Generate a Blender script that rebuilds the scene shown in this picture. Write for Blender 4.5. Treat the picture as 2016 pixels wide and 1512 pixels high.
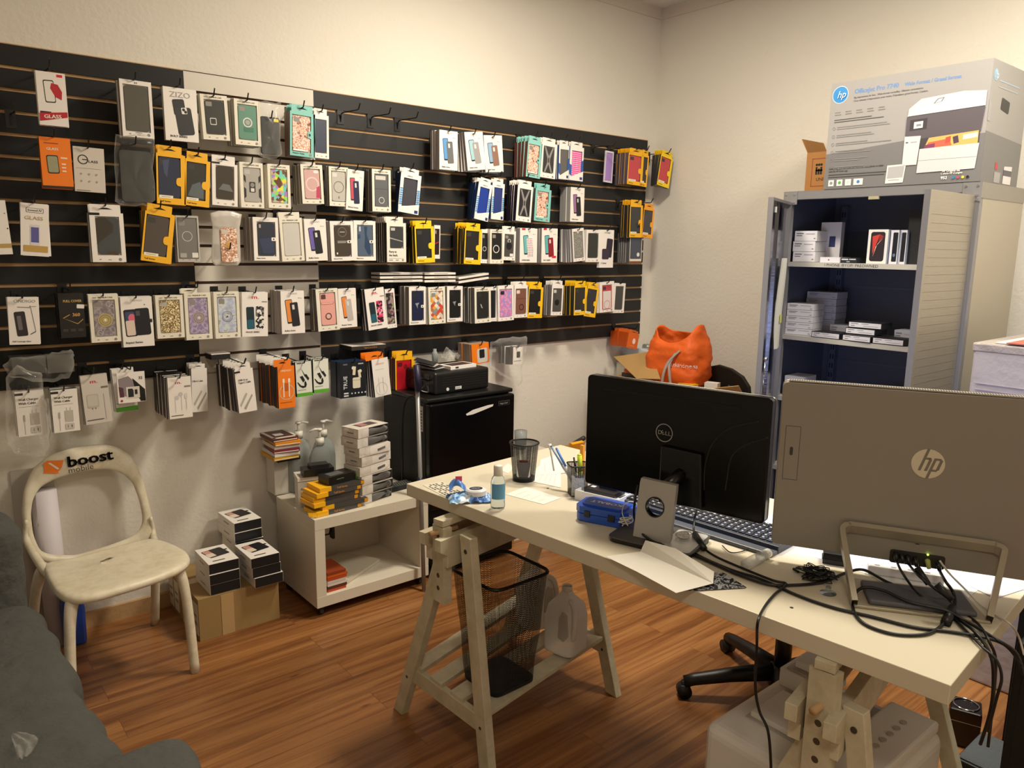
import bpy, bmesh, math, random
from mathutils import Vector, Matrix, noise
random.seed(7)
for o in list(bpy.data.objects): bpy.data.objects.remove(o)
SC = bpy.context.scene; COL = SC.collection
PI = math.pi
# ---------------------------------------------------------------- camera (solved from the photograph)
CAM = Vector((-3.91828, -3.32677, 1.54654)); YAW, PITCH, ROLL, FOC = 0.878992, 0.175709, -0.0140743, 1501.877
def cam_axes():
    cy, sy, cp, sp = math.cos(YAW), math.sin(YAW), math.cos(PITCH), math.sin(PITCH)
    f = Vector((cy*cp, sy*cp, -sp)); r = Vector((sy, -cy, 0)); d = f.cross(r)
    cr, sr = math.cos(ROLL), math.sin(ROLL)
    return f, r*cr + d*sr, -r*sr + d*cr
FWD, RGT, DWN = cam_axes()
cd = bpy.data.cameras.new('camera'); cam = bpy.data.objects.new('camera', cd); COL.objects.link(cam)
cam.matrix_world = Matrix(((RGT.x, -DWN.x, -FWD.x, CAM.x), (RGT.y, -DWN.y, -FWD.y, CAM.y), (RGT.z, -DWN.z, -FWD.z, CAM.z), (0, 0, 0, 1)))
cd.sensor_width = 36; cd.lens = FOC/2016*36; cd.clip_start = .05; cd.clip_end = 50
SC.camera = cam
def at(px, py, ax, val):
    """world point where the sight line through a photo pixel meets the plane axis=val (used to measure the room)"""
    v = FWD + RGT*((px-1008)/FOC) + DWN*((py-756)/FOC)
    return CAM + v*((val-CAM[ax])/v[ax])
# ---------------------------------------------------------------- world, lights, exposure
w = bpy.data.worlds.new('world'); SC.world = w; w.use_nodes = True
w.node_tree.nodes['Background'].inputs[0].default_value = (.9, .85, .8, 1); w.node_tree.nodes['Background'].inputs[1].default_value = .02
def area(name, loc, size, power, col, rot=(0, 0, 0), sy=None):
    l = bpy.data.lights.new(name, 'AREA'); l.energy = power; l.color = col; l.size = size
    if sy: l.shape = 'RECTANGLE'; l.size_y = sy
    o = bpy.data.objects.new(name, l); COL.objects.link(o); o.location = loc; o.rotation_euler = rot
    return o
LAMPS = ((-1.75, -1.25, 30, .30, (1, .90, .73)), (-1.15, -2.75, 31, .45, (1, .93, .78)), (-4.0, -3.7, 10, .5, (1, .90, .75)))  # the last lamp is an unseen fill added behind the camera
for lx, ly, lp, ls, lc in LAMPS: area('ceiling_lamp_light', (lx, ly, 2.985), ls, lp, lc, sy=ls)
SC.view_settings.view_transform = 'Standard'; SC.view_settings.look = 'None'; SC.view_settings.gamma = 1
SC.view_settings.use_curve_mapping = False; SC.view_settings.exposure = .76
SC.cycles.max_bounces = 8; SC.cycles.transparent_max_bounces = 16; SC.cycles.use_denoising = True
# ---------------------------------------------------------------- helpers
def lin(h):
    if isinstance(h, tuple): return h
    h = h.lstrip('#'); c = [int(h[i:i+2], 16)/255 for i in (0, 2, 4)]
    return tuple(((x+.055)/1.055)**2.4 if x > .04045 else x/12.92 for x in c)
MATS = {}
def mat(h, rough=.5, metal=0, **k):
    key = (h, rough, metal, tuple(sorted(k.items())))
    if key in MATS: return MATS[key]
    m = bpy.data.materials.new('mat_%s' % h); m.use_nodes = True; MATS[key] = m
    b = m.node_tree.nodes['Principled BSDF']; c = lin(h)
    b.inputs['Base Color'].default_value = (*c, 1); b.inputs['Roughness'].default_value = rough; b.inputs['Metallic'].default_value = metal
    if 'coat' in k: b.inputs['Coat Weight'].default_value = k['coat']; b.inputs['Coat Roughness'].default_value = .06
    if 'alpha' in k: b.inputs['Alpha'].default_value = k['alpha']
    if 'trans' in k: b.inputs['Transmission Weight'].default_value = k['trans']; b.inputs['IOR'].default_value = k.get('ior', 1.3)
    if 'emit' in k: b.inputs['Emission Color'].default_value = (*lin(k.get('ecol', h)), 1); b.inputs['Emission Strength'].default_value = k['emit']
    if 'spec' in k: b.inputs['Specular IOR Level'].default_value = k['spec']
    n, l = m.node_tree.nodes, m.node_tree.links
    if 'bump' in k:
        tc = n.new('ShaderNodeTexCoord'); t = n.new('ShaderNodeTexNoise'); t.inputs['Scale'].default_value = k.get('bs', 40); t.inputs['Detail'].default_value = 4
        bp = n.new('ShaderNodeBump'); bp.inputs['Strength'].default_value = k['bump']; bp.inputs['Distance'].default_value = k.get('bd', .01)
        l.new(tc.outputs['Object'], t.inputs['Vector']); l.new(t.outputs['Fac'], bp.inputs['Height']); l.new(bp.outputs['Normal'], b.inputs['Normal'])
    if 'dirt' in k:   # blotches of wear of a second colour
        tc = n.new('ShaderNodeTexCoord'); t = n.new('ShaderNodeTexNoise'); t.inputs['Scale'].default_value = k.get('ds', 6); t.inputs['Detail'].default_value = 8; t.inputs['Roughness'].default_value = .7
        r = n.new('ShaderNodeValToRGB'); r.color_ramp.elements[0].position = .42; r.color_ramp.elements[1].position = .66
        r.color_ramp.elements[0].color = (*c, 1); r.color_ramp.elements[1].color = (*lin(k['dirt']), 1)
        l.new(tc.outputs['Object'], t.inputs['Vector']); l.new(t.outputs['Fac'], r.inputs['Fac']); l.new(r.outputs['Color'], b.inputs['Base Color'])
    return m
def patmat(name, kind, cols, scale, rough=.4, **k):
    if name in MATS: return MATS[name]
    m = bpy.data.materials.new(name); m.use_nodes = True; MATS[name] = m
    n, l = m.node_tree.nodes, m.node_tree.links; b = n['Principled BSDF']; b.inputs['Roughness'].default_value = rough
    if k.get('metal'): b.inputs['Metallic'].default_value = k['metal']
    tc = n.new('ShaderNodeTexCoord'); mp = n.new('ShaderNodeMapping'); l.new(tc.outputs['Object'], mp.inputs['Vector'])
    mp.inputs['Scale'].default_value = k.get('sc', (1, 1, 1)); mp.inputs['Rotation'].default_value = k.get('rot', (0, 0, 0))
    if kind == 'voro':
        t = n.new('ShaderNodeTexVoronoi'); out = t.outputs['Color']
    elif kind == 'vdist':
        t = n.new('ShaderNodeTexVoronoi'); out = t.outputs['Distance']
    elif kind == 'dots':
        t = n.new('ShaderNodeTexVoronoi'); t.inputs['Randomness'].default_value = 0; out = t.outputs['Distance']
    elif kind == 'check':
        t = n.new('ShaderNodeTexVoronoi'); t.inputs['Randomness'].default_value = 0; t.distance = 'CHEBYCHEV'; out = t.outputs['Color']
    else:
        t = n.new('ShaderNodeTexNoise'); t.inputs['Detail'].default_value = k.get('det', 6); out = t.outputs['Fac']
    t.inputs['Scale'].default_value = scale; l.new(mp.outputs[0], t.inputs['Vector'])
    r = n.new('ShaderNodeValToRGB'); e = r.color_ramp.elements; r.color_ramp.interpolation = k.get('interp', 'CONSTANT')
    lo, hi = k.get('rng', (0, 1)); N = len(cols)
    pos = k.get('pos') or [lo + (hi-lo)*i/max(1, N-(0 if k.get('interp', 'CONSTANT') == 'CONSTANT' else 1)) for i in range(N)]
    while len(e) < N: e.new(.5)
    for i, c in enumerate(cols): e[i].position = pos[i]; e[i].color = (*lin(c), 1)
    if kind in ('voro', 'check'):
        s = n.new('ShaderNodeSeparateColor'); l.new(out, s.inputs[0]); out = s.outputs[0]
    l.new(out, r.inputs['Fac']); l.new(r.outputs['Color'], b.inputs['Base Color'])
    return m
def tag(o, label=None, cat=None, group=None, kind=None):
    if label: o['label'] = label
    if cat: o['category'] = cat
    if group: o['group'] = group
    if kind: o['kind'] = kind
    return o
def empty(name, loc=(0, 0, 0), rz=0, label=None, cat=None, group=None):
    o = bpy.data.objects.new(name, None); COL.objects.link(o); o.empty_display_size = .05
    o.location = loc; o.rotation_euler = (0, 0, rz); return tag(o, label, cat, group)
TXT = {}
def text_mesh(s, bold=False):
    """flat letters: verts/polys, 1 unit tall capitals, origin at lower left"""
    if s in TXT: return TXT[s]
    cu = bpy.data.curves.new('t', 'FONT'); cu.body = s; cu.resolution_u = 2
    o = bpy.data.objects.new('t', cu); COL.objects.link(o)
    dg = bpy.context.evaluated_depsgraph_get(); me = o.evaluated_get(dg).to_mesh()
    vs = [(v.co.x/.72, v.co.y/.72) for v in me.vertices]; fs = [tuple(p.vertices) for p in me.polygons]
    bpy.data.objects.remove(o); bpy.data.curves.remove(cu)
    wd = max([v[0] for v in vs] or [1])
    TXT[s] = (vs, fs, wd); return TXT[s]
class MB:
    def __init__(self): self.v = []; self.f = []; self.fm = []; self.ms = []; self.M = Matrix()
    def mi(self, m):
        if m not in self.ms: self.ms.append(m)
        return self.ms.index(m)
    def add(self, vs, fs, m):
        b = len(self.v); self.v += [self.M @ Vector(v) for v in vs]; k = self.mi(m)
        for f in fs: self.f.append([b+i for i in f]); self.fm.append(k)
        return self
    def box(self, a, b, m, front=None):
        x0, y0, z0 = [min(p) for p in zip(a, b)]; x1, y1, z1 = [max(p) for p in zip(a, b)]
        vs = [(x0, y0, z0), (x1, y0, z0), (x1, y1, z0), (x0, y1, z0), (x0, y0, z1), (x1, y0, z1), (x1, y1, z1), (x0, y1, z1)]
        fs = [(0, 3, 2, 1), (4, 5, 6, 7), (1, 2, 6, 5), (2, 3, 7, 6), (3, 0, 4, 7)]
        self.add(vs, fs, m); self.add(vs, [(0, 1, 5, 4)], front or m); return self
    def prism(self, pts, d0, d1, m, ax='y', side=None):
        """polygon pts (2D) extruded along an axis from d0 to d1"""
        def P(a, b, d): return (a, d, b) if ax == 'y' else ((a, b, d) if ax == 'z' else (d, a, b))
        n = len(pts); vs = [P(a, b, d0) for a, b in pts] + [P(a, b, d1) for a, b in pts]
        self.add(vs, [tuple(range(n)), tuple(range(2*n-1, n-1, -1))], m)
        self.add(vs, [(i, i+n, (i+1) % n+n, (i+1) % n) for i in range(n)], side or m); return self
    def cyl(self, p0, p1, r0, m, r1=None, n=16, cap=True):
        p0, p1 = Vector(p0), Vector(p1); r1 = r0 if r1 is None else r1; d = (p1-p0).normalized()
        a = d.orthogonal().normalized(); b = d.cross(a)
        vs = [p0+(a*math.cos(t)+b*math.sin(t))*r0 for t in [2*PI*i/n for i in range(n)]] + [p1+(a*math.cos(t)+b*math.sin(t))*r1 for t in [2*PI*i/n for i in range(n)]]
        fs = [(i, (i+1) % n, (i+1) % n+n, i+n) for i in range(n)]
        if cap: fs += [tuple(range(n-1, -1, -1)), tuple(range(n, 2*n))]
        return self.add(vs, fs, m)
    def tube(self, pts, r, m, n=8, closed=False):
        P = [Vector(p) for p in pts]; N = len(P); vs = []; prev = None
        for i, p in enumerate(P):
            d = (P[(i+1) % N]-P[i-1]) if closed else (P[min(i+1, N-1)]-P[max(i-1, 0)]); d.normalize()
            if prev is None: a = d.orthogonal().normalized()
            else: a = (prev - d*prev.dot(d)); a = a.normalized() if a.length > 1e-6 else d.orthogonal().normalized()
            prev = a; b = d.cross(a); rr = r[i] if isinstance(r, (list, tuple)) else r
            vs += [p+(a*math.cos(2*PI*k/n)+b*math.sin(2*PI*k/n))*rr for k in range(n)]
        fs = [(i*n+k, i*n+(k+1) % n, ((i+1) % N)*n+(k+1) % n, ((i+1) % N)*n+k) for i in range(N if closed else N-1) for k in range(n)]
        if not closed: fs += [tuple(range(n-1, -1, -1)), tuple((N-1)*n+k for k in range(n))]
        return self.add(vs, fs, m)
    def lathe(self, prof, m, c=(0, 0, 0), n=24, sx=1, sy=1):
        N = len(prof); vs = [(c[0]+r*sx*math.cos(2*PI*k/n), c[1]+r*sy*math.sin(2*PI*k/n), c[2]+z) for r, z in prof for k in range(n)]
        fs = [(i*n+k, i*n+(k+1) % n, (i+1)*n+(k+1) % n, (i+1)*n+k) for i in range(N-1) for k in range(n)]
        fs += [tuple(range(n-1, -1, -1)), tuple((N-1)*n+k for k in range(n))]
        return self.add(vs, fs, m)
    def grid(self, fn, nu, nv, m, cu=False, cv=False):
        vs = [fn(i/(nu if cu else nu-1), j/(nv if cv else nv-1)) for i in range(nu) for j in range(nv)]
        fs = [(i*nv+j, ((i+1) % nu)*nv+j, ((i+1) % nu)*nv+(j+1) % nv, i*nv+(j+1) % nv) for i in range(nu if cu else nu-1) for j in range(nv if cv else nv-1)]
        return self.add(vs, fs, m)
    def text(self, s, x, z, h, m, y=-.0005, rot=0, align='l', ax='y', wide=1, ital=0):
        """letters of cap height h on the front (-y) face, x/z = lower left"""
        vs, fs, wd = text_mesh(s); ox = {'l': 0, 'c': -wd*h*wide/2, 'r': -wd*h*wide}[align]; c, sn = math.cos(rot), math.sin(rot)
        out = []
        for a, b in vs:
            a, b = a*h*wide+ox+ital*b*h, b*h; a, b = a*c-b*sn, a*sn+b*c
            out.append((x+a, y, z+b) if ax == 'y' else ((x+a, z+b, y) if ax == 'z' else (y, x+a, z+b)))
        return self.add(out, fs, m)
    def poly(self, pts, m, y=-.0004, ax='y'):
        return self.add([(a, y, b) if ax == 'y' else ((a, b, y) if ax == 'z' else (y, a, b)) for a, b in pts], [tuple(range(len(pts)))], m)
    def mesh(self, name, smooth=False):
        me = bpy.data.meshes.new(name); me.from_pydata([tuple(v) for v in self.v], [], self.f)
        for m in self.ms: me.materials.append(m)
        me.polygons.foreach_set('material_index', self.fm)
        if smooth: me.polygons.foreach_set('use_smooth', [True]*len(self.f))
        me.update(); return me
    def build(self, name, parent=None, loc=None, rz=0, bevel=0, smooth=False, sub=0, fix=False, seg=2, **t):
        me = self.mesh(name, smooth)
        if fix or bevel:
            bm = bmesh.new(); bm.from_mesh(me); bmesh.ops.remove_doubles(bm, verts=bm.verts, dist=1e-5); bmesh.ops.recalc_face_normals(bm, faces=bm.faces); bm.to_mesh(me); bm.free()
        o = bpy.data.objects.new(name, me); COL.objects.link(o)
        if parent: o.parent = parent
        if loc is not None: o.location = loc
        if rz: o.rotation_euler = (0, 0, rz)
        if bevel: b = o.modifiers.new('bevel', 'BEVEL'); b.width = bevel; b.segments = seg; b.limit_method = 'ANGLE'; b.harden_normals = False; b.angle_limit = .6
        if sub: s = o.modifiers.new('sub', 'SUBSURF'); s.levels = s.render_levels = sub
        return tag(o, **t)
def rrect(x0, z0, x1, z1, r, n=4):
    out = []
    for cx, cz, a in ((x1-r, z1-r, 0), (x0+r, z1-r, PI/2), (x0+r, z0+r, PI), (x1-r, z0+r, 1.5*PI)):
        out += [(cx+r*math.cos(a+PI/2*i/n), cz+r*math.sin(a+PI/2*i/n)) for i in range(n+1)]
    return out
def disc(cx, cz, r, n=20, rz=None): return [(cx+r*math.cos(2*PI*i/n), cz+(rz or r)*math.sin(2*PI*i/n)) for i in range(n)]
def rot2(pts, cx, cz, a): c, s = math.cos(a), math.sin(a); return [(cx+(x-cx)*c-(z-cz)*s, cz+(x-cx)*s+(z-cz)*c) for x, z in pts]
def smooth_path(pts, n=8):
    P = [Vector(p) for p in pts]; out = []
    for i in range(len(P)-1):
        p0, p1, p2, p3 = P[max(i-1, 0)], P[i], P[i+1], P[min(i+2, len(P)-1)]
        for k in range(n):
            t = k/n; out.append(.5*((2*p1)+(-p0+p2)*t+(2*p0-5*p1+4*p2-p3)*t*t+(-p0+3*p1-3*p2+p3)*t**3))
    return out+[P[-1]]
def copy_tree(o, parent=None):
    c = o.copy(); COL.objects.link(c); c.parent = parent
    for ch in list(o.children): copy_tree(ch, c)
    return c
def glassy(name, tint='#f4f4f4', alpha=.22, rough=.12, bump=0):
    """thin clear plastic film"""
    if name in MATS: return MATS[name]
    m = bpy.data.materials.new(name); m.use_nodes = True; MATS[name] = m; n, l = m.node_tree.nodes, m.node_tree.links
    b = n['Principled BSDF']; b.inputs['Base Color'].default_value = (*lin(tint), 1); b.inputs['Roughness'].default_value = rough; b.inputs['Specular IOR Level'].default_value = .9
    f = n.new('ShaderNodeLayerWeight'); f.inputs['Blend'].default_value = .35; mr = n.new('ShaderNodeMapRange'); mr.inputs['To Min'].default_value = alpha; mr.inputs['To Max'].default_value = min(1, alpha+.34)
    l.new(f.outputs['Facing'], mr.inputs['Value']); l.new(mr.outputs[0], b.inputs['Alpha']); return m
# ================================================================ the room
def wall_mat():
    m = mat('#ded8cc', .75, 0, wall=1); n, l = m.node_tree.nodes, m.node_tree.links; b = n['Principled BSDF']
    tc = n.new('ShaderNodeTexCoord'); t = n.new('ShaderNodeTexNoise'); t.inputs['Scale'].default_value = 55; t.inputs['Detail'].default_value = 3
    v = n.new('ShaderNodeTexNoise'); v.inputs['Scale'].default_value = 9; v.inputs['Detail'].default_value = 2
    mx = n.new('ShaderNodeMath'); mx.operation = 'MULTIPLY'
    bp = n.new('ShaderNodeBump'); bp.inputs['Strength'].default_value = .3; bp.inputs['Distance'].default_value = .012
    l.new(tc.outputs['Object'], t.inputs['Vector']); l.new(tc.outputs['Object'], v.inputs['Vector'])
    l.new(t.outputs['Fac'], mx.inputs[0]); l.new(v.outputs['Fac'], mx.inputs[1]); l.new(mx.outputs[0], bp.inputs['Height']); l.new(bp.outputs['Normal'], b.inputs['Normal'])
    return m
WALL = wall_mat()
def floor_mat():
    m = mat('#9a5a30', .34, 0, fl=1); n, l = m.node_tree.nodes, m.node_tree.links; b = n['Principled BSDF']
    tc = n.new('ShaderNodeTexCoord')
    br = n.new('ShaderNodeTexBrick'); br.inputs['Scale'].default_value = 1; br.inputs['Brick Width'].default_value = 1.15; br.inputs['Row Height'].default_value = .125
    br.inputs['Mortar Size'].default_value = .0007; br.offset = .37; br.inputs['Mortar Smooth'].default_value = 0; br.inputs['Bias'].default_value = 0
    br.inputs['Color1'].default_value = (0, 0, 0, 1); br.inputs['Color2'].default_value = (1, 1, 1, 1); br.inputs['Mortar'].default_value = (.5, .5, .5, 1)
    l.new(tc.outputs['Object'], br.inputs['Vector'])
    # grain: noise stretched along the boards, shifted per board
    ad = n.new('ShaderNodeVectorMath'); ad.operation = 'MULTIPLY_ADD'; ad.inputs[1].default_value = (7, 7, 7)
    l.new(br.outputs['Color'], ad.inputs[0]); l.new(tc.outputs['Object'], ad.inputs[2])
    mp = n.new('ShaderNodeMapping'); mp.inputs['Scale'].default_value = (.55, 13, 1); l.new(ad.outputs[0], mp.inputs['Vector'])
    g = n.new('ShaderNodeTexNoise'); g.inputs['Scale'].default_value = 1.6; g.inputs['Detail'].default_value = 12; g.inputs['Roughness'].default_value = .68; g.inputs['Distortion'].default_value = .7
    l.new(mp.outputs[0], g.inputs['Vector'])
    r = n.new('ShaderNodeValToRGB'); e = r.color_ramp.elements
    e[0].position = .26; e[0].color = (*lin('#4c2c16'), 1); e[1].position = .76; e[1].color = (*lin('#b17d49'), 1)
    x = e.new(.42); x.color = (*lin('#794a26'), 1); x = e.new(.53); x.color = (*lin('#926237'), 1)
    l.new(g.outputs['Fac'], r.inputs['Fac'])
    hs = n.new('ShaderNodeHueSaturation'); mr = n.new('ShaderNodeMapRange'); mr.inputs['To Min'].default_value = .86; mr.inputs['To Max'].default_value = 1.06
    l.new(br.outputs['Color'], mr.inputs['Value']); l.new(mr.outputs[0], hs.inputs['Value']); l.new(r.outputs['Color'], hs.inputs['Color'])
    # knots
    mk = n.new('ShaderNodeMapping'); mk.inputs['Scale'].default_value = (1.6, 5.2, 1); l.new(ad.outputs[0], mk.inputs['Vector'])
    vo = n.new('ShaderNodeTexVoronoi'); vo.inputs['Scale'].default_value = 1.5; l.new(mk.outputs[0], vo.inputs['Vector'])
    kr = n.new('ShaderNodeValToRGB'); kr.color_ramp.elements[0].position = .02; kr.color_ramp.elements[0].color = (.75, .75, .75, 1); kr.color_ramp.elements[1].position = .07; kr.color_ramp.elements[1].color = (0, 0, 0, 1)
    l.new(vo.outputs['Distance'], kr.inputs['Fac'])
    mx = n.new('ShaderNodeMixRGB'); mx.inputs[2].default_value = (*lin('#4a220e'), 1); l.new(kr.outputs['Color'], mx.inputs[0]); l.new(hs.outputs['Color'], mx.inputs[1])
    m2 = n.new('ShaderNodeMixRGB'); m2.inputs[2].default_value = (*lin('#5a3018'), 1); l.new(br.outputs['Fac'], m2.inputs[0]); l.new(mx.outputs[0], m2.inputs[1])
    l.new(m2.outputs[0], b.inputs['Base Color'])
    bp = n.new('ShaderNodeBump'); bp.inputs['Strength'].default_value = .15; bp.inputs['Distance'].default_value = .002; l.new(g.outputs['Fac'], bp.inputs['Height']); l.new(bp.outputs['Normal'], b.inputs['Normal'])
    return m
CZ = 3.02
MB().box((-5.4, -4.9, -.1), (.15, .15, 0), floor_mat()).build('floor', kind='structure')
MB().box((-5.4, 0, 0), (.15, .15, CZ), WALL).build('wall_left', kind='structure')
MB().box((0, -4.9, 0), (.15, 0, CZ), WALL).build('wall_right', kind='structure')
MB().box((-5.55, -4.9, 0), (-5.4, .15, CZ), WALL).build('wall_back', kind='structure')
MB().box((-5.55, -5.05, 0), (.15, -4.9, CZ), WALL).build('wall_front', kind='structure')
MB().box((-5.55, -5.05, CZ), (.15, .15, CZ+.1), mat('#e6e1d8', .9, 0, bump=.9, bs=90, bd=.01)).build('ceiling', kind='structure')
TR = mat('#d8cfc2', .6)
MB().box((-5.4, -.014, CZ-.066), (0, 0, CZ), TR).build('trim_1', kind='structure')
MB().box((-.014, -4.9, CZ-.066), (0, -.014, CZ), TR).build('trim_2', kind='structure')
BB = mat('#b89468', .6, 0, bump=.3, bs=30)
MB().box((-5.4, -.016, 0), (0, 0, .065), BB).build('baseboard_left', kind='structure')
MB().box((-.016, -4.9, 0), (0, -.016, .065), BB).build('baseboard_right', kind='structure')
for (x, y, _a, _b, _c), wh in zip(LAMPS, ('near the slatwall', 'in front of the steel cabinet', 'added as unseen fill behind the camera')):
    t = empty('ceiling_light', (x, y, CZ), 0, 'square ceiling light panel '+wh, 'ceiling light')
    f = MB(); f.box((-.32, -.32, -.03), (.32, -.29, 0), TR).box((-.32, .29, -.03), (.32, .32, 0), TR).box((-.32, -.29, -.03), (-.29, .29, 0), TR).box((.29, -.29, -.03), (.32, .29, 0), TR); f.build('frame', t)
    MB().box((-.29, -.29, -.012), (.29, .29, -.002), mat('#fff0d8', .5, 0, emit=2)).build('diffuser', t)
# ================================================================ slatwall
Z0 = 1.0066; ZT = Z0+1.2192; PIT = .0762
TAN = mat('#bf996c', .75); DKB = mat('#4a3424', .8)
def slatwall(x0, x1, colour, label, groove):
    m = MB(); c = mat(colour, .55, 0, spec=.35)
    m.box((x0, -.009, Z0), (x1, -.0005, ZT), groove)
    for k in range(16):
        zt = ZT-k*PIT-(.006 if k else .001); zb = ZT-(k+1)*PIT+(.006 if k < 15 else 0)
        m.box((x0, -.018, zb), (x1, -.009, zt), c)
    m.box((x0, -.019, ZT-.001), (x1, -.0005, ZT+.002), groove)
    m.build('slatwall_panel', label=label, cat='slatwall panel')
slatwall(-5.0, -2.897, '#131211', 'black grooved slatwall panel left of the white panel', TAN)
slatwall(-2.897, -2.345, '#d9d2c6', 'white grooved slatwall panel between the black ones', DKB)
slatwall(-2.345, -1.62, '#242424', 'black grooved slatwall panel just right of the white panel', TAN)
slatwall(-1.62, -.098, '#242424', 'black grooved slatwall panel nearest the room corner', TAN)
# ================================================================ merchandise hanging on the slatwall
WH, OFF, GRY, BLK, YEL, ORG = '#ece6df', '#e6e0cf', '#8c8883', '#151516', '#f2b41c', '#f07c12'
def cm(h): return MATS[h] if h in MATS else mat(h, .42)
# patterns printed on the cases
patmat('floral_white', 'voro', ['#161616', '#161616', '#e6e2d8', '#efece4', '#6d6a66'], 95)
patmat('floral_pink', 'voro', ['#1c1216', '#e85a86', '#f0a2b8', '#c62a5c', '#2a1418'], 110)
patmat('floral_dark', 'voro', ['#2c2628', '#6b4a4e', '#8a9a70', '#9a7d80', '#3a3236'], 90)
patmat('glitter_gold', 'voro', ['#5c4a2c', '#b49a62', '#e8d7a6', '#7a643c', '#fff4cf', '#927a4a'], 330, .25)
patmat('glitter_copper', 'voro', ['#b98a6c', '#e2b79a', '#c99c86', '#ffe9d8', '#a87458'], 210, .25)
patmat('glitter_rainbow', 'voro', ['#7a5a42', '#c8b890', '#78d0c4', '#e8dc5a', '#6a4838', '#96e060', '#a888c8'], 75, .2)
patmat('glitter_violet', 'noise', ['#7a9ed8', '#a48cd0', '#d07ab0', '#e8a0b0', '#8a90d8'], 60, .3, rng=(.3, .7))
patmat('dots_pink', 'dots', ['#fbe6ee', '#e83d93'], 95, .4, pos=[0, .32])
patmat('dots_wine', 'dots', ['#a04058', '#f2ecea'], 110, .4, pos=[0, .34])
patmat('diamond_tiles', 'check', ['#c84a32', '#e8dccb', '#e0a23c', '#7b8f98', '#b06a4a', '#cfc6b8'], 62, .45, rot=(0, PI/4, 0))
patmat('violet_flower', 'noise', ['#8c7c9c', '#9a88ac', '#b9a8c4', '#8c7c9c'], 45, .35, rng=(.35, .65))
patmat('grey_flower', 'noise', ['#7d7478', '#8d8388', '#a59a9c', '#7d7478'], 45, .35, rng=(.35, .65))
patmat('ice_flower', 'noise', ['#aab0b6', '#b4bcd6', '#c9cfd0', '#a4a8a4'], 38, .35, rng=(.3, .7))
patmat('marble_rose', 'noise', ['#8a4432', '#c89a84', '#e8d4c6', '#d8906a', '#f0e4dc'], 55, .3, rng=(.3, .7))
patmat('moss_grey', 'noise', ['#6d6c66', '#84827a', '#96948a', '#5d5c58'], 120, .6, rng=(.3, .7))
patmat('phone_photo', 'noise', ['#4a3038', '#8a5a60', '#b8a2a8', '#5a2c3a'], 40, .4, rng=(.3, .7))
BAG = glassy('bag_plastic', '#f2efe8', .03, .1)
HK = mat('#0d0d0d', .35, 0)
def artlist(kind, o):
    """flat print on the front face, coordinates as fractions of the card (0,0 = top left)"""
    a = []; c = o.get('c', '#2a2a2c')
    if kind == 'win':
        if o.get('head', 'PREMIUM CASE'): a += [('t', o.get('head', 'PREMIUM CASE'), .56, .072, .030, '#4c4a46', 'c'), ('d', .2, .058, .075, '#a9a698', .35)]
        a += [('r', .2, .935, .26, .955, GRY), ('r', .46, .945, .56, .958, GRY), ('d', .82, .945, .05, GRY)]
    elif kind == 'box':
        a += [('t', o.get('head', 'ONDIGO'), .5, .072, .030, '#c0bbb6', 'c'), ('t', o.get('foot', 'Intact Series'), .1, .958, .030, '#222222', 'l')]
    elif kind == 'pic':
        a += [('t', o.get('head', 'ONDIGO'), .5, .085, .038, '#aaa5a0', 'c'), ('d', .76, .17, .018, '#333333'), ('r', .8, .165, .9, .18, '#b8b4b0'),
              ('p', .36, .48, .3, .56, -.1, '#1c1c20'), ('p', .36, .47, .26, .51, -.1, o.get('a', '#4a66a0')), ('p', .58, .55, .34, .56, -.1, c),
              ('p', .52, .38, .1, .11, -.1, o.get('cam', '#d8d4d0')), ('t', o.get('foot', 'Reflex Series'), .12, .945, .036, '#3a3836', 'l')]
    elif kind == 'mood':
        a += [('t', 'm.', .5, .15, .085, '#c8283c', 'c', 1.5), ('r', .76, .2, .97, .225, GRY), ('p', .32, .58, .3, .5, -.04, '#16282e'), ('p', .32, .72, .26, .2, -.04, '#1d5a6a'),
              ('p', .68, .58, .32, .53, .02, c), ('t', o.get('foot', 'MOOD SERIES'), .14, .915, .036, '#4a4644', 'l')]
    return a + o.get('art', [])
def draw(m, art, w, h, y=0):
    st = .00012 if len(art) < 26 else .00004
    for k, a in enumerate(art):
        yy = y-.0004-st*k; t = a[0]
        if t == 'r': m.poly([(a[1]*w, -a[4]*h), (a[3]*w, -a[4]*h), (a[3]*w, -a[2]*h), (a[1]*w, -a[2]*h)], cm(a[5]), yy)
        elif t == 'd': m.poly(disc(a[1]*w, -a[2]*h, a[3]*w, 18, (a[5] if len(a) > 5 else 1)*a[3]*w), cm(a[4]), yy)
        elif t == 'o':
            n = 24; p0 = disc(a[1]*w, -a[2]*h, a[3]*w, n); p1 = disc(a[1]*w, -a[2]*h, (a[3]-a[4])*w, n)
            m.add([(x, yy, z) for x, z in p0+p1], [(i, (i+1) % n, (i+1) % n+n, i+n) for i in range(n)], cm(a[5]))
        elif t == 'p':
            cx, cz, pw, ph = a[1]*w, -a[2]*h, a[3]*w, a[4]*h
            m.poly(rot2(rrect(cx-pw/2, cz-ph/2, cx+pw/2, cz+ph/2, min(pw, ph)*.16), cx, cz, -a[5]), cm(a[6]), yy)
        elif t == 'g': m.poly([(x*w, -z*h) for x, z in a[2]], cm(a[1]), yy)
        elif t == 't':
            for ox in ((0, .09) if a[4]*h < .02 else (0, .04, .08)): m.text(a[1], (a[2]*w)+ox*a[4]*h, -a[3]*h+ox*.3*a[4]*h, a[4]*h, cm(a[5]), yy-ox*.0002, align=a[6], wide=a[7] if len(a) > 7 else 1, rot=a[8] if len(a) > 8 else 0)
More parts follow.
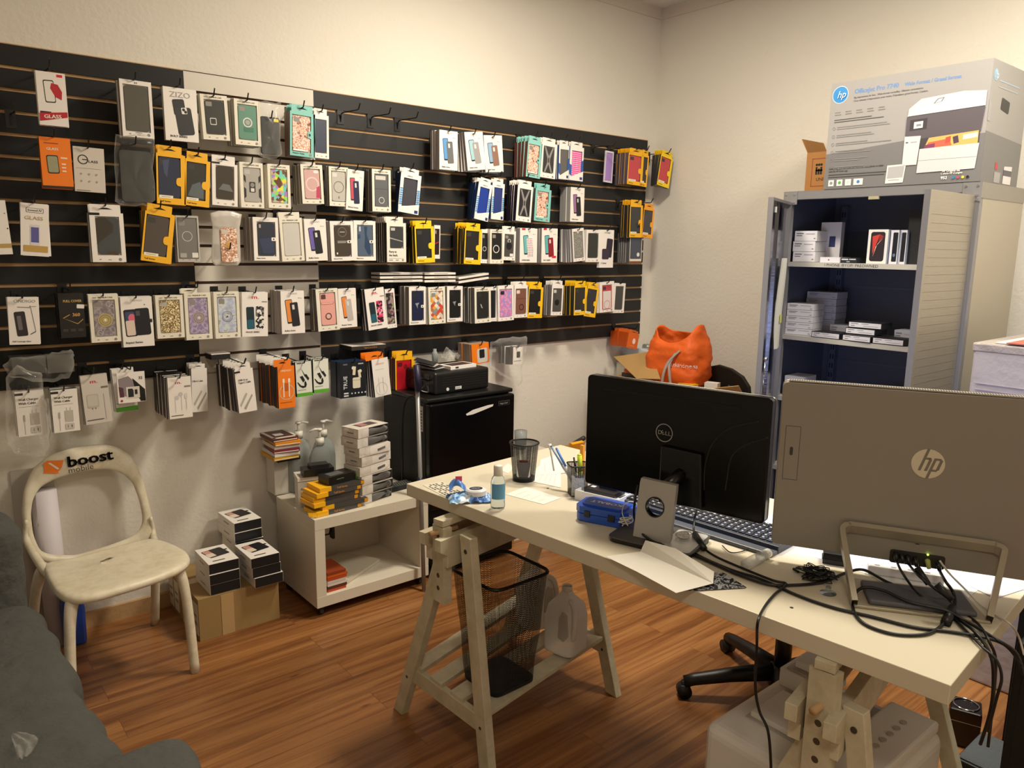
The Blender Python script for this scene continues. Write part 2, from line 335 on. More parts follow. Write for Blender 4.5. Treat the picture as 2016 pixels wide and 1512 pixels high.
def card_body(kind, w, h, t, o, front=True):
    """front face at y=0, body runs back to y=t; x 0..w, z 0..-h. returns main mesh builder"""
    fc = cm(o.get('fc', WH)); sc = cm(o.get('sc', o.get('fc', WH))); m = MB()
    if not front: m.box((0, 0, -h), (w, t, 0), sc, fc); return m, None, None
    case = None
    wr = o.get('wr')
    if kind == 'win': wr = wr or (.12, .105, .88, .885)
    if kind == 'box': wr = wr or (.15, .10, .88, .90)
    if kind == 'yel': wr = wr or (.06, .06, .84, .87)
    if wr and kind not in ('pic', 'mood', 'plain'):
        x0, z0, x1, z1 = wr[0]*w, -wr[1]*h, wr[2]*w, -wr[3]*h; d = min(.006, t*.7)
        m.box((0, 0, z0), (w, t, 0), sc, fc).box((0, 0, -h), (w, t, z1), sc, fc).box((0, 0, z1), (x0, t, z0), sc, fc).box((x1, 0, z1), (w, t, z0), sc, fc)
        m.box((x0, d, z1), (x1, t, z0), sc, cm(o.get('tray', '#c8c2b8')))
        case = MB(); cmat = cm(o['c']) if o['c'] in MATS else mat(o['c'], .32, 0, coat=.5)
        ins = o.get('ins', .03)*w
        case.prism(rrect(x0+ins, z1+ins, x1-ins, z0-ins, w*.09), .0015, d, cmat)
        cw, chh = x1-x0, z0-z1; k = 0
        sub = []
        if o.get('hole', 1): sub.append(('p', .24, .13, .3, .13, 0, o.get('hc', '#8b867e')))
        sub += o.get('cart', [])
        case.M = Matrix.Translation((x0, .0015, z0)); draw(case, sub, cw, chh); case.M = Matrix()
    else: m.box((0, 0, -h), (w, t, 0), sc, fc)
    if kind == 'yel':
        m.poly([(.86*w, -.44*h), (.72*w, -.46*h), (.68*w, -.5*h), (.68*w, -.57*h), (.72*w, -.61*h), (.86*w, -.63*h)], fc, -.0005)
        art = [('d', .79, .535, .06, '#8a6a10'), ('t', 'Tuff Series', .1, .96, .035, '#4a3a10', 'l'), ('r', .08, .825, .56, .885, '#efe9d2'), ('r', .16, .85, .48, .86, '#8a8470')]
        draw(m, art+o.get('art', []), w, h)
    else: draw(m, artlist(kind, o), w, h)
    tab = None
    if o.get('tab'):
        th = o['tab']*h; tx0, tx1 = o.get('tx', (.05, .88)); tm = cm(o.get('tc', o.get('fc', WH))); tab = MB()
        tab.box((tx0*w, .0006, -.001), (tx1*w, .0016, th), tm)
        cx = (tx0+tx1)/2*w; tab.poly([(cx-.22*w, th*.42), (cx+.22*w, th*.42), (cx+.06*w, th*.62), (cx-.06*w, th*.62)], mat('#141210', .8), .0002)
    return m, case, tab
HOOKROWS = [ZT-k*PIT for k in range(1, 16)]
ROWN = {1: 'top row', 2: 'second row', 3: 'third row', 4: 'fourth row', 5: 'bottom row'}
NCARD = 0
def hook(x, z, ln, label, grp='wire hooks on the slatwall', proto=[]):
    """wire display hook, plate on the slatwall, tip turned up"""
    if not proto:
        e = empty('display_hook', (0, 0, 0), 0, label, 'display hook', grp)
        b = MB(); b.box((-.016, -.0025, -.055), (.016, 0, .006), HK).box((-.016, -.0025, .004), (.016, .010, .008), HK); b.build('hook_plate', e)
        r = MB(); r.tube([(0, -.003, -.045), (0, -.010, -.012), (0, -.02, -.008), (0, -.15, -.012), (0, -.158, -.010), (0, -.172, .014)], .0028, HK, 6); r.build('hook_wire', e)
        proto.append(e); c = e
    else: c = copy_tree(proto[0])
    c['label'] = label; c['group'] = grp; c.location = (x, -.0185, z); c.scale = (1, ln/.155, 1); return c
def I(row, kind, TL, TR, BL, n, t, short, name='phone_case_box', cat='phone case box', f=.155, span=None, hookup=1, **o):
    """one hook's worth of packages: the front one printed, the rest hanging behind it"""
    global NCARD
    o.setdefault('c', '#2a2a2c')
    P = [at(q[0], q[1], 1, -f) for q in (TL, TR, BL)]
    if kind == 'yel': o.setdefault('fc', YEL); o.setdefault('sc', '#34322e'); o.setdefault('tray', '#26241f'); o.setdefault('tab', .16); o.setdefault('hc', '#3a3834'); o.setdefault('ins', .02)
    ex, ez = P[1]-P[0], P[2]-P[0]; w, h = ex.length, ez.length
    tilt = math.atan2(ez.x, -ez.z)          # in-plane lean
    if abs(tilt) < .02: tilt = 0
    m, case, tab = card_body(kind, w, h, t, o)
    where = 'in the '+ROWN[row]
    root = m.build(name, loc=P[0], label=(short+', '+where+' of the slatwall').replace('  ', ' '), cat=cat)
    R = Matrix.Rotation(-tilt, 4, 'Y'); root.matrix_world = Matrix.Translation(P[0]) @ R
    if case: case.build(o.get('pn', 'phone_case'), root)
    if tab: tab.build('hang_tab', root)
    NCARD += 1
    # the ones behind
    span = span if span is not None else min(f-.03-t, (n-1)*max(t*1.25, .012))
    if n > 1:
        tb = min(.05, (span-t)/max(1, n-1)*.93); tb = tb if tb > t else t*.9; bm, _, _ = card_body('plain', w, h, tb, o, False)
        if o.get('tab'):
            th = o['tab']*h; tx0, tx1 = o.get('tx', (.05, .88)); bm.box((tx0*w, .0006, 0), (tx1*w, .0016, th), cm(o.get('btc', o.get('tc', o.get('fc', WH)))))
        bme = bm.mesh(name)
        for k in range(1, n):
            q = bpy.data.objects.new(name, bme); COL.objects.link(q)
            dy = t+.001+(span-t)*(k-1)/(n-1); r = Matrix.Rotation(-tilt*(1-k/n)+random.uniform(-.012, .012), 4, 'Y')
            q.matrix_world = Matrix.Translation(P[0]+Vector((random.uniform(-.003, .003), dy, random.uniform(-.003, .002)))) @ r
            tag(q, 'package hanging behind the '+short+', '+ROWN[row], cat, 'packages behind the '+short); NCARD += 1
    if hookup:
        cx = P[0].x+ex.x*.47; zt = P[0].z+(o.get('tab', 0)*h*.55 if o.get('tab') else -.004)
        zr = min(HOOKROWS, key=lambda z: abs(z-.010-zt)); zz = zr
        if abs(zr-.01-zt) > .02: zz = zt+.012
        hook(cx, zz, f+.012-.0185, 'black wire hook holding the '+short+', '+ROWN[row])
    return root
def film_bag(name, pts, depth, label, cat, f, m=BAG, amp=.006, n=26, parent=None, seed=0):
    """crumpled clear bag: outline pts (pixels) on plane y=-f, puffed to the given depth"""
    P = [at(a, b, 1, -f) for a, b in pts]; cx = sum(p.x for p in P)/len(P); cz = sum(p.z for p in P)/len(P)
    def ring(s, y):
        out = []; N = len(P)
        for i in range(N):
            for k in range(4):
                q = P[i].lerp(P[(i+1) % N], k/4); v = Vector((cx+(q.x-cx)*s, y, cz+(q.z-cz)*s))
                d = noise.noise_vector(v*38+Vector((seed, 0, 0)))*amp*1.6; out.append(v+Vector((d.x, d.y, d.z)))
        return out
    b = MB(); rings = [ring(.02, -f-depth), ring(.3, -f-depth), ring(.55, -f-depth*.95), ring(.8, -f-depth*.8), ring(.95, -f-depth*.5), ring(1, -f-depth*.1), ring(.96, -f+depth*.3), ring(.8, -f+depth*.5)]
    N = len(rings[0]); vs = [v for r in rings for v in r]
    b.add(vs, [(i*N+k, i*N+(k+1) % N, (i+1)*N+(k+1) % N, (i+1)*N+k) for i in range(len(rings)-1) for k in range(N)], m)
    return b.build(name, parent, smooth=True, label=label, cat=cat)
# ---- top row
SPB = dict(name='screen_protector_box', cat='screen protector box')
I(1, 'plain', (69, 138), (127, 142), (79, 245), 3, .006, 'white red banner glass box', art=[('r', .7, .03, .9, .08, '#d02030'), ('p', .42, .36, .36, .42, -.05, '#2b2626'), ('p', .42, .36, .31, .38, -.05, '#e8e2da'), ('g', '#b8202c', [(.5, .2), (.72, .22), (.85, .35), (.82, .5), (.6, .45), (.45, .3)]),
  ('r', .05, .74, .42, .79, '#1a1a1a'), ('g', '#b81c2c', [(.02, .78), (.98, .72), (.98, .82), (.3, .9), (.02, .93)]), ('t', 'GLASS', .16, .87, .07, WH, 'l', 1.1, .06)], **SPB)
I(1, 'win', (234, 154), (297, 162), (244, 268), 4, .016, 'white box with grey shell', head='', c='#56544c', hole=0, sc='#8f8a84', art=[('t', 'M', .46, .06, .03, '#5a3a80', 'l', 1.6), ('t', 'LUNAR II', .4, .925, .02, '#77726c', 'l')], wr=(.1, .08, .9, .9))
I(1, 'plain', (320, 169), (386, 177), (325, 275), 1, .02, 'white box headed by big grey capitals', sc='#cfc9c0', art=[('t', 'ZIZO', .17, .18, .105, '#a39d96', 'l', 1.15), ('p', .45, .36, .36, .3, -.12, '#2a2a2c'), ('p', .6, .62, .5, .52, -.12, '#303032'), ('p', .6, .42, .17, .12, -.12, '#e8e4e0'), ('d', .58, .4, .045, '#222222'), ('d', .64, .44, .045, '#222222'), ('t', 'BOLT SERIES', .14, .93, .038, '#333333', 'l', 1.1)])
RINGB = [('o', .42, .62, .17, .03, '#c8c4c0'), ('d', .42, .62, .1, '#3a3835')]
I(1, 'win', (393, 184), (446, 188), (401, 274), 2, .018, 'premium box with black square-ring case', fc=OFF, c='#343330', tray='#c0bab0', cart=[('p', .4, .62, .32, .2, 0, '#cfcbc6'), ('p', .4, .62, .25, .15, 0, '#2c2b29')])
I(1, 'win', (460, 193), (511, 200), (466, 284), 5, .017, 'premium box with green ring case', fc=OFF, c='#5d8c78', sc='#8f8b80', cart=[('o', .5, .5, .24, .06, '#d8d4cf'), ('d', .5, .5, .12, '#a8a49f'), ('p', .55, .7, .5, .13, 0, '#3c7560')])
def bagged(row, TL, TR, BL, short, col, f=.155, sticker='#e8d21c'):
    P = [at(q[0], q[1], 1, -f) for q in (TL, TR, BL)]; w, h = (P[1]-P[0]).length, (P[2]-P[0]).length
    m = MB(); m.prism(rrect(0, -h, w, 0, w*.1), 0, .014, mat(col, .55))
    if sticker: m.poly([(.7*w, -.12*h), (.95*w, -.12*h), (.95*w, -.04*h), (.7*w, -.04*h)], cm(sticker), -.0006)
    root = m.build('bagged_phone_case', loc=P[0], label=short+', in the '+ROWN[row]+' of the slatwall', cat='bagged phone case')
    x0, y0, x1, y1 = TL[0], TL[1], TR[0], BL[1]; dx = (x1-x0)*.13
    b = film_bag('plastic_bag', [(x0-dx, y0-28), (x1+dx*.8, y0-26), (x1+dx, y1), (x1-dx, y1+9), (x0+dx, y1+9), (x0-dx, y1+2)], .008, None, None, f, parent=None)
    b.parent = root; b.matrix_parent_inverse = Matrix.Translation(-P[0])
    cx = P[0].x+w*.5; hook(cx, min(HOOKROWS, key=lambda z: abs(z-.01-P[0].z-.03)), f-.006, 'black wire hook holding the '+short+', '+ROWN[row]); return root
bagged(1, (513, 228), (549, 226), (514, 302), 'black case with yellow sticker in clear bag', '#23241f')
TEAL = dict(fc='#7fc2b8', tab=.16, tx=(.05, .9), sc='#7a5c50')
MARB = [('t', 'Marmor Series', .1, .95, .035, '#2a4a48', 'l'), ('r', .12, .84, .6, .88, '#efe9e0'), ('g', '#7fc2b8', [(.86, .4), (.7, .42), (.7, .56), (.86, .58)]), ('d', .78, .49, .05, '#1a3a3a')]
I(1, 'win', (571, 217), (620, 219), (571, 305), 4, .016, 'turquoise box with rose marble case', head='', c='marble_rose', art=MARB, wr=(.08, .07, .84, .9), **TEAL)
I(1, 'win', (617, 224), (647, 228), (618, 310), 2, .012, 'white box with dark blue case', head='', c='#333a4e', wr=(.08, .1, .86, .88), tab=.14, hole=0)
I(1, 'pic', (865, 255), (901, 259), (866, 333), 4, .02, 'white box with blue phone', a='#5a96d0', c='#6a6a6c', sc='#a49c98')
I(1, 'pic', (914, 260), (950, 260), (921, 336), 4, .02, 'white box with pale teal phone', a='#9cc4cc', c='#9b9896', sc='#9c9490')
I(1, 'pic', (952, 266), (988, 269), (956, 339), 3, .02, 'white box with brown checked phone', a='#8cb0cc', c='#8c6a5c', sc='#8c8480')
I(1, 'win', (1040, 277), (1068, 279), (1035, 347), 8, .013, 'turquoise box with cream marble case', head='', c='marble_rose', art=MARB, wr=(.08, .07, .84, .9), fc='#8cc8c0', tab=.16, sc='#6e3e36')
ARMR = [('g', '#8c8a88', [(.1, .05), (.2, .02), (.5, .36), (.8, .02), (.9, .05), (.62, .45), (.62, .6), (.85, .95), (.75, .98), (.5, .66), (.25, .98), (.15, .95), (.38, .6), (.38, .45)]), ('g', '#3a3a3a', [(.5, .4), (.56, .46), (.56, .58), (.5, .62), (.44, .58), (.44, .46)])]
I(1, 'win', (1067, 279), (1097, 283), (1063, 348), 3, .014, 'white box with black armour case', head='', c='#2c2c2e', cart=ARMR, hole=0, tab=.14, wr=(.14, .09, .88, .86))
BLUB = [('g', '#2d5aa0', [(0, .52), (.16, .56), (.16, .88), (0, .82)]), ('g', '#2d5aa0', [(.84, .42), (1, .36), (1, .82), (.84, .78)]), ('g', WH, [(0, .92), (1, .7), (1, 1), (0, 1)]), ('r', .76, .88, .95, .96, '#2a3a80')]
I(1, 'win', (1101, 285), (1121, 287), (1099, 352), 3, .014, 'blue and white box with grey case', head='', c='#5a5856', wr=(.14, .12, .95, .9), art=BLUB, hole=0, tab=.14, sc='#1c3f7a')
I(1, 'win', (1123, 287), (1150, 291), (1120, 354), 2, .014, 'blue and white box with pink dotted case', head='', c='dots_pink', wr=(.14, .12, .88, .9), art=BLUB, hole=0, tab=.14, sc='#1c3f7a')
I(1, 'yel', (1238, 300), (1268, 303), (1234, 362), 8, .012, 'yellow framed red case', c='#c03a44', sc='#4a4450')
I(1, 'yel', (1264, 304), (1278, 306), (1259, 366), 1, .012, 'narrow yellow framed black case', c='#1c1c1e')
I(1, 'yel', (1302, 303), (1326, 307), (1293, 363), 5, .014, 'yellow framed red case over the panel end', c='#c03a44', sc='#3a3638', fc='#f2cf1c', f=.17)
I(1, 'win', (1193, 296), (1209, 298), (1189, 358), 1, .008, 'clear pack with lilac case', head='', c='#a886c8', fc='#d8d0da', wr=(.1, .06, .9, .94), hole=0, f=.07, hookup=0, art=[])
for i, (a, b, s) in enumerate([(666, 222, 'leftmost of the three bare hooks'), (725, 231, 'middle of the three bare hooks'), (778, 238, 'rightmost of the three bare hooks'), (1163, 288, 'bare hook right of the pink dotted case'), (1195, 292, 'bare long hook over the lilac case')]):
    p = at(a, b, 1, 0); hook(p.x, ZT-PIT, .17, 'empty black wire hook, '+s)
p = at(22, 262, 1, 0); hook(p.x, ZT-3*PIT, .1, 'empty short black hook at the left edge, below the top row')
# ---- second row
I(2, 'plain', (76, 268), (137, 270), (84, 369), 2, .012, 'orange screen glass box', fc=ORG, sc='#c05a10', art=[('r', .14, .11, .6, .125, '#7a3206'), ('t', 'GLASS', .2, .25, .05, '#f8e2cc', 'l', 1.1), ('p', .38, .53, .38, .36, -.04, '#181410'), ('p', .38, .53, .33, .32, -.04, '#9a9878'), ('r', .64, .38, .86, .41, '#f6d8bc'), ('r', .66, .5, .8, .53, '#f6d8bc'), ('r', .66, .57, .8, .6, '#f6d8bc'), ('r', .66, .64, .8, .67, '#f6d8bc'), ('r', 0, .955, 1, 1, '#2a1a10')], **SPB)
I(2, 'plain', (143, 287), (204, 291), (148, 376), 1, .01, 'pale grey glass box', fc='#cfc6bb', art=[('o', .3, .28, .17, .035, '#1c1c28'), ('r', .28, .27, .46, .29, '#1c1c28'), ('t', 'LASS', .47, .34, .055, '#1c1c28', 'l', 1.25), ('r', .08, .47, .9, .475, '#8a847c')]+[('d', x, y, .035, '#a29a90') for x in (.22, .48, .72) for y in (.6, .76)]+[('r', .06, .96, .5, .975, '#8a847c')], **SPB)
bagged(2, (234, 294), (296, 295), (236, 396), 'dark flip case in clear bag', '#2c2b26', sticker=None)
I(2, 'yel', (307, 300), (364, 302), (309, 400), 4, .014, 'yellow framed navy case', c='#242c44', cart=[('g', '#3f4a66', [(.2, .1), (.5, .05), (.4, .5), (.25, .4)])])
I(2, 'yel', (365, 311), (414, 314), (363, 403), 1, .02, 'yellow framed smoke grey case', c='#2e2c28', cart=[('g', '#5c6468', [(.1, .9), (.3, .6), (.7, .5), (.9, .7), (.9, .95)])])
I(2, 'win', (417, 319), (467, 319), (418, 403), 1, .02, 'white box with smoke brown case', head='', c='#3a3128', tab=.18, tx=(0, .9), hole=0, wr=(.14, .05, .87, .86), cart=[('g', '#6a6c6c', [(.15, .7), (.4, .52), (.75, .55), (.95, .75), (.5, .72)])], art=[('r', 0, -.02, .3, .02, '#111111')])
I(2, 'win', (471, 318), (517, 322), (474, 408), 2, .017, 'premium box with silver armour case', fc=OFF, c='#a9a59e', tray='#c8c2b8', wr=(.14, .11, .9, .88), cart=[('g', '#2a2826', [(.02, .2), (.14, .26), (.14, .45), (.02, .36)]), ('g', '#2a2826', [(.98, .2), (.86, .26), (.86, .45), (.98, .36)]), ('g', '#2a2826', [(.02, .9), (.14, .84), (.14, .62), (.02, .56)]), ('g', '#2a2826', [(.98, .9), (.86, .84), (.86, .62), (.98, .56)]), ('p', .5, .56, .34, .3, 0, '#33302c'), ('d', .5, .5, .12, '#8a8680'), ('p', .5, .64, .2, .1, 0, '#d8d4ce')], hc='#b9b5ae')
I(2, 'win', (526, 322), (570, 326), (529, 409), 3, .017, 'premium box with rainbow glitter case', fc=OFF, c='glitter_rainbow', hole=0)
I(2, 'win', (591, 323), (634, 327), (596, 401), 5, .017, 'premium box with pink swirl case', fc=OFF, c='#cfa7a2', sc='#77736b', hole=0, cart=[('o', .5, .5, .4, .08, '#e2c8c2'), ('g', '#c23a60', [(.75, .6), (.95, .55), (.95, .95), (.7, .95)]), ('d', .75, .1, .16, '#e8e2da', .5)])
I(2, 'win', (647, 327), (685, 330), (648, 405), 3, .017, 'premium box with clear magnetic ring case', fc=OFF, c='#bdb9b0', cart=[('o', .5, .52, .36, .05, '#7d7b78'), ('r', .46, .82, .54, .9, '#7d7b78')], hc='#d6d2ca', sc='#85817a')
I(2, 'pic', (684, 332), (717, 336), (681, 412), 1, .02, 'white box with navy and red phone', a='#c04a5a', c='#1e2148', foot='Retract Series', f=.16)
I(2, 'win', (732, 332), (769, 335), (734, 416), 4, .017, 'premium box with grey card slot ring case', fc=OFF, c='#5b5e60', sc='#6c6860', hole=0, cart=[('r', .1, .06, .8, .18, '#c8c4bc'), ('r', .05, .45, .95, .46, '#454748'), ('o', .5, .8, .2, .04, '#d0ccc8')])
BLB2 = [('t', 'cellairis', .3, .08, .04, '#8a9098', 'l')]+[('r', x, .38+.055*k, x+.13, .415+.055*k, '#4a9ad8') for x in (.02, .85) for k in range(8)]+[('g', WH, [(0, .86), (.4, .82), (1, .74), (1, 1), (0, 1)]), ('r', .78, .9, .95, .98, '#24307a')]
BL = dict(head='', wr=(.16, .12, .84, .9), art=BLB2, hole=0, tab=.13, tx=(.1, .86), sc='#14305c', tray='#1a2a4c')
I(2, 'win', (790, 338), (830, 346), (783, 416), 3, .02, 'tilted blue and white box with grey case', c='#34343e', **BL)
I(2, 'win', (943, 357), (970, 358), (933, 430), 4, .024, 'blue and white box with royal blue case', c='#1c3a94', **BL)
I(2, 'win', (970, 359), (994, 362), (966, 431), 2, .024, 'blue and white box with navy case', c='#283a78', **BL)
I(2, 'win', (1020, 363), (1050, 366), (1015, 434), 6, .015, 'white box with black armour case', head='', c='#2c2c2e', cart=ARMR, hole=0, tab=.14, wr=(.14, .09, .88, .86), sc='#241e2c')
I(2, 'win', (1055, 370), (1086, 373), (1051, 434), 2, .016, 'turquoise box with pink marble case', head='', c='marble_rose', art=MARB, wr=(.12, .07, .84, .86), fc='#84c4bc', tab=.16, sc='#4a4440')
I(2, 'pic', (1124, 368), (1151, 369), (1123, 436), 3, .032, 'white box with plum phone and black wallet', a='#9a6a98', c='#222226', sc='#9a9896', cam='#c8c4c0')
I(2, 'yel', (1241, 403), (1266, 405), (1239, 467), 5, .016, 'yellow framed black case low by the panel end', c='#2a2c30', sc='#2a2a2a', f=.17)
I(2, 'yel', (1268, 409), (1289, 411), (1263, 467), 1, .016, 'orange framed charcoal case low by the panel end', c='#34343c', fc='#f0a024', f=.17)
# ---- third row
I(3, 'plain', (-42, 394), (10, 396), (-25, 502), 1, .008, 'white and gold box cut by the left edge', art=[('r', .0, .8, 1, .88, '#b99a5c'), ('d', .9, .24, .03, GRY), ('d', .94, .52, .03, '#222222')], **SPB)
I(3, 'plain', (40, 398), (96, 402), (41, 502), 3, .008, 'white tempered GLASS box with gold band', art=[('p', .5, .13, .62, .09, 0, '#1c1c1c'), ('p', .5, .13, .58, .075, 0, WH), ('t', 'InventUV', .24, .15, .045, '#1c1c1c', 'l', 1.0), ('t', 'GLASS', .12, .31, .07, '#b8a27e', 'l', 1.15), ('p', .5, .6, .34, .4, 0, '#d8d4d8'), ('r', .36, .45, .64, .74, '#5a5a9a'), ('r', .1, .8, .96, .92, '#c09c50')], **SPB)
I(3, 'win', (175, 418), (242, 420), (181, 516), 2, .02, 'white box with dark clear case', head='', c='#3c4244', tab=.17, tx=(.02, .93), hole=0, wr=(.16, .07, .87, .86), cart=[('g', '#3a3228', [(0, .05), (.4, .02), (.75, .2), (.7, .4), (.35, .55), (0, .72)]), ('g', '#4a3a28', [(.35, .95), (.5, .88), (.8, .9), (.9, 1)])], art=[('r', 0, 0, .3, .05, '#111111')], sc='#77736c')
I(3, 'yel', (286, 414), (345, 422), (277, 512), 5, .016, 'tilted yellow framed brown case', c='#4a4038', sc='#5a5650')
I(3, 'win', (345, 424), (390, 426), (350, 516), 3, .012, 'clear pack with grey round-logo case', head='', c='#73716c', fc='#b9b5ae', wr=(.05, .04, .93, .93), art=[], cart=[('o', .48, .45, .26, .03, '#c8c4bc'), ('r', .68, .85, .98, .97, '#e2ded6'), ('r', .08, .86, .4, .97, '#a8a49c')], tray='#aaa69e')
b = film_bag('film_pouch', [(413, 420), (430, 415), (460, 416), (476, 422), (472, 445), (474, 515), (468, 524), (424, 523), (416, 514), (418, 446)], .008, 'frosted pouch with copper glitter case, in the third row of the slatwall', 'phone case pouch', .155, glassy('frosted_film', '#eae4da', .5, .2), amp=.002)
p, q, r = at(431, 448, 1, -.152), at(463, 448, 1, -.152), at(432, 516, 1, -.152)
m = MB(); wv, hv = q.x-p.x, p.z-r.z; m.prism(rrect(p.x, r.z, q.x, p.z, .01), -.1665, -.148, cm('glitter_copper')); m.M = Matrix.Translation((p.x, -.167, p.z)); draw(m, [('p', .25, .12, .4, .14, 0, '#cdbfae'), ('p', .4, .5, .25, .2, .2, '#d0a05a'), ('r', .7, .88, 1.05, .98, '#e8e0d4')], wv, hv); m.M = Matrix()
m.build('phone_case', b); hook((p.x+q.x)/2, HOOKROWS[8], .15, 'black wire hook holding the frosted glitter pouch, third row')
I(3, 'box', (497, 427), (547, 430), (500, 513), 7, .018, 'white box with window on dark navy case', c='#23293c', sc='#a39b97', hc='#2c2a2a', cart=[('r', .12, .08, .22, .18, '#a8a4a0'), ('g', '#303a56', [(.1, .5), (.9, .45), (.9, .9), (.3, .92)])], art=[('p', .82, .5, .22, .08, 0, WH), ('d', .8, .5, .03, '#222222')])
I(3, 'win', (549, 429), (594, 430), (556, 515), 3, .016, 'premium box with clear frosted case', fc=OFF, c='#c9c6bf', hole=0, tab=.13, tx=(0, .9), tray='#d8d4cc')
I(3, 'pic', (598, 431), (641, 433), (603, 514), 2, .02, 'white box with violet phone', a='#6a5ca8', c='#17171a', sc='#b4aca8')
PL = [('p', .84, .52, .26, .07, 0, WH), ('d', .8, .52, .035, '#222222')]
I(3, 'box', (649, 435), (695, 436), (653, 514), 4, .018, 'white box with dark brown case', c='#3f362c', hole=0, sc='#a8a09c', art=PL, foot='Sleeved Series', cart=[('o', .5, .22, .25, .02, '#8a8278'), ('r', .35, .21, .65, .225, '#e8e0d8'), ('r', .2, .5, .75, .52, '#b8b0a4'), ('r', .2, .54, .7, .56, '#b8b0a4'), ('r', .12, .86, .2, .92, '#e0dcd4')])
I(3, 'box', (696, 434), (739, 434), (698, 513), 3, .018, 'white box with slate blue case', c='#4d5f74', hole=0, sc='#a8a09c', art=PL, foot='Sleek Series', cart=[('g', '#263c5c', [(.45, .05), (.65, .05), (.6, .3), (.8, .6), (.85, .9), (.7, .95), (.45, .7), (.5, .4)]), ('g', '#2a405e', [(.02, .3), (.2, .3), (.2, .42), (.02, .45)]), ('p', .18, .13, .1, .15, 0, '#c0c4c8')])
I(3, 'win', (761, 438), (799, 440), (762, 516), 6, .016, 'white box with a slogan under its window', fc='#e6e0d4', head='', c='#3a3c3e', wr=(.16, .09, .86, .65), tab=.15, tx=(-.05, .85), hc='#b8b4ac', sc='#4a4844', cart=[('g', '#9a9a98', [(0, .5), (.95, .66), (.95, .7), (0, .56)])], art=[('t', 'Party in', .1, .76, .055, '#2a2826', 'l', .95), ('t', 'the back.', .1, .85, .055, '#2a2826', 'l', .95), ('r', .1, .9, .85, .905, GRY), ('r', .1, .94, .3, .955, GRY), ('r', .45, .94, .6, .955, GRY)])
I(3, 'yel', (816, 446), (854, 448), (819, 518), 4, .018, 'yellow framed black case right of slogan box', c='#232527', fc='#f2c81c')
I(3, 'win', (855, 443), (867, 444), (854, 509), 1, .02, 'narrow white box with black and red case', head='', c='#2a1618', f=.12, cart=[('g', '#b01828', [(.1, .55), (.9, .48), (.9, .52), (.1, .6)])], hookup=0)
I(3, 'yel', (916, 449), (949, 451), (913, 519), 7, .016, 'yellow framed black case above stacked white boxes', c='#262422', fc='#f2c01c', sc='#3a3430')
RG = [('o', .45, .6, .3, .06, '#d8d4ce'), ('d', .45, .6, .2, '#1c1c1c')]
I(3, 'win', (948, 451), (964, 452), (946, 518), 1, .02, 'white box with round-ring black case', head='', c='#1d1d1f', cart=RG, f=.13, hookup=0)
I(3, 'win', (965, 451), (992, 453), (964, 519), 3, .016, 'premium box with black ring case', fc=OFF, c='#232325', cart=RG)
I(3, 'win', (991, 454), (1016, 455), (989, 512), 2, .016, 'white box with grey kickstand ring case', head='', c='#4c4947', cart=[('o', .5, .3, .16, .05, '#d8d4ce'), ('d', .5, .52, .3, '#1c1c1e'), ('r', .6, .85, .95, .97, '#e0dcd6')], tab=.16)
I(3, 'pic', (1024, 449), (1058, 450), (1023, 517), 4, .02, 'white box with dotted case and teal phone', a='#6ab4b4', c='dots_wine', foot='DIVINE SERIES', sc='#9a9694', head='', art=[('r', .1, 0, .3, .05, '#d02840')])
I(3, 'pic', (1067, 449), (1098, 450), (1066, 517), 3, .02, 'white box with dark red wallet case', a='#5ab0b0', c='#8a1c2a', foot='BOLT SERIES', sc='#9a9694', head='', art=[('r', .1, 0, .3, .05, '#d02840'), ('r', .66, .8, .92, .86, '#d02840')])
I(3, 'win', (1126, 451), (1149, 450), (1129, 516), 6, .016, 'white box with mottled grey case', head='', c='moss_grey', hole=0, sc='#8e8c90', art=[('d', .5, .1, .1, WH), ('t', 'm.', .5, .12, .04, '#c8283c', 'c', 1.3)], wr=(.1, .09, .9, .9))
I(3, 'win', (1155, 452), (1182, 452), (1153, 516), 2, .016, 'white box with dark green case', head='', c='#232b26', hole=0, wr=(.12, .1, .9, .88))
I(3, 'plain', (1182, 452), (1209, 456), (1180, 527), 1, .02, 'white box with plum wallet picture', art=[('t', 'ONDIGO', .5, .1, .04, GRY, 'c'), ('p', .68, .48, .44, .5, .1, '#2a2030'), ('p', .42, .64, .5, .28, 0, '#342a3c'), ('t', 'C Series', .1, .9, .045, '#3a3836', 'l')])
I(3, 'win', (1241, 458), (1265, 459), (1238, 517), 6, .016, 'clear pack with slate grey case at panel end', head='', c='#3c4454', fc='#c8c0b8', hole=0, tab=.12, wr=(.06, .05, .94, .88), sc='#5a5a5c', art=[('r', .05, .88, .95, .95, '#e2dcd6'), ('r', .0, .95, 1, 1, '#8a4a34')], cart=[('d', .75, .82, .13, '#e8e4e0')])
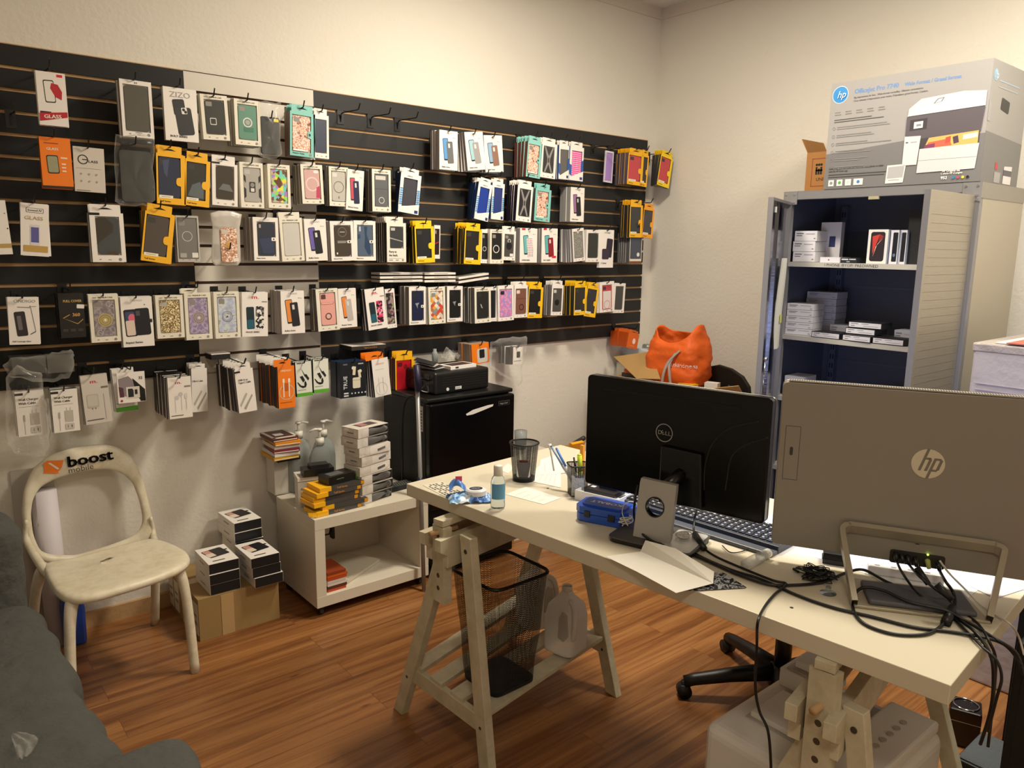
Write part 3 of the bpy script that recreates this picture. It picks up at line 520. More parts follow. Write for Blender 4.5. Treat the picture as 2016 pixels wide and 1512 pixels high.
# ---- fourth row
I(4, 'plain', (14, 585), (75, 584), (19, 679), 3, .008, 'white box with screen glass picture', art=[('t', 'ONDIGO', .18, .11, .06, '#9a958f', 'l', 1.15), ('d', .72, .19, .02, '#222222'), ('r', .76, .185, .92, .2, '#a8a29c'), ('p', .4, .56, .36, .52, -.1, '#2a2628'), ('p', .36, .54, .14, .3, -.1, '#6a6468'), ('g', '#2a2628', [(.3, .2), (.74, .21), (.745, .22), (.305, .21)]), ('g', '#2a2628', [(.73, .21), (.745, .21), (.88, .72), (.865, .72)]), ('g', '#2a2628', [(.87, .715), (.88, .73), (.7, .79), (.69, .775)]), ('t', 'Full Coverage Glass', .1, .945, .03, '#2a2826', 'l')], **SPB)
I(4, 'plain', (113, 578), (163, 577), (119, 666), 2, .03, 'black box with gold print', fc='#131312', sc='#0e0e0e', art=[('t', 'FULL COVER', .18, .2, .055, '#c9a25c', 'l', .85), ('p', .86, .3, .3, .09, .08, '#e4e0da'), ('t', '360', .5, .52, .075, '#d09a4a', 'l'), ('g', '#b58a48', [(.12, .55), (.4, .47), (.42, .485), (.16, .56), (.7, .68), (.92, .58), (.93, .6), (.7, .7)]), ('r', .1, .8, .3, .86, '#3a352c'), ('r', .4, .8, .6, .86, '#3a352c'), ('r', .7, .8, .9, .86, '#3a352c')], **SPB)
def mandala(c): return [('d', .52, .55, .33, c), ('o', .52, .55, .27, .04, '#8a7a5c'), ('o', .52, .55, .17, .03, '#8a7a5c'), ('d', .52, .55, .06, '#e8e0cc')]
FLW = [('o', .72, .12, .13, .02, '#c8c0cc'), ('o', .84, .18, .11, .02, '#c8c0cc'), ('o', .25, .32, .1, .02, '#b8b0bc'), ('o', .25, .9, .14, .02, '#c8c0cc')]
I(4, 'win', (173, 581), (232, 582), (182, 675), 2, .02, 'premium box with grey case and gold mandala', fc=OFF, c='grey_flower', cart=mandala('#b8a86c')+FLW)
I(4, 'plain', (236, 585), (298, 582), (245, 684), 3, .014, 'white box with rugged wallet case', sc='#a09890', art=[('t', 'ONDIGO', .3, .09, .035, '#c0bab6', 'l', 1.1), ('d', .75, .16, .018, '#222222'), ('p', .28, .52, .38, .54, -.05, '#1c1c26'), ('p', .28, .52, .3, .45, -.05, '#3a4a6a'), ('d', .33, .42, .12, '#d86a80', 1.2), ('p', .27, .62, .28, .3, -.05, '#dcc8b8'), ('p', .66, .5, .48, .54, -.05, '#191a22'), ('p', .52, .33, .13, .1, -.05, '#4a4c56'), ('r', .88, .45, .97, .52, '#191a22'), ('t', 'Impact Series', .08, .93, .042, '#2a2826', 'l')])
I(4, 'win', (305, 582), (359, 579), (311, 667), 2, .018, 'premium box with gold glitter case', fc=OFF, c='glitter_gold', hc='#b0aca4')
I(4, 'win', (362, 577), (414, 575), (366, 670), 2, .018, 'premium box with lilac case and gold mandala', fc=OFF, c='violet_flower', cart=mandala('#a898a8')+FLW, tab=.1, tx=(-.1, .5))
I(4, 'win', (420, 575), (470, 574), (425, 667), 2, .018, 'premium box with pale blue flower case', fc=OFF, c='ice_flower', cart=[('o', .5, .55, .28, .03, '#6a6c78'), ('o', .5, .55, .2, .02, '#7a7c88'), ('d', .5, .55, .05, '#5a5c68')])
I(4, 'mood', (476, 575), (527, 575), (477, 663), 2, .016, 'white box with black and white floral case', c='floral_white')
I(4, 'pic', (552, 573), (598, 571), (554, 658), 8, .018, 'white box with orange phone and black case', a='#e08a3c', c='#1c1a20', sc='#a39b97')
I(4, 'win', (621, 570), (664, 570), (627, 653), 4, .018, 'premium box with pink ring case', fc=OFF, c='#e2a398', sc='#5c5650', wr=(.16, .09, .88, .88), hc='#5a3c3a', cart=[('g', '#8a4a44', [(.05, .3), (.9, .3), (.85, .36), (.1, .36)]), ('g', '#e8aca2', [(.08, .305), (.87, .305), (.83, .35), (.12, .35)]), ('o', .5, .72, .2, .05, '#3a2826'), ('p', .5, .72, .24, .12, 0, '#e0b0a4')])
I(4, 'pic', (665, 569), (700, 567), (669, 646), 1, .02, 'white box with orange phone and grey case', a='#e8883a', c='#b9b2ac', foot='Retract Series', f=.145)
I(4, 'mood', (717, 570), (755, 568), (726, 651), 3, .02, 'tilted white box with pink floral case', c='floral_pink', sc='#1c1a1a', f=.165)
I(4, 'win', (757, 570), (776, 568), (763, 647), 1, .016, 'white box with dark floral case', head='', c='floral_dark', f=.14, hole=0, wr=(.06, .1, .86, .9), art=[('t', 'm.', .3, .07, .045, '#c8283c', 'l', 1.3)])
I(4, 'box', (805, 565), (838, 564), (806, 640), 5, .018, 'white box with navy case', c='#1f2542', sc='#948c88', hc='#23252c', art=PL, foot='Sleeved Series', cart=[('g', '#8a90a0', [(.3, .42), (.65, .4), (.5, .5), (.52, .6)])])
I(4, 'win', (843, 566), (876, 566), (845, 639), 2, .016, 'premium box with diamond patchwork case', fc=OFF, c='diamond_tiles', hc='#7a8a94')
I(4, 'box', (880, 564), (911, 563), (881, 634), 3, .018, 'white box with black case and square badge', c='#17191a', sc='#948c88', hc='#1c1c1c', art=PL, foot='Sleeved Series', cart=[('g', '#8a8a8a', [(.3, .42), (.6, .4), (.5, .5), (.52, .58)])])
I(4, 'win', (934, 567), (966, 565), (935, 637), 6, .017, 'premium box with charcoal case', fc=OFF, c='#272626', sc='#85817c', hc='#2c2c2c', cart=[('g', '#a8a8a8', [(.3, .45), (.4, .48), (.5, .62), (.4, .6)])])
I(4, 'win', (966, 565), (979, 564), (966, 633), 1, .018, 'narrow white box with black rounded case', head='', c='#1e1e20', hole=0, f=.14, wr=(0, .1, .8, .9))
I(4, 'win', (980, 563), (1011, 563), (981, 633), 2, .016, 'white box with violet glitter case', head='', c='glitter_violet', hc='#26262a', wr=(.1, .1, .9, .9), art=[('t', 'm.', .42, .08, .045, '#c8283c', 'l', 1.3)])
I(4, 'win', (1013, 562), (1039, 563), (1012, 626), 4, .014, 'white box with copper wallet ring case', head='', c='#7c5245', tab=.12, wr=(.1, .1, .92, .9), cart=[('r', .0, .38, 1, .39, '#5a3a30'), ('o', .55, .72, .22, .06, '#3a241e')], hc='#d8d0c8')
I(4, 'yel', (1041, 565), (1070, 565), (1038, 626), 4, .016, 'yellow framed black case beside copper case', c='#1d1d1d', fc='#f2c01c')
I(4, 'win', (1087, 561), (1110, 561), (1084, 621), 5, .014, 'white box with grey round-ring case', head='', c='#474543', tab=.14, cart=[('d', .5, .6, .25, '#18181a')], hc='#c8c4be', sc='#7d7976')
I(4, 'yel', (1131, 563), (1156, 563), (1129, 621), 6, .016, 'yellow framed matt black case', c='#201f1d', fc='#f2c01c')
I(4, 'yel', (1157, 564), (1180, 563), (1149, 622), 2, .016, 'yellow framed dark navy case', c='#20232c', fc='#f2c01c')
I(4, 'win', (1181, 556), (1209, 555), (1181, 616), 2, .014, 'white box with clear red-edged case', head='', c='#b23a44', tray='#e6e0dc', wr=(.16, .1, .86, .92), ins=.02, hc='#4a2a2c', cart=[('r', .1, .25, .9, .96, '#dcd2cc'), ('o', .5, .8, .3, .04, '#c87880')], f=.16)
I(4, 'win', (1210, 557), (1232, 557), (1206, 616), 2, .014, 'white box with dark grey case at row end', head='', c='#3c3c3a', wr=(.14, .1, .86, .9), hole=0)
# ---- bottom row
CBX = dict(name='cable_box', cat='cable box'); CHX = dict(name='charger_box', cat='charger box')
def wc(): return [('r', 0, .04, .28, .09, '#1a1a1c'), ('t', 'Wall Charger', .1, .21, .052, '#3a3632', 'l', .95), ('t', 'With Cable', .1, .295, .052, '#3a3632', 'l', .95), ('r', .1, .34, .8, .35, '#b8b0a6'), ('p', .25, .6, .07, .15, 0, '#a8a29a'), ('r', .24, .66, .26, .96, '#b8b2aa'), ('r', .46, .5, .78, .76, '#bdb6ac'), ('r', .54, .42, .56, .5, '#c8c2b8'), ('r', .68, .42, .7, .5, '#c8c2b8'), ('p', .62, .87, .34, .14, 0, '#c8c2b8'), ('r', .54, .84, .56, .9, '#55504a'), ('r', .68, .84, .71, .9, '#222222')]
I(5, 'plain', (28, 772), (85, 769), (36, 861), 3, .016, 'charger box inside clear bag', sc='#b8aea2', art=wc(), f=.165, **CHX)
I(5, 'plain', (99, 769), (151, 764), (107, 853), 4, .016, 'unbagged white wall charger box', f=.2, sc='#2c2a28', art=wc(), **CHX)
I(5, 'plain', (157, 741), (210, 738), (170, 837), 2, .016, 'grey-white plug box with red logo', f=.2, fc='#cfc7be', sc='#a8a096', art=[('t', 'm.', .32, .17, .075, '#c8283c', 'l', 1.4), ('r', .72, .25, .98, .29, '#77706a'), ('p', .36, .53, .44, .28, 0, '#b9b0a6'), ('p', .35, .52, .38, .22, 0, '#c8c0b6'), ('r', .3, .67, .33, .7, '#6a6460'), ('r', .42, .67, .45, .7, '#6a6460'), ('r', .78, .4, .8, .94, '#b8b0a6'), ('r', .06, .91, .7, .925, '#4a4440')], **CHX)
I(5, 'plain', (229, 735), (284, 730), (234, 795), 1, .004, 'tilted memory card pack', name='memory_card_pack', cat='memory card pack', f=.17, art=[('g', '#8a8084', [(.04, .2), (.4, .12), (.6, .3), (.62, .55), (.3, .8), (.06, .7)]), ('g', '#5a3440', [(.04, .45), (.2, .5), (.22, .8), (.06, .8)]), ('g', '#171516', [(.55, .2), (.98, .6), (.98, .98), (.8, .98), (.62, .6)]), ('r', .3, .48, .78, .86, '#d8d2c6'), ('g', '#23282a', [(.36, .54), (.52, .54), (.56, .6), (.56, .82), (.36, .82)]), ('p', .65, .66, .1, .16, 0, '#2a2c2e'), ('t', '32', .76, .25, .09, '#3a3836', 'l'), ('d', .12, .92, .045, '#b03030')])
I(5, 'plain', (219, 728), (262, 724), (230, 812), 2, .014, 'white and green pack behind memory card', f=.14, art=[('r', 0, .9, 1, 1, '#4a9a2a'), ('r', .05, .8, .7, .815, '#6a645c')], **CBX)
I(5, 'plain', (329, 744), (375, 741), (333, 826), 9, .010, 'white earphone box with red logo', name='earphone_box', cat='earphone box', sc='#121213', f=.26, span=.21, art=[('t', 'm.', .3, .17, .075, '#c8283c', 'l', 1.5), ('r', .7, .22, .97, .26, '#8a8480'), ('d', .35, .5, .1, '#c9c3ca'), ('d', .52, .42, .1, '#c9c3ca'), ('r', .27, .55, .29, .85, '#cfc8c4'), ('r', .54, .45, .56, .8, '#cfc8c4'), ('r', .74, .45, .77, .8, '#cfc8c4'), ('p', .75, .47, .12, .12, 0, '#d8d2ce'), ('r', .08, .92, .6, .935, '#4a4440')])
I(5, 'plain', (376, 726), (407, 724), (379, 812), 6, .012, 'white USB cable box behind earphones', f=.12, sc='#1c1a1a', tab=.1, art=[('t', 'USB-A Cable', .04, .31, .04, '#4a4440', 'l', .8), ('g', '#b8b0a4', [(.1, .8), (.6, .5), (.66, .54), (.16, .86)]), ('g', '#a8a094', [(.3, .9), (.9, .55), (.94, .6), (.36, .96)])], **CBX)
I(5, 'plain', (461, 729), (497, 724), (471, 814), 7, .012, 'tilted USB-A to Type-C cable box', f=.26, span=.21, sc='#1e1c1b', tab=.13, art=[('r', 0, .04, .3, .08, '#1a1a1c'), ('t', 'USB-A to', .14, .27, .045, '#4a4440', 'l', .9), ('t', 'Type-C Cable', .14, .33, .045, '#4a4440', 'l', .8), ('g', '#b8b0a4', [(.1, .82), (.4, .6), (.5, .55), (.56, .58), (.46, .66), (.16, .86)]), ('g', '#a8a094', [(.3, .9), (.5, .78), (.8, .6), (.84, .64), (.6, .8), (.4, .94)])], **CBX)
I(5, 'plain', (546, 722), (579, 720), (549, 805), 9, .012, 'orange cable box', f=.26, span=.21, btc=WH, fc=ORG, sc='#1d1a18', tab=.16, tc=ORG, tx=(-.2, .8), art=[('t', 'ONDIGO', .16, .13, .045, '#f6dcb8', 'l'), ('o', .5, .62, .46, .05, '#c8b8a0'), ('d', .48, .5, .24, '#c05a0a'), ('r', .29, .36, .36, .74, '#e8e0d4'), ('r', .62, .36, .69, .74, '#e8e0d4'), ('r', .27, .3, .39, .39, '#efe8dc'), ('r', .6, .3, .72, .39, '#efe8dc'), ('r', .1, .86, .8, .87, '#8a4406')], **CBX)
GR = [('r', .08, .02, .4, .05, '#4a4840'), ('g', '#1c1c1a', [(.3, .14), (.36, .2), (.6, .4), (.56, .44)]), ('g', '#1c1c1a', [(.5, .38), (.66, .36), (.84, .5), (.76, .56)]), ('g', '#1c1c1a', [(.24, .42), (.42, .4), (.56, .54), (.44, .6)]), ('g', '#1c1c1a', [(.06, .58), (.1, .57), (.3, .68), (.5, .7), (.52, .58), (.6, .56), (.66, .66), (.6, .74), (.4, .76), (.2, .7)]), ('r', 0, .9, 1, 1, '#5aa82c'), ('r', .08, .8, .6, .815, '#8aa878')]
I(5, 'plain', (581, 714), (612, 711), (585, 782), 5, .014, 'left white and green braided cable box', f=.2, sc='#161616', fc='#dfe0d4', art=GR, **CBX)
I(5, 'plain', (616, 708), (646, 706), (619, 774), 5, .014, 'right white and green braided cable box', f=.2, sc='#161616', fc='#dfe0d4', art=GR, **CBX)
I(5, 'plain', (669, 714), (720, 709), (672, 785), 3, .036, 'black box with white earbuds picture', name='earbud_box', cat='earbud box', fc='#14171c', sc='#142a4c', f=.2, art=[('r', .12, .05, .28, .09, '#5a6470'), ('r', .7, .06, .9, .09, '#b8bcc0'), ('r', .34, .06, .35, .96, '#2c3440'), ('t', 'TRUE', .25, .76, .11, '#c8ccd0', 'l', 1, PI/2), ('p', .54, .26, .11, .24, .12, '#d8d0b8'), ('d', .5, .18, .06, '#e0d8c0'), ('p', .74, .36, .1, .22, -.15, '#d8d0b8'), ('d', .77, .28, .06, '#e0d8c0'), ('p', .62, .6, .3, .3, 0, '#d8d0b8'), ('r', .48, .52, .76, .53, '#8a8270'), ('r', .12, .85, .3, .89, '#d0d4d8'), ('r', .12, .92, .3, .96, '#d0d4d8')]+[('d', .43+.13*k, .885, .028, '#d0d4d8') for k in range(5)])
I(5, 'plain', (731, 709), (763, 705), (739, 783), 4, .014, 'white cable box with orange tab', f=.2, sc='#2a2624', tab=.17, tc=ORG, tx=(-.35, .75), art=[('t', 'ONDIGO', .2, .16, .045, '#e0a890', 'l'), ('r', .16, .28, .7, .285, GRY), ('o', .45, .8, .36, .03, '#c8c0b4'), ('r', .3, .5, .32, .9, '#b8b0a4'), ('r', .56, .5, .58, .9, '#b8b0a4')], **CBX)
I(5, 'yel', (778, 706), (816, 705), (779, 783), 3, .02, 'yellow framed bright red case', c='#b81a26', tc='#f2b41c', sc='#5a1218', hc='#5a0e14', cart=[('d', .6, .2, .13, '#7a1018')], f=.175)
I(5, 'plain', (928, 679), (962, 677), (930, 719), 4, .012, 'orange smart watch band pack', name='watch_band_pack', cat='watch band pack', fc=ORG, sc='#a89484', span=.12, art=[('p', .6, .6, .6, .7, 0, '#c8c4bc'), ('p', .58, .52, .3, .42, 0, '#1c1c1e')])
I(5, 'plain', (1005, 684), (1029, 685), (1004, 718), 4, .02, 'white pack with dark wooden watch band', name='watch_band_pack', cat='watch band pack', sc='#33261f', span=.1, art=[('r', 0, 0, .22, 1, '#33261f'), ('p', .66, .45, .3, .36, 0, '#2a2a2a'), ('r', .3, .8, .9, .83, GRY)])
I(5, 'plain', (1238, 655), (1259, 656), (1233, 684), 5, .020, 'small orange box under the panel end', f=.19, name='accessory_box', cat='accessory box', fc='#d8621c', sc='#b04a14', span=.15, tab=.2, art=[('d', .6, .5, .14, '#f0d8c8', 1.3), ('r', .3, .82, .7, .84, '#f0b890')])
# white boxes lying across the hooks
BW = mat('#e4ddd4', .5)
for a, b, k, s in ((748, 832, 3, 'left'), (836, 897, 3, 'middle')):
    for j in range(k):
        p, q = at(a, 537+7.4*j, 1, -.11), at(b, 537+7.4*j, 1, -.11); m = MB(); m.box((0, 0, -.0105), (q.x-p.x, .085, 0), BW, BW)
        draw(m, [('r', .3, .3, .75, .6, '#a8a49c')], q.x-p.x, .0105)
        m.build('flat_phone_box', loc=p, label='white flat box in the %s pile lying on the hooks, %s one' % (s, ('top', 'middle', 'bottom')[j]), cat='flat phone box', group='white flat boxes lying on hooks')
for j in range(2):
    p, q = at(903, 546+8*j, 1, -.12), at(962, 537+8*j, 1, -.12); m = MB(); L = (q-p).length; m.box((0, 0, -.0105), (L, .08, 0), BW)
    o = m.build('flat_phone_box', label='%s white flat box slanting at the right of the pile on the hooks' % ('upper', 'lower')[j], cat='flat phone box', group='white flat boxes lying on hooks')
    o.matrix_world = Matrix.Translation(p) @ Matrix.Rotation(-math.atan2(q.z-p.z, q.x-p.x), 4, 'Y')
m = MB()
p = at(692, 683, 1, -.13); q = at(760, 678, 1, -.13)
m.box((0, 0, -.018), (q.x-p.x, .12, 0), mat('#2c2622', .5)); m.box((.001, .001, -.001), (q.x-p.x-.001, .119, .0015), BW); m.text('Type-C to 3.5mm', (q.x-p.x)*.35, -.012, .007, cm('#d88a3c'), -.0006)
m.build('adapter_box', loc=p, label='flat brown box with a white lid lying above the earbud boxes', cat='adapter box')
p = at(416, 697, 1, -.12); q = at(453, 695, 1, -.12)
m = MB(); m.box((0, 0, -.025), (q.x-p.x, .08, -.004), cm('#1a1a1a')).box((0, 0, -.004), (q.x-p.x, .08, 0), BW).build('adapter_box', loc=p, label='small black box with a white lid lying above the cable boxes', cat='adapter box')
# clear bags
film_bag('plastic_bag', [(12, 745), (30, 718), (80, 735), (88, 770), (96, 820), (97, 880), (88, 902), (25, 892), (12, 860), (10, 790)], .03, 'crumpled clear bag around the leftmost charger box', 'plastic bag', .175, amp=.006)
film_bag('plastic_bag', [(8, 722), (20, 705), (90, 700), (140, 688), (146, 712), (138, 742), (100, 752), (20, 745)], .03, 'crumpled clear bag of grey boxes at the left end above the chargers', 'plastic bag', .14, amp=.008, seed=5)
p, q = at(22, 706, 1, -.14), at(90, 706, 1, -.14)
MB().box((p.x, -.14, p.z-.06), (q.x, -.05, p.z), mat('#4a4844', .5)).build('accessory_box', label='dark grey box inside the clear bag above the chargers, left one', cat='accessory box')
MB().box((q.x+.005, -.13, p.z-.065), (q.x+.09, -.05, p.z), mat('#55524c', .5)).build('accessory_box', label='dark grey box inside the clear bag above the chargers, right one', cat='accessory box')
film_bag('plastic_bag', [(965, 672), (1000, 664), (1036, 664), (1034, 690), (1026, 720), (1026, 750), (1020, 760), (985, 738), (962, 722)], .03, 'clear bag hanging around the watch band packs', 'plastic bag', .175, amp=.006, seed=9)
# ================================================================ left side: chair, sofa, cartons, rolling cube, fridge
PLASTIC = mat('#ded4bd', .42, 0, dirt='#cdc1a4', ds=18)
def loop_resample(pts, n):
    L = [0]; P = pts+[pts[0]]
    for i in range(len(pts)): L.append(L[-1]+math.dist(P[i], P[i+1]))
    out = []
    for k in range(n):
        t = L[-1]*k/n; i = max(j for j in range(len(pts)) if L[j] <= t); u = (t-L[i])/(L[i+1]-L[i])
        out.append((P[i][0]+(P[i+1][0]-P[i][0])*u, P[i][1]+(P[i+1][1]-P[i][1])*u))
    return out
t = empty('stacking_chair', (-3.385, -.4, 0), 0, 'white moulded plastic chair with scuffed seat and printed backrest', 'chair')
# backrest: a rounded ring, leaning back a little
outer = [(150, 1118), (100, 1112), (66, 1100), (50, 1060), (42, 1010), (46, 965), (62, 925), (95, 896), (150, 879), (205, 873), (242, 882), (266, 906), (282, 945), (298, 1008), (306, 1050), (300, 1075), (240, 1090)]
inner = [(150, 1093), (105, 1093), (80, 1086), (66, 1055), (61, 1015), (64, 985), (78, 960), (108, 944), (160, 929), (212, 924), (240, 931), (261, 950), (274, 985), (281, 1020), (278, 1040), (262, 1056), (215, 1074)]
def backpt(px, py): return at(px, py, 1, -.135+.07*(1100-py)/230)
n = 52; ro, ri = loop_resample(outer, n), loop_resample(inner, n); N3 = Vector((0, .026, 0)); base = Vector((-3.385, -.4, 0))
vs = []; 
for k in range(n):
    a, b = backpt(*ro[k])-base, backpt(*ri[k])-base; c = (a+b)/2; d = (a-b)
    for (u, v) in ((-.5, -.2), (-.3, -.55), (0, -.68), (.3, -.55), (.5, -.2), (.5, .4), (.2, .75), (-.2, .75), (-.5, .4)): vs.append(c+d*u+Vector((0, .022*v, 0)))
q = 9; m = MB(); m.add(vs, [(k*q+j, ((k+1) % n)*q+j, ((k+1) % n)*q+(j+1) % q, k*q+(j+1) % q) for k in range(n) for j in range(q)], PLASTIC)
back = m.build('backrest', t, smooth=True, sub=1, fix=True)
# print on the backrest band
m = MB(); rot = .16
def bp(px, py): return backpt(px, py)-base+Vector((0, -.0162, 0))
for pts, c in (([(84, 912), (91, 905), (124, 904), (120, 918), (112, 929), (117, 930), (84, 930), (86, 921)], '#ef7a12'), ([(93, 910), (97, 909), (115, 920), (112, 923)], '#e8dccb')):
    yy = 0 if c[1] == 'e' and c[2] == 'f' else -.0007
    m.add([bp(a, b)+Vector((0, yy, 0)) for a, b in pts], [tuple(range(len(pts)))], mat(c, .4))
p0, p1 = bp(130, 919), bp(219, 902); ang = math.atan2(p1.z-p0.z, p1.x-p0.x); L = (p1-p0).length
_, _, wd = text_mesh('boost')
m.M = Matrix.Translation(p0) @ Matrix.Rotation(-ang, 4, 'Y') @ Matrix.Diagonal((L/wd, 1, L/wd*.86, 1))
for ox, oz in ((0, 0), (.05, .0), (.1, 0), (0, .05), (.1, .05)): m.text('boost', ox, oz, 1, mat('#141414', .4), -.00002*ox)
p0, p1 = bp(133, 930), bp(182, 919); _, _, wd = text_mesh('mobile'); L = (p1-p0).length
m.M = Matrix.Translation(p0) @ Matrix.Rotation(-ang, 4, 'Y') @ Matrix.Scale(L/wd, 4); m.text('mobile', 0, 0, 1, mat('#3a3632', .4), 0); m.M = Matrix()
m.build('printed_sticker', t)
# seat: dished rounded slab with a hand slot
SO = [(82, 1106), (90, 1130), (104, 1155), (122, 1170), (150, 1175), (190, 1168), (260, 1148), (320, 1129), (355, 1114), (371, 1103), (376, 1092), (368, 1080), (345, 1068), (318, 1058), (300, 1055), (250, 1067), (200, 1080), (150, 1094), (108, 1102)]
SO = [(q.x+3.385, q.y+.4) for q in (at(a, b, 2, .43) for a, b in SO)]; SCX, SCY = sum(q[0] for q in SO)/len(SO), sum(q[1] for q in SO)/len(SO); SOR = loop_resample(SO, 48)
def seatpt(u, v, top=True):
    x, y = SOR[int(round(u*48)) % 48]; x, y = SCX+(x-SCX)*v, SCY+(y-SCY)*v
    return Vector((x, y, .43 if top else .408-.012*(v > .9)))
m = MB(); NU = 48; R_ = [.24, .4, .6, .8, .92, 1.0]
def slot(a, top): # inner hole ring
    return Vector((SCX-.03+.030*math.cos(a), SCY+.085+.016*math.sin(a)+.12*.034*math.cos(a), .426 if top else .40))
vs = []; rings = []
for top in (True, False):
    rs = [[slot(2*PI*k/NU, top) for k in range(NU)]]+[[slot(2*PI*k/NU, top)*(1-s)+seatpt(k/NU, 1, top)*s+Vector((0, 0, -.012*(s*(1-s))*3 if top else 0)) for k in range(NU)] for s in (.15, .4, .7, .9)]+[[seatpt(k/NU, 1, top)+Vector((0, 0, -.004)) for k in range(NU)]]
    rings += rs if top else rs[::-1]
vs = [v for r in rings for v in r]; NR = len(rings)
m.add(vs, [(i*NU+k, i*NU+(k+1) % NU, ((i+1) % NR)*NU+(k+1) % NU, ((i+1) % NR)*NU+k) for i in range(NR) for k in range(NU)], PLASTIC)
m.build('seat', t, smooth=True, sub=1, fix=True)
for (fx, fy), (tx, ty), tz in (((.222, -.215), (.212, -.185), .398), ((.208, .255), (.20, .13), .398), ((-.19, -.30), (-.165, -.262), .398), ((-.235, .22), (-.20, .12), .398)):
    m = MB(); m.tube(smooth_path([(tx*.84, ty*.84, tz+.004), (tx*.95, ty*.95, tz-.02), (tx+(fx-tx)*.3, ty+(fy-ty)*.3, tz*.68), (fx, fy, .0)], 5), [.0235-.0065*min(1, k/9) for k in range(16)], PLASTIC, 14); m.build('leg', t, smooth=True)
for s in (-1, 1):   # shoulders joining seat and backrest
    m = MB(); b = at(301, 1040, 1, -.13)-base if s > 0 else at(50, 1050, 1, -.13)-base; c = at(312, 1072, 2, .42)-base if s > 0 else at(78, 1118, 2, .42)-base
    m.tube(smooth_path([c+Vector((-.045*s, -.06, -.026)), c+Vector((-.016*s, -.01, -.014)), (b.x-.002*s, b.y-.010, b.z-.03), (b.x-.006*s, b.y-.004, b.z+.05)], 5), [.0175-.012*(k/15)**2 for k in range(16)], PLASTIC, 12); m.build('side_rail', t, smooth=True)
# roll of white paper and sheet behind the chair, blue bottle
m = MB(); a = at(95, 1000, 1, -.07); m.cyl((a.x, -.062, 0), (a.x-.01, -.062, .62), .044, mat('#cfc8cc', .6), n=28); m.build('paper_roll', label='tall white paper roll standing behind the plastic chair', cat='paper roll', smooth=True)
a, b = at(20, 930, 1, -.02), at(70, 1300, 1, -.02)
MB().box((a.x, -.010, .02), (a.x+.14, -.003, a.z), mat('#bcb4aa', .7)).build('foam_board', label='pale board leaning on the wall behind the chair back', cat='board')
m = MB(); c = at(158, 1262, 2, 0); BLU = mat('#1646a8', .3, 0, coat=.3)
m.prism([(-.035, 0), (.04, 0), (.042, .15), (.036, .2), (.02, .235), (-.015, .235), (-.034, .2), (-.038, .15)], -.03, .03, BLU); o = m.build('detergent_bottle', loc=(c.x-.02, -.12, 0), label='blue plastic detergent bottle on the floor behind the chair leg', cat='bottle', bevel=.012, seg=3)
m = MB(); m.cyl((0, 0, .233), (0, 0, .262), .016, mat('#e8e4dc', .4), n=18); m.build('cap', o, smooth=True)
# sofa
FAB = mat('#4c4c48', .95, 0, bump=.5, bs=11, bd=.05)
def cushion(name, a, b, r, amp, parent, freq=4, seed=0):
    (x0, y0, z0), (x1, y1, z1) = a, b; bm = bmesh.new(); bmesh.ops.create_cube(bm, size=1); me = bpy.data.meshes.new(name)
    bmesh.ops.subdivide_edges(bm, edges=bm.edges[:], cuts=27, use_grid_fill=True); c = Vector(((x0+x1)/2, (y0+y1)/2, (z0+z1)/2)); h = Vector(((x1-x0)/2, (y1-y0)/2, (z1-z0)/2))
    for v in bm.verts:
        p = Vector((v.co.x*2*h.x, v.co.y*2*h.y, v.co.z*2*h.z)); q = Vector([max(-(h[i]-r), min(h[i]-r, p[i])) for i in range(3)]); d = p-q
        if d.length > 1e-6: p = q+d.normalized()*r
        w = c+p; nz = noise.noise(Vector((w.x*freq*1.0+seed, w.y*freq*2.2, w.z*freq)))+.5*noise.noise(Vector((w.x*freq*3+seed, w.y*freq*5, w.z*freq*3)))+.45*(1-abs(noise.noise(Vector((w.x*2.2+w.y*2+seed, w.y*12, w.z*4))))*4 if amp > .015 else 0)
        dirn = p.normalized(); v.co = w+dirn*nz*amp
    bm.to_mesh(me); bm.free(); me.polygons.foreach_set('use_smooth', [True]*len(me.polygons)); me.materials.append(FAB)
    o = bpy.data.objects.new(name, me); COL.objects.link(o); s = o.modifiers.new('sub', 'SUBSURF'); s.levels = s.render_levels = 1
    if parent: o.parent = parent; o.matrix_parent_inverse = parent.matrix_world.inverted()
    return o
t = empty('sofa', (0, 0, 0), 0, 'dark grey fabric sofa cut by the left edge, beside the plastic chair', 'sofa')
cushion('seat_cushion', (-4.75, -1.62, .1), (-3.6, -.52, .42), .09, .026, t)
cushion('back_cushion', (-4.75, -.6, .08), (-3.645, -.36, .685), .07, .012, t, seed=4)
cushion('arm_cushion', (-4.7, -1.98, .06), (-3.47, -1.6, .45), .06, .010, t, seed=9)
m = MB()
for x in (-4.6, -3.75):
    for y in (-1.8, -.55): m.cyl((x, y, 0), (x, y, .12), .02, mat('#1c1a18', .5))
m.build('feet', t)
m = MB(); a = at(60, 1470, 2, .425); N = 9
m.grid(lambda u, v: Vector((a.x-.03+.045*u*(.4+.6*math.sin(PI*v)), a.y-.06+.11*v, .438+.008*noise.noise(Vector((u*4, v*5, 3)))+.006*math.sin(u*7+v*3)**2)), 14, 14, BAG); m.build('plastic_wrapper', label='small scrap of clear plastic on the sofa seat', cat='plastic wrapper', smooth=True)
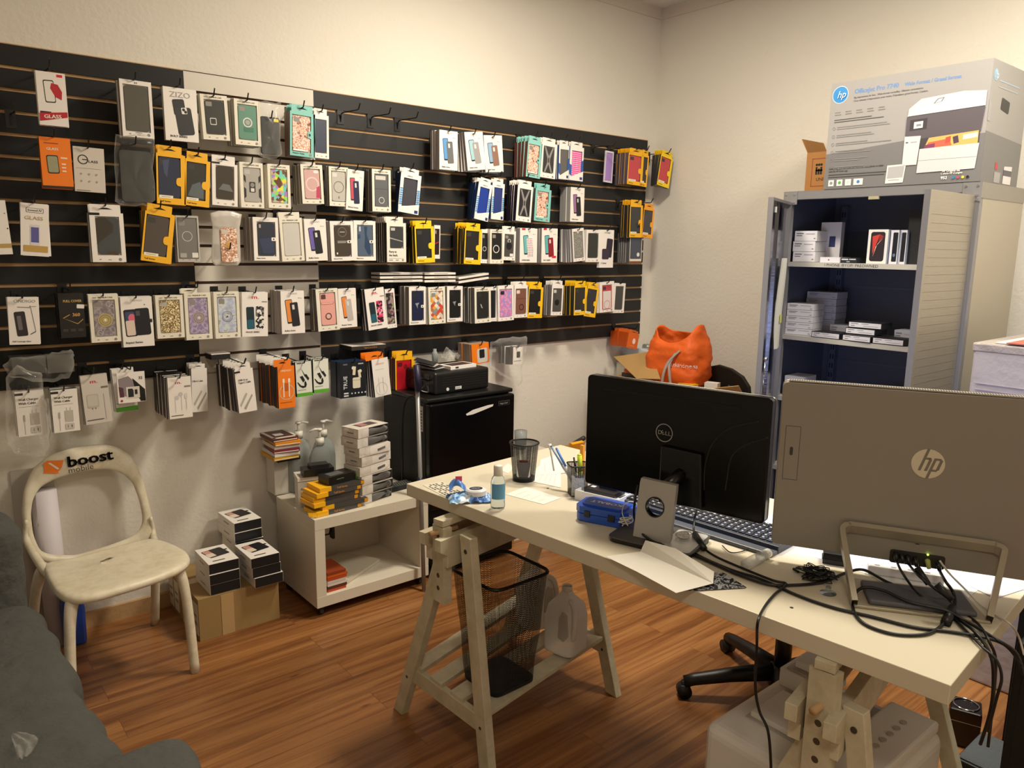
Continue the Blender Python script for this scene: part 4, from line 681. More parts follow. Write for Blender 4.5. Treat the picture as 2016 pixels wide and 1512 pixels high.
# carton on the floor with the phone boxes
CARD = mat('#987b4c', .75, 0, bump=.2, bs=20, bd=.004)
m = MB(); m.box((-3.078, -.405, 0), (-2.752, -.03, .175), CARD)
m.box((-3.0795, -.24, .0), (-3.078, -.19, .175), mat('#c8ad7c', .4)).box((-3.079, -.24, .1735), (-2.752, -.19, .1762), mat('#b8986a', .35)).box((-2.99, -.4065, .0), (-2.94, -.405, .17), mat('#b8986a', .35))
for y in (-.395, -.31, -.15, -.075): m.box((-3.0800, y, .02), (-3.078, y+.06, .15), mat('#cfc4b0', .6)); m.box((-3.0806, y+.01, .06), (-3.080, y+.045, .075), mat('#8a8070', .6)); m.box((-3.0806, y+.01, .095), (-3.080, y+.05, .105), mat('#8a8070', .6))
m.build('cardboard_carton', label='brown cardboard carton on the floor under the phone case boxes', cat='cardboard carton')
BKS = mat('#101014', .5); WHB = cm(WH)
def phonebox_art(m, w, d, z):
    m.M = Matrix.Translation((0, 0, z)) @ Matrix.Rotation(-PI/2, 4, 'X') @ Matrix.Translation((0, 0, 0)); 
    A = [('p', .34, .42, .36, .46, -.2, '#1c1c26'), ('p', .33, .4, .28, .38, -.2, '#c89484'), ('p', .31, .5, .26, .2, -.2, '#e0d0c0'), ('p', .64, .38, .44, .46, -.2, '#17171d'), ('r', .84, .3, .94, .36, '#17171d'), ('r', .2, .8, .6, .84, '#4a4844')]
    m.M = Matrix.Translation((0, 0, z)) @ Matrix(((1, 0, 0, 0), (0, 0, 1, 0), (0, -1, 0, 0), (0, 0, 0, 1))); m.M = Matrix(((1, 0, 0, 0), (0, 0, 1, d), (0, -1, 0, z), (0, 0, 0, 1)))
    draw(m, A, w, d); m.M = Matrix()
def impact_box(x, y, z, w, d, h, top, label, grp, rz=0):
    m = MB(); m.box((0, 0, 0), (w, d, h), WHB); m.box((.0008, -.0006, .0008), (w-.0008, 0, h-.0008), BKS); m.box((w, .0008, .0008), (w+.0006, d-.0008, h-.0008), BKS)
    m.box((-.0006, d*.35, h*.45), (0, d*.65, h*.55), mat('#8a8680', .6))
    if top:
        a = [('p', .34, .42, .36, .46, -.2, '#1c1c26'), ('p', .33, .4, .28, .38, -.2, '#c89484'), ('p', .31, .5, .26, .2, -.2, '#e0d0c0'), ('p', .64, .38, .44, .46, -.2, '#17171d'), ('r', .84, .3, .94, .36, '#17171d'), ('r', .2, .84, .6, .88, '#4a4844')]
        m.M = Matrix(((1, 0, 0, 0), (0, 0, 1, d), (0, -1, 0, h), (0, 0, 0, 1)))
        draw(m, a, w, d); m.M = Matrix()
    m.build('phone_case_box', loc=(x, y, z), rz=rz, label=label, cat='phone case box', group=grp)
for nm, x, y, k, z in (('front left', -3.025, -.398, 3, .1765), ('right', -2.872, -.44, 3, .1765), ('back', -2.862, -.235, 5, .1765)):
    for j in range(k):
        top = j == k-1; pos = 'topmost' if top else ('bottom' if j == 0 else ('middle' if k == 3 else ('second', 'third', 'fourth')[j-1]+' from below'))
        impact_box(x+random.uniform(-.003, .003)+(.006 if nm == 'right' and j == 0 else 0), y+random.uniform(-.003, .003), z+j*.0428, .118, .185, .042, top, 'white and black phone case box, %s in the %s stack on the carton' % (pos, nm), 'boxes stacked on the carton', random.uniform(-.03, .03))
# rolling white cube shelf
LAC = mat('#d6cdbb', .35)
t = empty('rolling_cube_shelf', (-2.635, -.52, 0), 0, 'white open cube shelf on casters below the slatwall', 'shelf')
W, D, zb, zt, th = .555, .39, .048, .438, .048
for nm, a, b in (('top_panel', (0, 0, zt-th), (W, D, zt)), ('bottom_panel', (0, 0, zb), (W, D, zb+th)), ('side_panel', (0, .0006, zb+th), (.045, D-.0006, zt-th)), ('side_panel', (W-.045, .0006, zb+th), (W, D-.0006, zt-th)), ('back_panel', (.045, D-.012, zb+th), (W-.045, D-.002, zt-th))):
    MB().box(a, b, LAC).build(nm, t, bevel=.0012)
for x in (.03, W-.03):
    for y in (.04, D-.04):
        m = MB(); m.cyl((x-.008, y, .021), (x+.008, y, .021), .021, mat('#2a2826', .5)); m.box((x-.012, y-.012, .03), (x+.012, y+.012, .0475), mat('#6a625a', .4, .6)); m.build('caster', t, smooth=False)
m = MB(); m.M = Matrix.Translation((-2.50, -.49, .098)) @ Matrix.Rotation(.5, 4, 'Z'); m.box((.02, .0, 0), (.30, .22, .012), mat('#c9c0ac', .5)); m.M = Matrix(); m.build('flat_box', label='large flat white box lying inside the cube shelf', cat='flat box')
for j in range(7):
    c = ('#b8481c', '#5a2a1c', '#d8d0c4', '#cfc6b8', '#b8481c', '#c8581c', '#8a3818')[j]
    MB().box((-2.575, -.50, .0965+j*.0125), (-2.49+.004*(j % 3), -.36, .1075+j*.0125), mat(c, .5)).build('flat_case_pack', label=('orange', 'brown', 'white', 'cream', 'orange', 'bright orange', 'rust')[j]+' flat pack inside the cube shelf, layer %s of the left pile' % ('one', 'two', 'three', 'four', 'five', 'six', 'seven')[j], cat='flat package', group='flat packs in the cube shelf')
m = MB(); m.tube([(-2.57, -.36, .30), (-2.5, -.37, .30), (-2.49, -.37, .33)], .004, HK); m.box((-2.49, -.385, .28), (-2.48, -.355, .34), HK); m.build('loose_hook', label='black hook stub standing inside the cube shelf', cat='hook')
# pile on the cube
ZC = .4385
m = MB(); m.box((-2.71, -.12, ZC+.0), (-2.62, -.03, ZC+.16), mat('#c9c2b6', .6)); 
m.build('white_carton', loc=(.075, 0, 0), label='plain white upright carton at the back left of the cube shelf', cat='carton')
t = MB(); t.box((0, 0, 0), (.112, .085, .128), mat('#d4cdc2', .5)).box((-.001, -.001, .112), (.113, .101, .130), mat('#dcd5ca', .5)); t.box((-.0012, -.0012, .1115), (.1132, -.001, .113), BKS)
t.text('Router', .012, .075, .009, BKS, -.0004)
for k in range(8): t.box((.012+k*.0032, -.0008, .035), (.0135+k*.0032+(k % 3)*.0006, -.0002, .06), BKS)
t.build('router_box', loc=(-2.62, -.335, ZC), rz=-.25, label='white box with a barcode label between the tall carton and yellow packs', cat='router box')
# mixed packs on the carton
cols = [('#c8951c', 'yellow'), ('#d8d0c6', 'white'), ('#7a2c34', 'maroon'), ('#cfc6bc', 'pale'), ('#d88a1c', 'orange'), ('#5c2c2a', 'clear fronted dark red')]
zz = ZC+.162
MB().box((-2.635, -.165, zz), (-2.53, -.02, zz+.016), BKS).build('flat_case_pack', label='black flat pack at the bottom of the mixed pile beside the pump bottles', cat='flat package'); zz += .0165
for j, (c, nmc) in enumerate(cols):
    m = MB(); hh = .0155; m.box((0, 0, 0), (.115, .15, hh), cm(c), cm(c)); m.box((.002, -.0005, .003), (.11, 0, hh*.4), mat('#e6dfd4', .5))
    if j == 5: m.box((.012, .014, hh), (.103, .136, hh+.0008), mat('#4a201e', .3)); m.box((.03, .05, hh+.0008), (.07, .09, hh+.0016), mat('#c8c0b8', .3)); m.box((0, 0, hh), (.012, .15, hh+.002), mat('#d8d0c4', .4)).box((.103, 0, hh), (.115, .15, hh+.002), mat('#d8d0c4', .4)).box((0, 0, hh), (.115, .014, hh+.002), mat('#d8d0c4', .4))
    m.build('flat_case_pack', loc=(-2.66+random.uniform(-.006, .006), -.19+random.uniform(-.004, .004), zz), rz=random.uniform(-.06, .06)-.05, label=nmc+' flat case pack in the mixed pile beside the pump bottles', cat='flat package', group='mixed case packs on the carton'); zz += .0165
# yellow packs
zz = ZC+.001
for j in range(6):
    m = MB(); hh = .0185; m.box((0, 0, 0), (.205, .115, hh), mat('#3a3833', .4), mat('#4a4744', .3)); m.box((-.003, -.001, 0), (.05, .1155, hh+.0004), cm(YEL)).box((.05, .06, hh-.001), (.205, .1155, hh+.0004), cm(YEL)); m.box((.19, -.001, .002), (.207, .1155, hh-.002), cm('#d89418'))
    if j in (0, 4, 5): m.text('Tuff Series', .075, .005, .0085, cm('#e8a040'), -.0012)
    if j == 0: m.poly([(-.003, 0), (-.04, .012), (-.045, .03), (-.003, .02)], cm(YEL), 0)
    m.build('phone_case_pack', loc=(-2.60+(-.01, .02, -.02, -.015, -.005, .012)[j], -.50+(0, .012, .005, .02, .008, .015)[j], zz), rz=(.06, -.03, .08, .02, .07, .03)[j], label='yellow and black case pack, %s in the pile at the shelf front' % ('bottom', 'second from below', 'third from below', 'fourth from below', 'fifth from below', 'topmost')[j], cat='phone case box', group='yellow packs on the cube shelf'); zz += .0192
m = MB(); m.box((0, 0, 0), (.15, .075, .035), mat('#141513', .35)); m.box((.138, -.0006, -.0004), (.1506, .0756, .0356), mat('#5aa02c', .4)); m.text('scosche', .04, .018, .007, cm('#8aa070'), -.0008, wide=1.2); m.box((.02, .015, .035), (.09, .06, .0356), mat('#5a5a58', .4))
m.build('car_charger_box', loc=(-2.545, -.475, zz+.001), rz=.16, label='black box with a green end on the yellow packs', cat='accessory box')
m = MB(); m.box((0, 0, 0), (.13, .07, .03), mat('#121212', .4)).box((.03, .01, .03), (.11, .06, .045), mat('#171717', .4)); m.build('adapter_box', loc=(-2.60, -.355, ZC+.135), rz=-.2, label='black box with rounded black lump behind the green ended box', cat='accessory box')
# pump bottles
CLR = mat('#b9bfbd', .25, 0, trans=.55, ior=1.2); PUMP = mat('#d8d4ca', .4)
for x, y, s, lab, bl in ((-2.515, -.12, 1.0, 'clear pump bottle at the back left of the cube shelf', 0), (-2.40, -.13, .97, 'clear pump bottle beside the bagged boxes', 0), (-2.462, -.225, .93, 'big clear pump bottle with blue label in front of the other two', 1)):
    e = empty('pump_bottle', (x, y, ZC), -.15, lab, 'pump bottle', 'pump bottles on the cube shelf')
    m = MB(); m.lathe([(.046*s, 0), (.052*s, .01), (.052*s, .15*s), (.049*s, .19*s), (.036*s, .225*s), (.016, .245*s), (.015, .262*s)], CLR, sx=1.08, sy=.72, n=28); m.build('bottle_body', e, smooth=True)
    z = .262*s; m = MB(); m.cyl((0, 0, z-.012), (0, 0, z+.018), .019, PUMP, n=20); m.cyl((0, 0, z+.018), (0, 0, z+.055), .006, PUMP); m.cyl((0, 0, z+.053), (0, 0, z+.062), .014, PUMP, .011)
    m.tube([(0, 0, z+.058), (-.02 if bl else .02, 0, z+.060), (-.045 if bl else .045, 0, z+.052)], .0055, PUMP); m.build('pump_head', e, smooth=True)
    if bl: m = MB(); m.prism(rrect(-.045, .05, -.012, .135, .012), -.052, -.044, mat('#1c5cb0', .4)); m.build('label', e)
# bagged white boxes
zz = ZC+.001; hs = [.038]*9
for j in range(8):
    blk = j in (0, 1, 2, 6, 7); dx = (.0, .006, .004, -.004, .006, -.005, -.012, -.008)[j]
    m = MB(); hh = .0405; m.box((0, 0, 0), (.175, .105, hh), mat('#d2cac0', .5)); m.box((.06, -.0008, .002), (.174, 0, hh-.002), BKS if blk else mat('#e2dbd2', .5))
    if not blk: m.prism(rot2(rrect(.1, hh*.35, .145, hh*.62, .004), .12, hh*.5, .15), -.0016, -.0008, BKS)
    m.box((-.0006, .03, hh*.4), (0, .07, hh*.55), mat('#6a6660', .6))
    if j == 7: m.box((.04, .03, hh), (.14, .08, hh+.0008), mat('#4a4240', .4)); m.box((.05, .035, hh+.0008), (.09, .075, hh+.0016), mat('#b07a78', .4))
    o = m.build('bagged_accessory_box', loc=(-2.395+dx, -.475, zz), rz=.22+random.uniform(-.05, .05), label='bagged white box, layer %s of the tall stack beside the fridge' % ('one', 'two', 'three', 'four', 'five', 'six', 'seven', 'eight')[j], cat='bagged box', group='bagged boxes stacked on the cube shelf')
    b = MB()
    def bf(u, v, j=j, hh=hh):
        a = 2*PI*u; c, s = math.cos(a), math.sin(a); rx = .098+.006*math.sin(9*a+j); ry = .062+.006*math.cos(7*a+j)
        f = math.sin(PI*min(1, max(0, v)))**.35; return Vector((.0875+math.copysign(abs(c)**.5, c)*rx*(.55+.45*f)+.006*noise.noise(Vector((c*3, s*3, v*4+j))), .0525+math.copysign(abs(s)**.5, s)*ry*(.55+.45*f)+.008*noise.noise(Vector((s*4, c*4, v*5+j))), -.0005+(hh+.0015)*v))
    b.grid(bf, 36, 7, glassy('wrap_film', '#f2efe8', .05, .08), cu=True); b.build('plastic_wrap', o, smooth=True); zz += .0425
# black keyboard-like grille box beside the stack
m = MB(); m.box((0, 0, 0), (.13, .07, .02), mat('#1a1a1a', .6)); 
for i in range(10):
    for j in range(4): m.prism(disc(.008+i*.0125+(j % 2)*.006, .01+j*.016, .005, 6), .0202, .0215, mat('#6a6a66', .5), ax='z')
m.build('mesh_pad', loc=(-2.2, -.40, ZC), rz=.1, label='black pad with hexagon mesh between the bagged stack and the desk', cat='mesh pad')
# fridge
FR = mat('#060607', .2, 0, spec=.3); FRS = mat('#0d0d0e', .55)
t = empty('mini_fridge', (-2.04, -.48, 0), 0, 'black glossy mini fridge with a torn label on the door', 'fridge')
W, D, H = .50, .42, .865
MB().box((0, .045, .02), (W, D, H-.02), FRS).build('cabinet_body', t, bevel=.006)
MB().box((-.004, .02, H-.02), (W+.004, D, H), mat('#111111', .35)).build('top_panel', t, bevel=.006)
m = MB(); m.prism([(0, .33), (W, .33), (W, H-.024), (0, H-.024)], 0, .043, FR); m.build('door', t, bevel=.010, seg=4)
d = MB(); d.box((W*.86-.035, -.002, H-.075), (W*.86+.035, .0005, H-.052), mat('#8a8a8a', .3, .8)).box((W*.86-.033, -.003, H-.0735), (W*.86+.033, -.0015, H-.0535), mat('#101010', .3)); d.text('Magic Chef', W*.86-.027, H-.068, .0085, mat('#c8c8c8', .3, .5), -.0034, wide=.9); d.build('badge', t)
m = MB(); m.poly([(.20, H-.09), (.24, H-.075), (.33, H-.063), (.365, H-.062), (.36, H-.072), (.30, H-.085), (.24, H-.097), (.205, H-.098)], mat('#d8d4cc', .7), -.0006); m.build('torn_label', t)
m = MB(); m.prism([(0, .025), (W, .025), (W, .27), (W*.6, .285), (0, .255)], 0, .043, FR); m.build('lower_door', t, bevel=.010, seg=4)
m = MB(); m.tube([(.02, -.003, .285), (W*.45, -.012, .30), (W-.02, -.003, .33)], .006, mat('#3a3a3c', .15, .3)); m.build('handle_lip', t, smooth=True)
m = MB(); m.box((-.002, .06, H-.16), (-.0004, .11, H-.04), mat('#bdb8b0', .6))
for k in range(7): m.box((-.0028, .065, H-.15+k*.014), (-.002, .105-.004*(k % 3), H-.145+k*.014), mat('#55524e', .6))
m.build('rating_label', t)
# UPS on the fridge
t = empty('battery_backup', (-1.965, -.405, H+.0005), .05, 'black battery backup unit with outlets on top of the fridge', 'battery backup')
UP = mat('#121213', .4); m = MB(); m.box((0, 0, 0), (.335, .27, .105), UP); m.build('housing', t, bevel=.012, seg=3)
m = MB()
for k in range(6): m.box((.04, -.0012, .03+k*.011), (.325, .0002, .034+k*.011), mat('#070707', .6))
m.build('front_grille', t)
m = MB(); m.prism(disc(.075, .022, .008), -.0025, .0, mat('#d8d8d4', .3)); m.build('power_button', t)
m = MB(); m.box((.12, -.002, .016), (.158, 0, .030), mat('#cfcfcb', .4)); m.text('BACK-UPS', .123, .020, .005, BKS, -.0026, wide=.8); m.build('badge', t)
for i in range(4):
    for j in range(2):
        m = MB(); m.box((-.002, .04+i*.055, .03+j*.04), (.001, .075+i*.055, .055+j*.04), mat('#1c1c1e', .3)); m.box((-.003, .05+i*.055, .038+j*.04), (-.0018, .054+i*.055, .047+j*.04), mat('#000000', .5)); m.build('outlet', t)
m = MB(); m.tube(smooth_path([(-1.97, -.36, .93), (-2.02, -.37, .945), (-2.035, -.38, .90), (-2.0, -.40, .885), (-1.985, -.36, .91), (-2.03, -.35, .87), (-2.07, -.3, .80), (-2.07, -.28, .4), (-2.07, -.27, .02)]), .0045, HK); m.build('power_cable', label='black power cable coiled at the battery backup outlets', cat='cable')
m = MB(); m.box((0, 0, 0), (.165, .095, .016), cm(WH)); m.box((.02, .012, .016), (.15, .083, .0165), mat('#4a3434', .4)); m.box((.03, -.0006, .004), (.05, 0, .012), mat('#3a3836', .5)); m.build('phone_case_box', loc=(-1.85, -.37, H+.1065), rz=.1, label='white case box lying on the battery backup', cat='phone case box')
m = MB()
for k in range(5): m.M = Matrix.Translation((-1.93, -.36+.004*k, H+.107+.006*k)) @ Matrix.Rotation(.15*k+.2, 4, 'Z') @ Matrix.Rotation(.06*k, 4, 'X'); m.box((0, 0, 0), (.09, .10, .001), mat('#bdb6ac' if k % 2 else '#2a2a2c', .4))
m.M = Matrix(); m.build('film_sheets', label='loose pile of glossy film sheets at the left of the backup unit', cat='film sheets')
m = MB(); m.grid(lambda u, v: Vector((-1.74+.08*u, -.20+.1*v, H+.125+.04*abs(noise.noise(Vector((u*3, v*3, 1))))*2)), 14, 14, glassy('wrap_film', '#f2efe8', .05, .08)); m.build('crumpled_wrap', label='crumpled clear wrap on the back of the battery backup', cat='plastic wrap', smooth=True)
m = MB(); m.lathe([(.014, 0), (.016, .05), (.012, .06), (.009, .062), (.009, .075)], CLR, n=16); m.build('sample_bottle', loc=(-1.80, -.16, H+.107), label='tiny clear bottle with white cap behind the case box', cat='bottle', smooth=True)
# mop pole in front of the fridge
t = empty('mop_handle', (-2.12, -.53, 0), 0, 'grey pole with dark blue grip leaning by the fridge', 'mop')
m = MB(); m.cyl((-.015, -.035, 0), (.0, .03, .92), .0095, mat('#8c8a88', .35, .3), n=14); m.build('pole', t, smooth=True)
m = MB(); m.cyl((-.001, .022, .92), (.001, .038, 1.035), .0145, mat('#1a1c38', .45), n=14); m.build('grip', t, smooth=True)
m = MB(); m.cyl((-.0085, .0, .47), (-.0075, .004, .53), .012, mat('#1a1c38', .45), n=14); m.build('joint_collar', t, smooth=True)
# ================================================================ steel cabinet and what is on, in and beside it
XF, YL, YR, CH = -.56, -1.28, -2.125, 1.828
STL = mat('#8d8c8e', .4, .45); STD = mat('#5c6278', .45, .3); INT = mat('#555868', .5, .1); SHF = mat('#b9b6ae', .45, .1)
def ribbed(name, c, rough, metal):
    if name in MATS: return MATS[name]
    m = bpy.data.materials.new(name); m.use_nodes = True; MATS[name] = m; n, l = m.node_tree.nodes, m.node_tree.links; b = n['Principled BSDF']
    b.inputs['Base Color'].default_value = (*lin(c), 1); b.inputs['Roughness'].default_value = rough; b.inputs['Metallic'].default_value = metal
    tc = n.new('ShaderNodeTexCoord'); wv = n.new('ShaderNodeTexNoise'); mp = n.new('ShaderNodeMapping'); mp.inputs['Scale'].default_value = (3, 3, 140); l.new(tc.outputs['Object'], mp.inputs[0]); l.new(mp.outputs[0], wv.inputs['Vector']); wv.inputs['Scale'].default_value = 2
    bp = n.new('ShaderNodeBump'); bp.inputs['Strength'].default_value = .25; bp.inputs['Distance'].default_value = .002; l.new(wv.outputs['Fac'], bp.inputs['Height']); l.new(bp.outputs[0], b.inputs['Normal'])
    st = n.new('ShaderNodeTexNoise'); st.inputs['Scale'].default_value = 5; st.inputs['Detail'].default_value = 6; l.new(tc.outputs['Object'], st.inputs['Vector']); mr = n.new('ShaderNodeMapRange'); mr.inputs['To Min'].default_value = rough-.1; mr.inputs['To Max'].default_value = rough+.16
    l.new(st.outputs['Fac'], mr.inputs['Value']); l.new(mr.outputs[0], b.inputs['Roughness']); return m
BRU = ribbed('brushed_steel', '#a9a294', .42, .6); POL = ribbed('polished_steel', '#9a9aa2', .13, 1.0)
t = empty('steel_cabinet', (XF, YL, 0), -PI/2, 'tall grey steel cabinet with both doors open', 'cabinet')   # local x runs to the right, y runs to the wall
W, D = YL-YR, .48; P = .036
m = MB()
for x in (0, W-P):
    m.box((x, 0, 0), (x+P, .03, CH), STL)
m.box((P, 0, CH-.038), (W-P, .03, CH), STL); m.box((P, 0, .04), (W-P, .03, .09), STL); m.build('front_frame', t, bevel=.0015)
m = MB(); m.box((0, .03, .02), (.004, D, CH-.002), STD).build('side_panel', t)
m = MB(); m.box((W-.004, .03, .02), (W, D, CH-.002), mat('#b4ac9c', .4, .4)); m.box((W, .0, CH-.06), (W+.002, D, CH), mat('#9a968c', .4, .5)); m.build('side_panel', t)
MB().box((.004, D-.006, .02), (W-.004, D, CH-.002), INT).build('back_panel', t)
MB().box((0, .0, CH-.002), (W, D, CH+.001), STL).build('top_panel', t)
m = MB()
for z in (1.66, 1.38, 1.0, .72): m.box((.06, D-.010, z-.004), (W-.06, D-.0062, z+.004), STD)
for x in (.055, W-.085):
    m.box((x, D-.04, .1), (x+.03, D-.0061, CH-.05), STD)
    for k in range(34): m.box((x+.006, D-.0412, .14+k*.048), (x+.011, D-.0398, .165+k*.048), mat('#14161e', .7)); m.box((x+.019, D-.0412, .14+k*.048), (x+.024, D-.0398, .165+k*.048), mat('#14161e', .7))
m.build('shelf_track', t)
for x in (-.004, W-.066):
    m = MB(); m.prism([(x, CH-.06), (x+.07, CH-.06) if x < 0 else (x+.07, CH-.075), (x+.07, CH), (x, CH)], -.0025, -.0005, STL)
    for a, b in ((.012, .014), (.055, .014), (.012, .044), (.055, .05)): m.cyl((x+a, -.005, CH-b), (x+a, -.0025, CH-b), .0045, mat('#c8c8cc', .25, .9), n=10)
    m.build('corner_bracket', t)
m = MB(); m.box((W/2-.02, -.001, CH-.05), (W/2+.025, .01, CH-.037), mat('#a0987c', .5)); m.build('latch_catch', t)
for i, z in enumerate((1.503, 1.155, .852, .5)):
    m = MB(); m.box((.006, .012, z-.022), (W-.006, D-.045, z-.0005), SHF)
    if i == 0: m.text('I PHONE /BYOP/ PREOWNED', .22, z-.0165, .0125, mat('#2a2a2c', .5), .0116, wide=1.1)
    m.build('shelf', t)
# doors: right one open square to the front, left one not quite
def door(hx, ang, flip, panel, inner, wd=.405):
    """leaf hinged at local x=hx; leaf frame: x from hinge outwards, y = thickness"""
    e = bpy.data.objects.new('door', None); COL.objects.link(e); e.parent = t; e.location = (hx, -.002, .1); e.rotation_euler = (0, 0, ang)
    s = 1 if flip else -1; m = MB(); H = CH-.15
    m.box((.0004, -s*.0008, .0004), (wd-.0004, s*.003, H-.0004), panel); m.box((0, 0, 0), (.012, s*.022, H), STL).box((wd-.012, 0, 0), (wd, s*.022, H), STL).box((.012, 0, 0), (wd-.012, s*.022, .012), STL).box((.012, 0, H-.012), (wd-.012, s*.022, H), STL)
    m.build('door_leaf', e); m = MB(); m.box((.03, s*.0032, .03), (wd-.03, s*.005, H-.03), inner); m.box((wd*.45, s*.005, .012), (wd*.45+.05, s*.014, H-.012), POL); m.build('inner_lining', e); return e, H
e, H = door(W-.018, -PI/2, False, BRU, STD)
e.children[0].data.materials[0] = BRU
m = MB()
for k in range(42): m.box((.014, -.0004, .3+k*.0315), (.38, .0014, .3009+k*.0315), mat('#7d776c', .5, .3))
m.build('panel_ribs', e)
m = MB(); m.cyl((.36, .0, .93), (.36, .012, .93), .010, mat('#d8d8d8', .12, 1), n=16); m.build('lock', e, smooth=True)
m = MB(); m.prism(rrect(.325, .68, .385, .89, .02), .0003, .003, STL); m.prism(rrect(.345, .72, .365, .87, .009), .003, .0036, mat('#0c0c0c', .6)); m.build('handle_recess', e)
e, H = door(.018, -PI/2+math.radians(20), True, BRU, POL)
m = MB(); m.M = Matrix.Translation((.05, .0155, 1.0)); m.grid(lambda u, v: Vector((.13*u+.02*math.sin(v*3), .004+.01*math.sin(u*2.5+v*2)**2, .42*v)), 8, 14, mat('#d8d6cc', .7)); m.box((.05, .016, .12), (.09, .017, .16), mat('#d2cf6a', .7)); m.M = Matrix(); m.build('paper_note', e)
m = MB(); m.box((.26, .006, 1.62), (.285, .008, 1.645), mat('#e4e4e0', .6)); m.build('sticker', e)
m = MB(); m.cyl((.385, .024, .98), (.385, .04, .98), .008, mat('#e0e0e0', .1, 1), n=14); m.cyl((.385, .03, .76), (.385, .03, .97), .0025, mat('#e0e0e0', .1, 1), n=8); m.build('latch_rod', e, smooth=True)
# things on the shelves; local frame of the cabinet: q(px, py, depth) = local point at depth d behind the front
def cq(px, py, d): p = at(px, py, 0, XF+d); return YL-p.y, d, p.z
def sbox(px0, px1, ptop, zb, d, dep, c, label, art=None, name='phone_box', cat='phone box', side=None, grp=None, rz=0, ptb=None):
    x0, _, z1 = cq(px0, ptop, d); x1 = cq(px1, ptop, d)[0]; h = z1-zb if ptb is None else ptb; m = MB(); m.M = Matrix()
    m.box((0, 0, -h), (x1-x0, dep, 0), mat(side or c, .5), mat(c, .5)); draw(m, art or [], x1-x0, h)
    o = m.build(name, label=label, cat=cat, group=grp); o.location = (XF+d, YL-x0, zb+h); o.rotation_euler = (0, 0, -PI/2+rz); return o
LB = [('r', .08, .2, .4, .3, '#6a6a70'), ('r', .08, .42, .34, .5, '#6a6a70'), ('r', .5, .25, .9, .34, '#9a9aa2'), ('r', .86, .7, .94, .78, '#6a6a70')]
S1, S2, S3 = 1.503, 1.155, .852
x0, x1 = cq(1563, 480, .05)[0], cq(1604, 480, .05)[0]
for j, (dx, w_) in enumerate(((.0, .1), (-.004, .1), (.002, .11))):
    m = MB(); m.box((0, 0, 0), (x1-x0, .13, .047), mat('#cfccd0', .5)); m.M = Matrix.Translation((0, 0, .047)); draw(m, LB, x1-x0, .047)
    m.build('phone_box', loc=(XF+.05, YL-x0-dx, S1+.001+j*.0485), rz=-PI/2+.12, label='white phone box with label print, %s in the top shelf stack' % ('bottom', 'middle', 'top')[j], cat='phone box', group='white boxes stacked on the top cabinet shelf')
sbox(1618, 1658, 438, S1, .19, .03, '#c9c7d0', 'tall white tablet box upright behind the top shelf stack', [('r', .45, .35, .75, .62, '#2c3460')], side='#9a9aa4', cat='tablet box', name='tablet_box')
sbox(1615, 1653, 506, S1, .03, .1, '#cfcdd4', 'flat white phone box with a red dot at the top shelf front', [('d', .45, .5, .035, '#8a1c24')])
sbox(1654, 1687, 507, S1, .04, .1, '#1b1d24', 'flat black phone box beside the red dot box', [('r', .1, .2, .5, .45, '#b8bcc4'), ('r', .55, .2, .95, .4, '#b8bcc4'), ('r', .4, .65, .6, .85, '#8a8e98')])
RED = [('p', .5, .5, .72, .86, 0, '#1c1a20'), ('p', .5, .5, .64, .8, 0, '#2a2026'), ('g', '#b83a34', [(.22, .2), (.6, .14), (.4, .5), (.28, .72)]), ('g', '#e0b8a8', [(.78, .24), (.5, .42), (.3, .8), (.42, .5)]), ('g', '#8a2a2c', [(.6, .14), (.8, .2), (.55, .38)])]
sbox(1711, 1750, 452, S1, .05, .035, '#d5d2ce', 'white phone box with a red phone picture on the top shelf', RED, side='#8f96a8')
sbox(1755, 1771, 453, S1, .065, .04, '#cfced6', 'white upright box right of the red phone box', [('p', .62, .5, .6, .86, 0, '#14161e'), ('d', .6, .74, .16, '#5a6a8a', 1.3)], side='#8a92a6')
sbox(1773, 1787, 453, S1, .08, .04, '#cfced6', 'second white upright box from the red phone box', [('p', .6, .5, .6, .86, 0, '#14161e')], side='#8a92a6')
sbox(1792, 1832, 414, S1, .10, .06, '#131418', 'tall black case at the right end of the top shelf', [('o', .6, .5, .4, .03, '#24262c')], cat='black case', name='black_case')
def stack(n, px0, px1, d, dep, hh, zb, rz, lab, grp, c='#cfccd2', art=LB):
    x0, x1 = cq(px0, 640, d)[0], cq(px1, 640, d)[0]
    for j in range(n):
        m = MB(); m.box((0, 0, 0), (x1-x0, dep, hh), mat(c, .5)); m.M = Matrix.Translation((0, 0, hh)); draw(m, art, x1-x0, hh)
        m.build('phone_box', loc=(XF+d, YL-x0+random.uniform(-.002, .002), zb+.001+j*(hh+.0015)), rz=-PI/2+rz, label='white flat phone box, number %s up in the %s' % (('one', 'two', 'three', 'four', 'five', 'six')[j], lab), cat='phone box', group=grp)
stack(5, 1547, 1596, .04, .13, .0285, S2, .14, 'front left cabinet stack', 'front stack on the second cabinet shelf')
stack(6, 1584, 1640, .24, .13, .032, S2, .1, 'rear cabinet stack', 'rear stack on the second cabinet shelf', '#b4b3bd')
BLK2 = [('r', .02, .1, .98, .9, '#d0cfd4'), ('r', .08, .25, .3, .35, '#5a5a60'), ('r', .4, .25, .62, .34, '#8a8a90'), ('r', .45, .6, .9, .66, '#8a8a90'), ('r', .08, .6, .2, .68, '#5a5a60')]
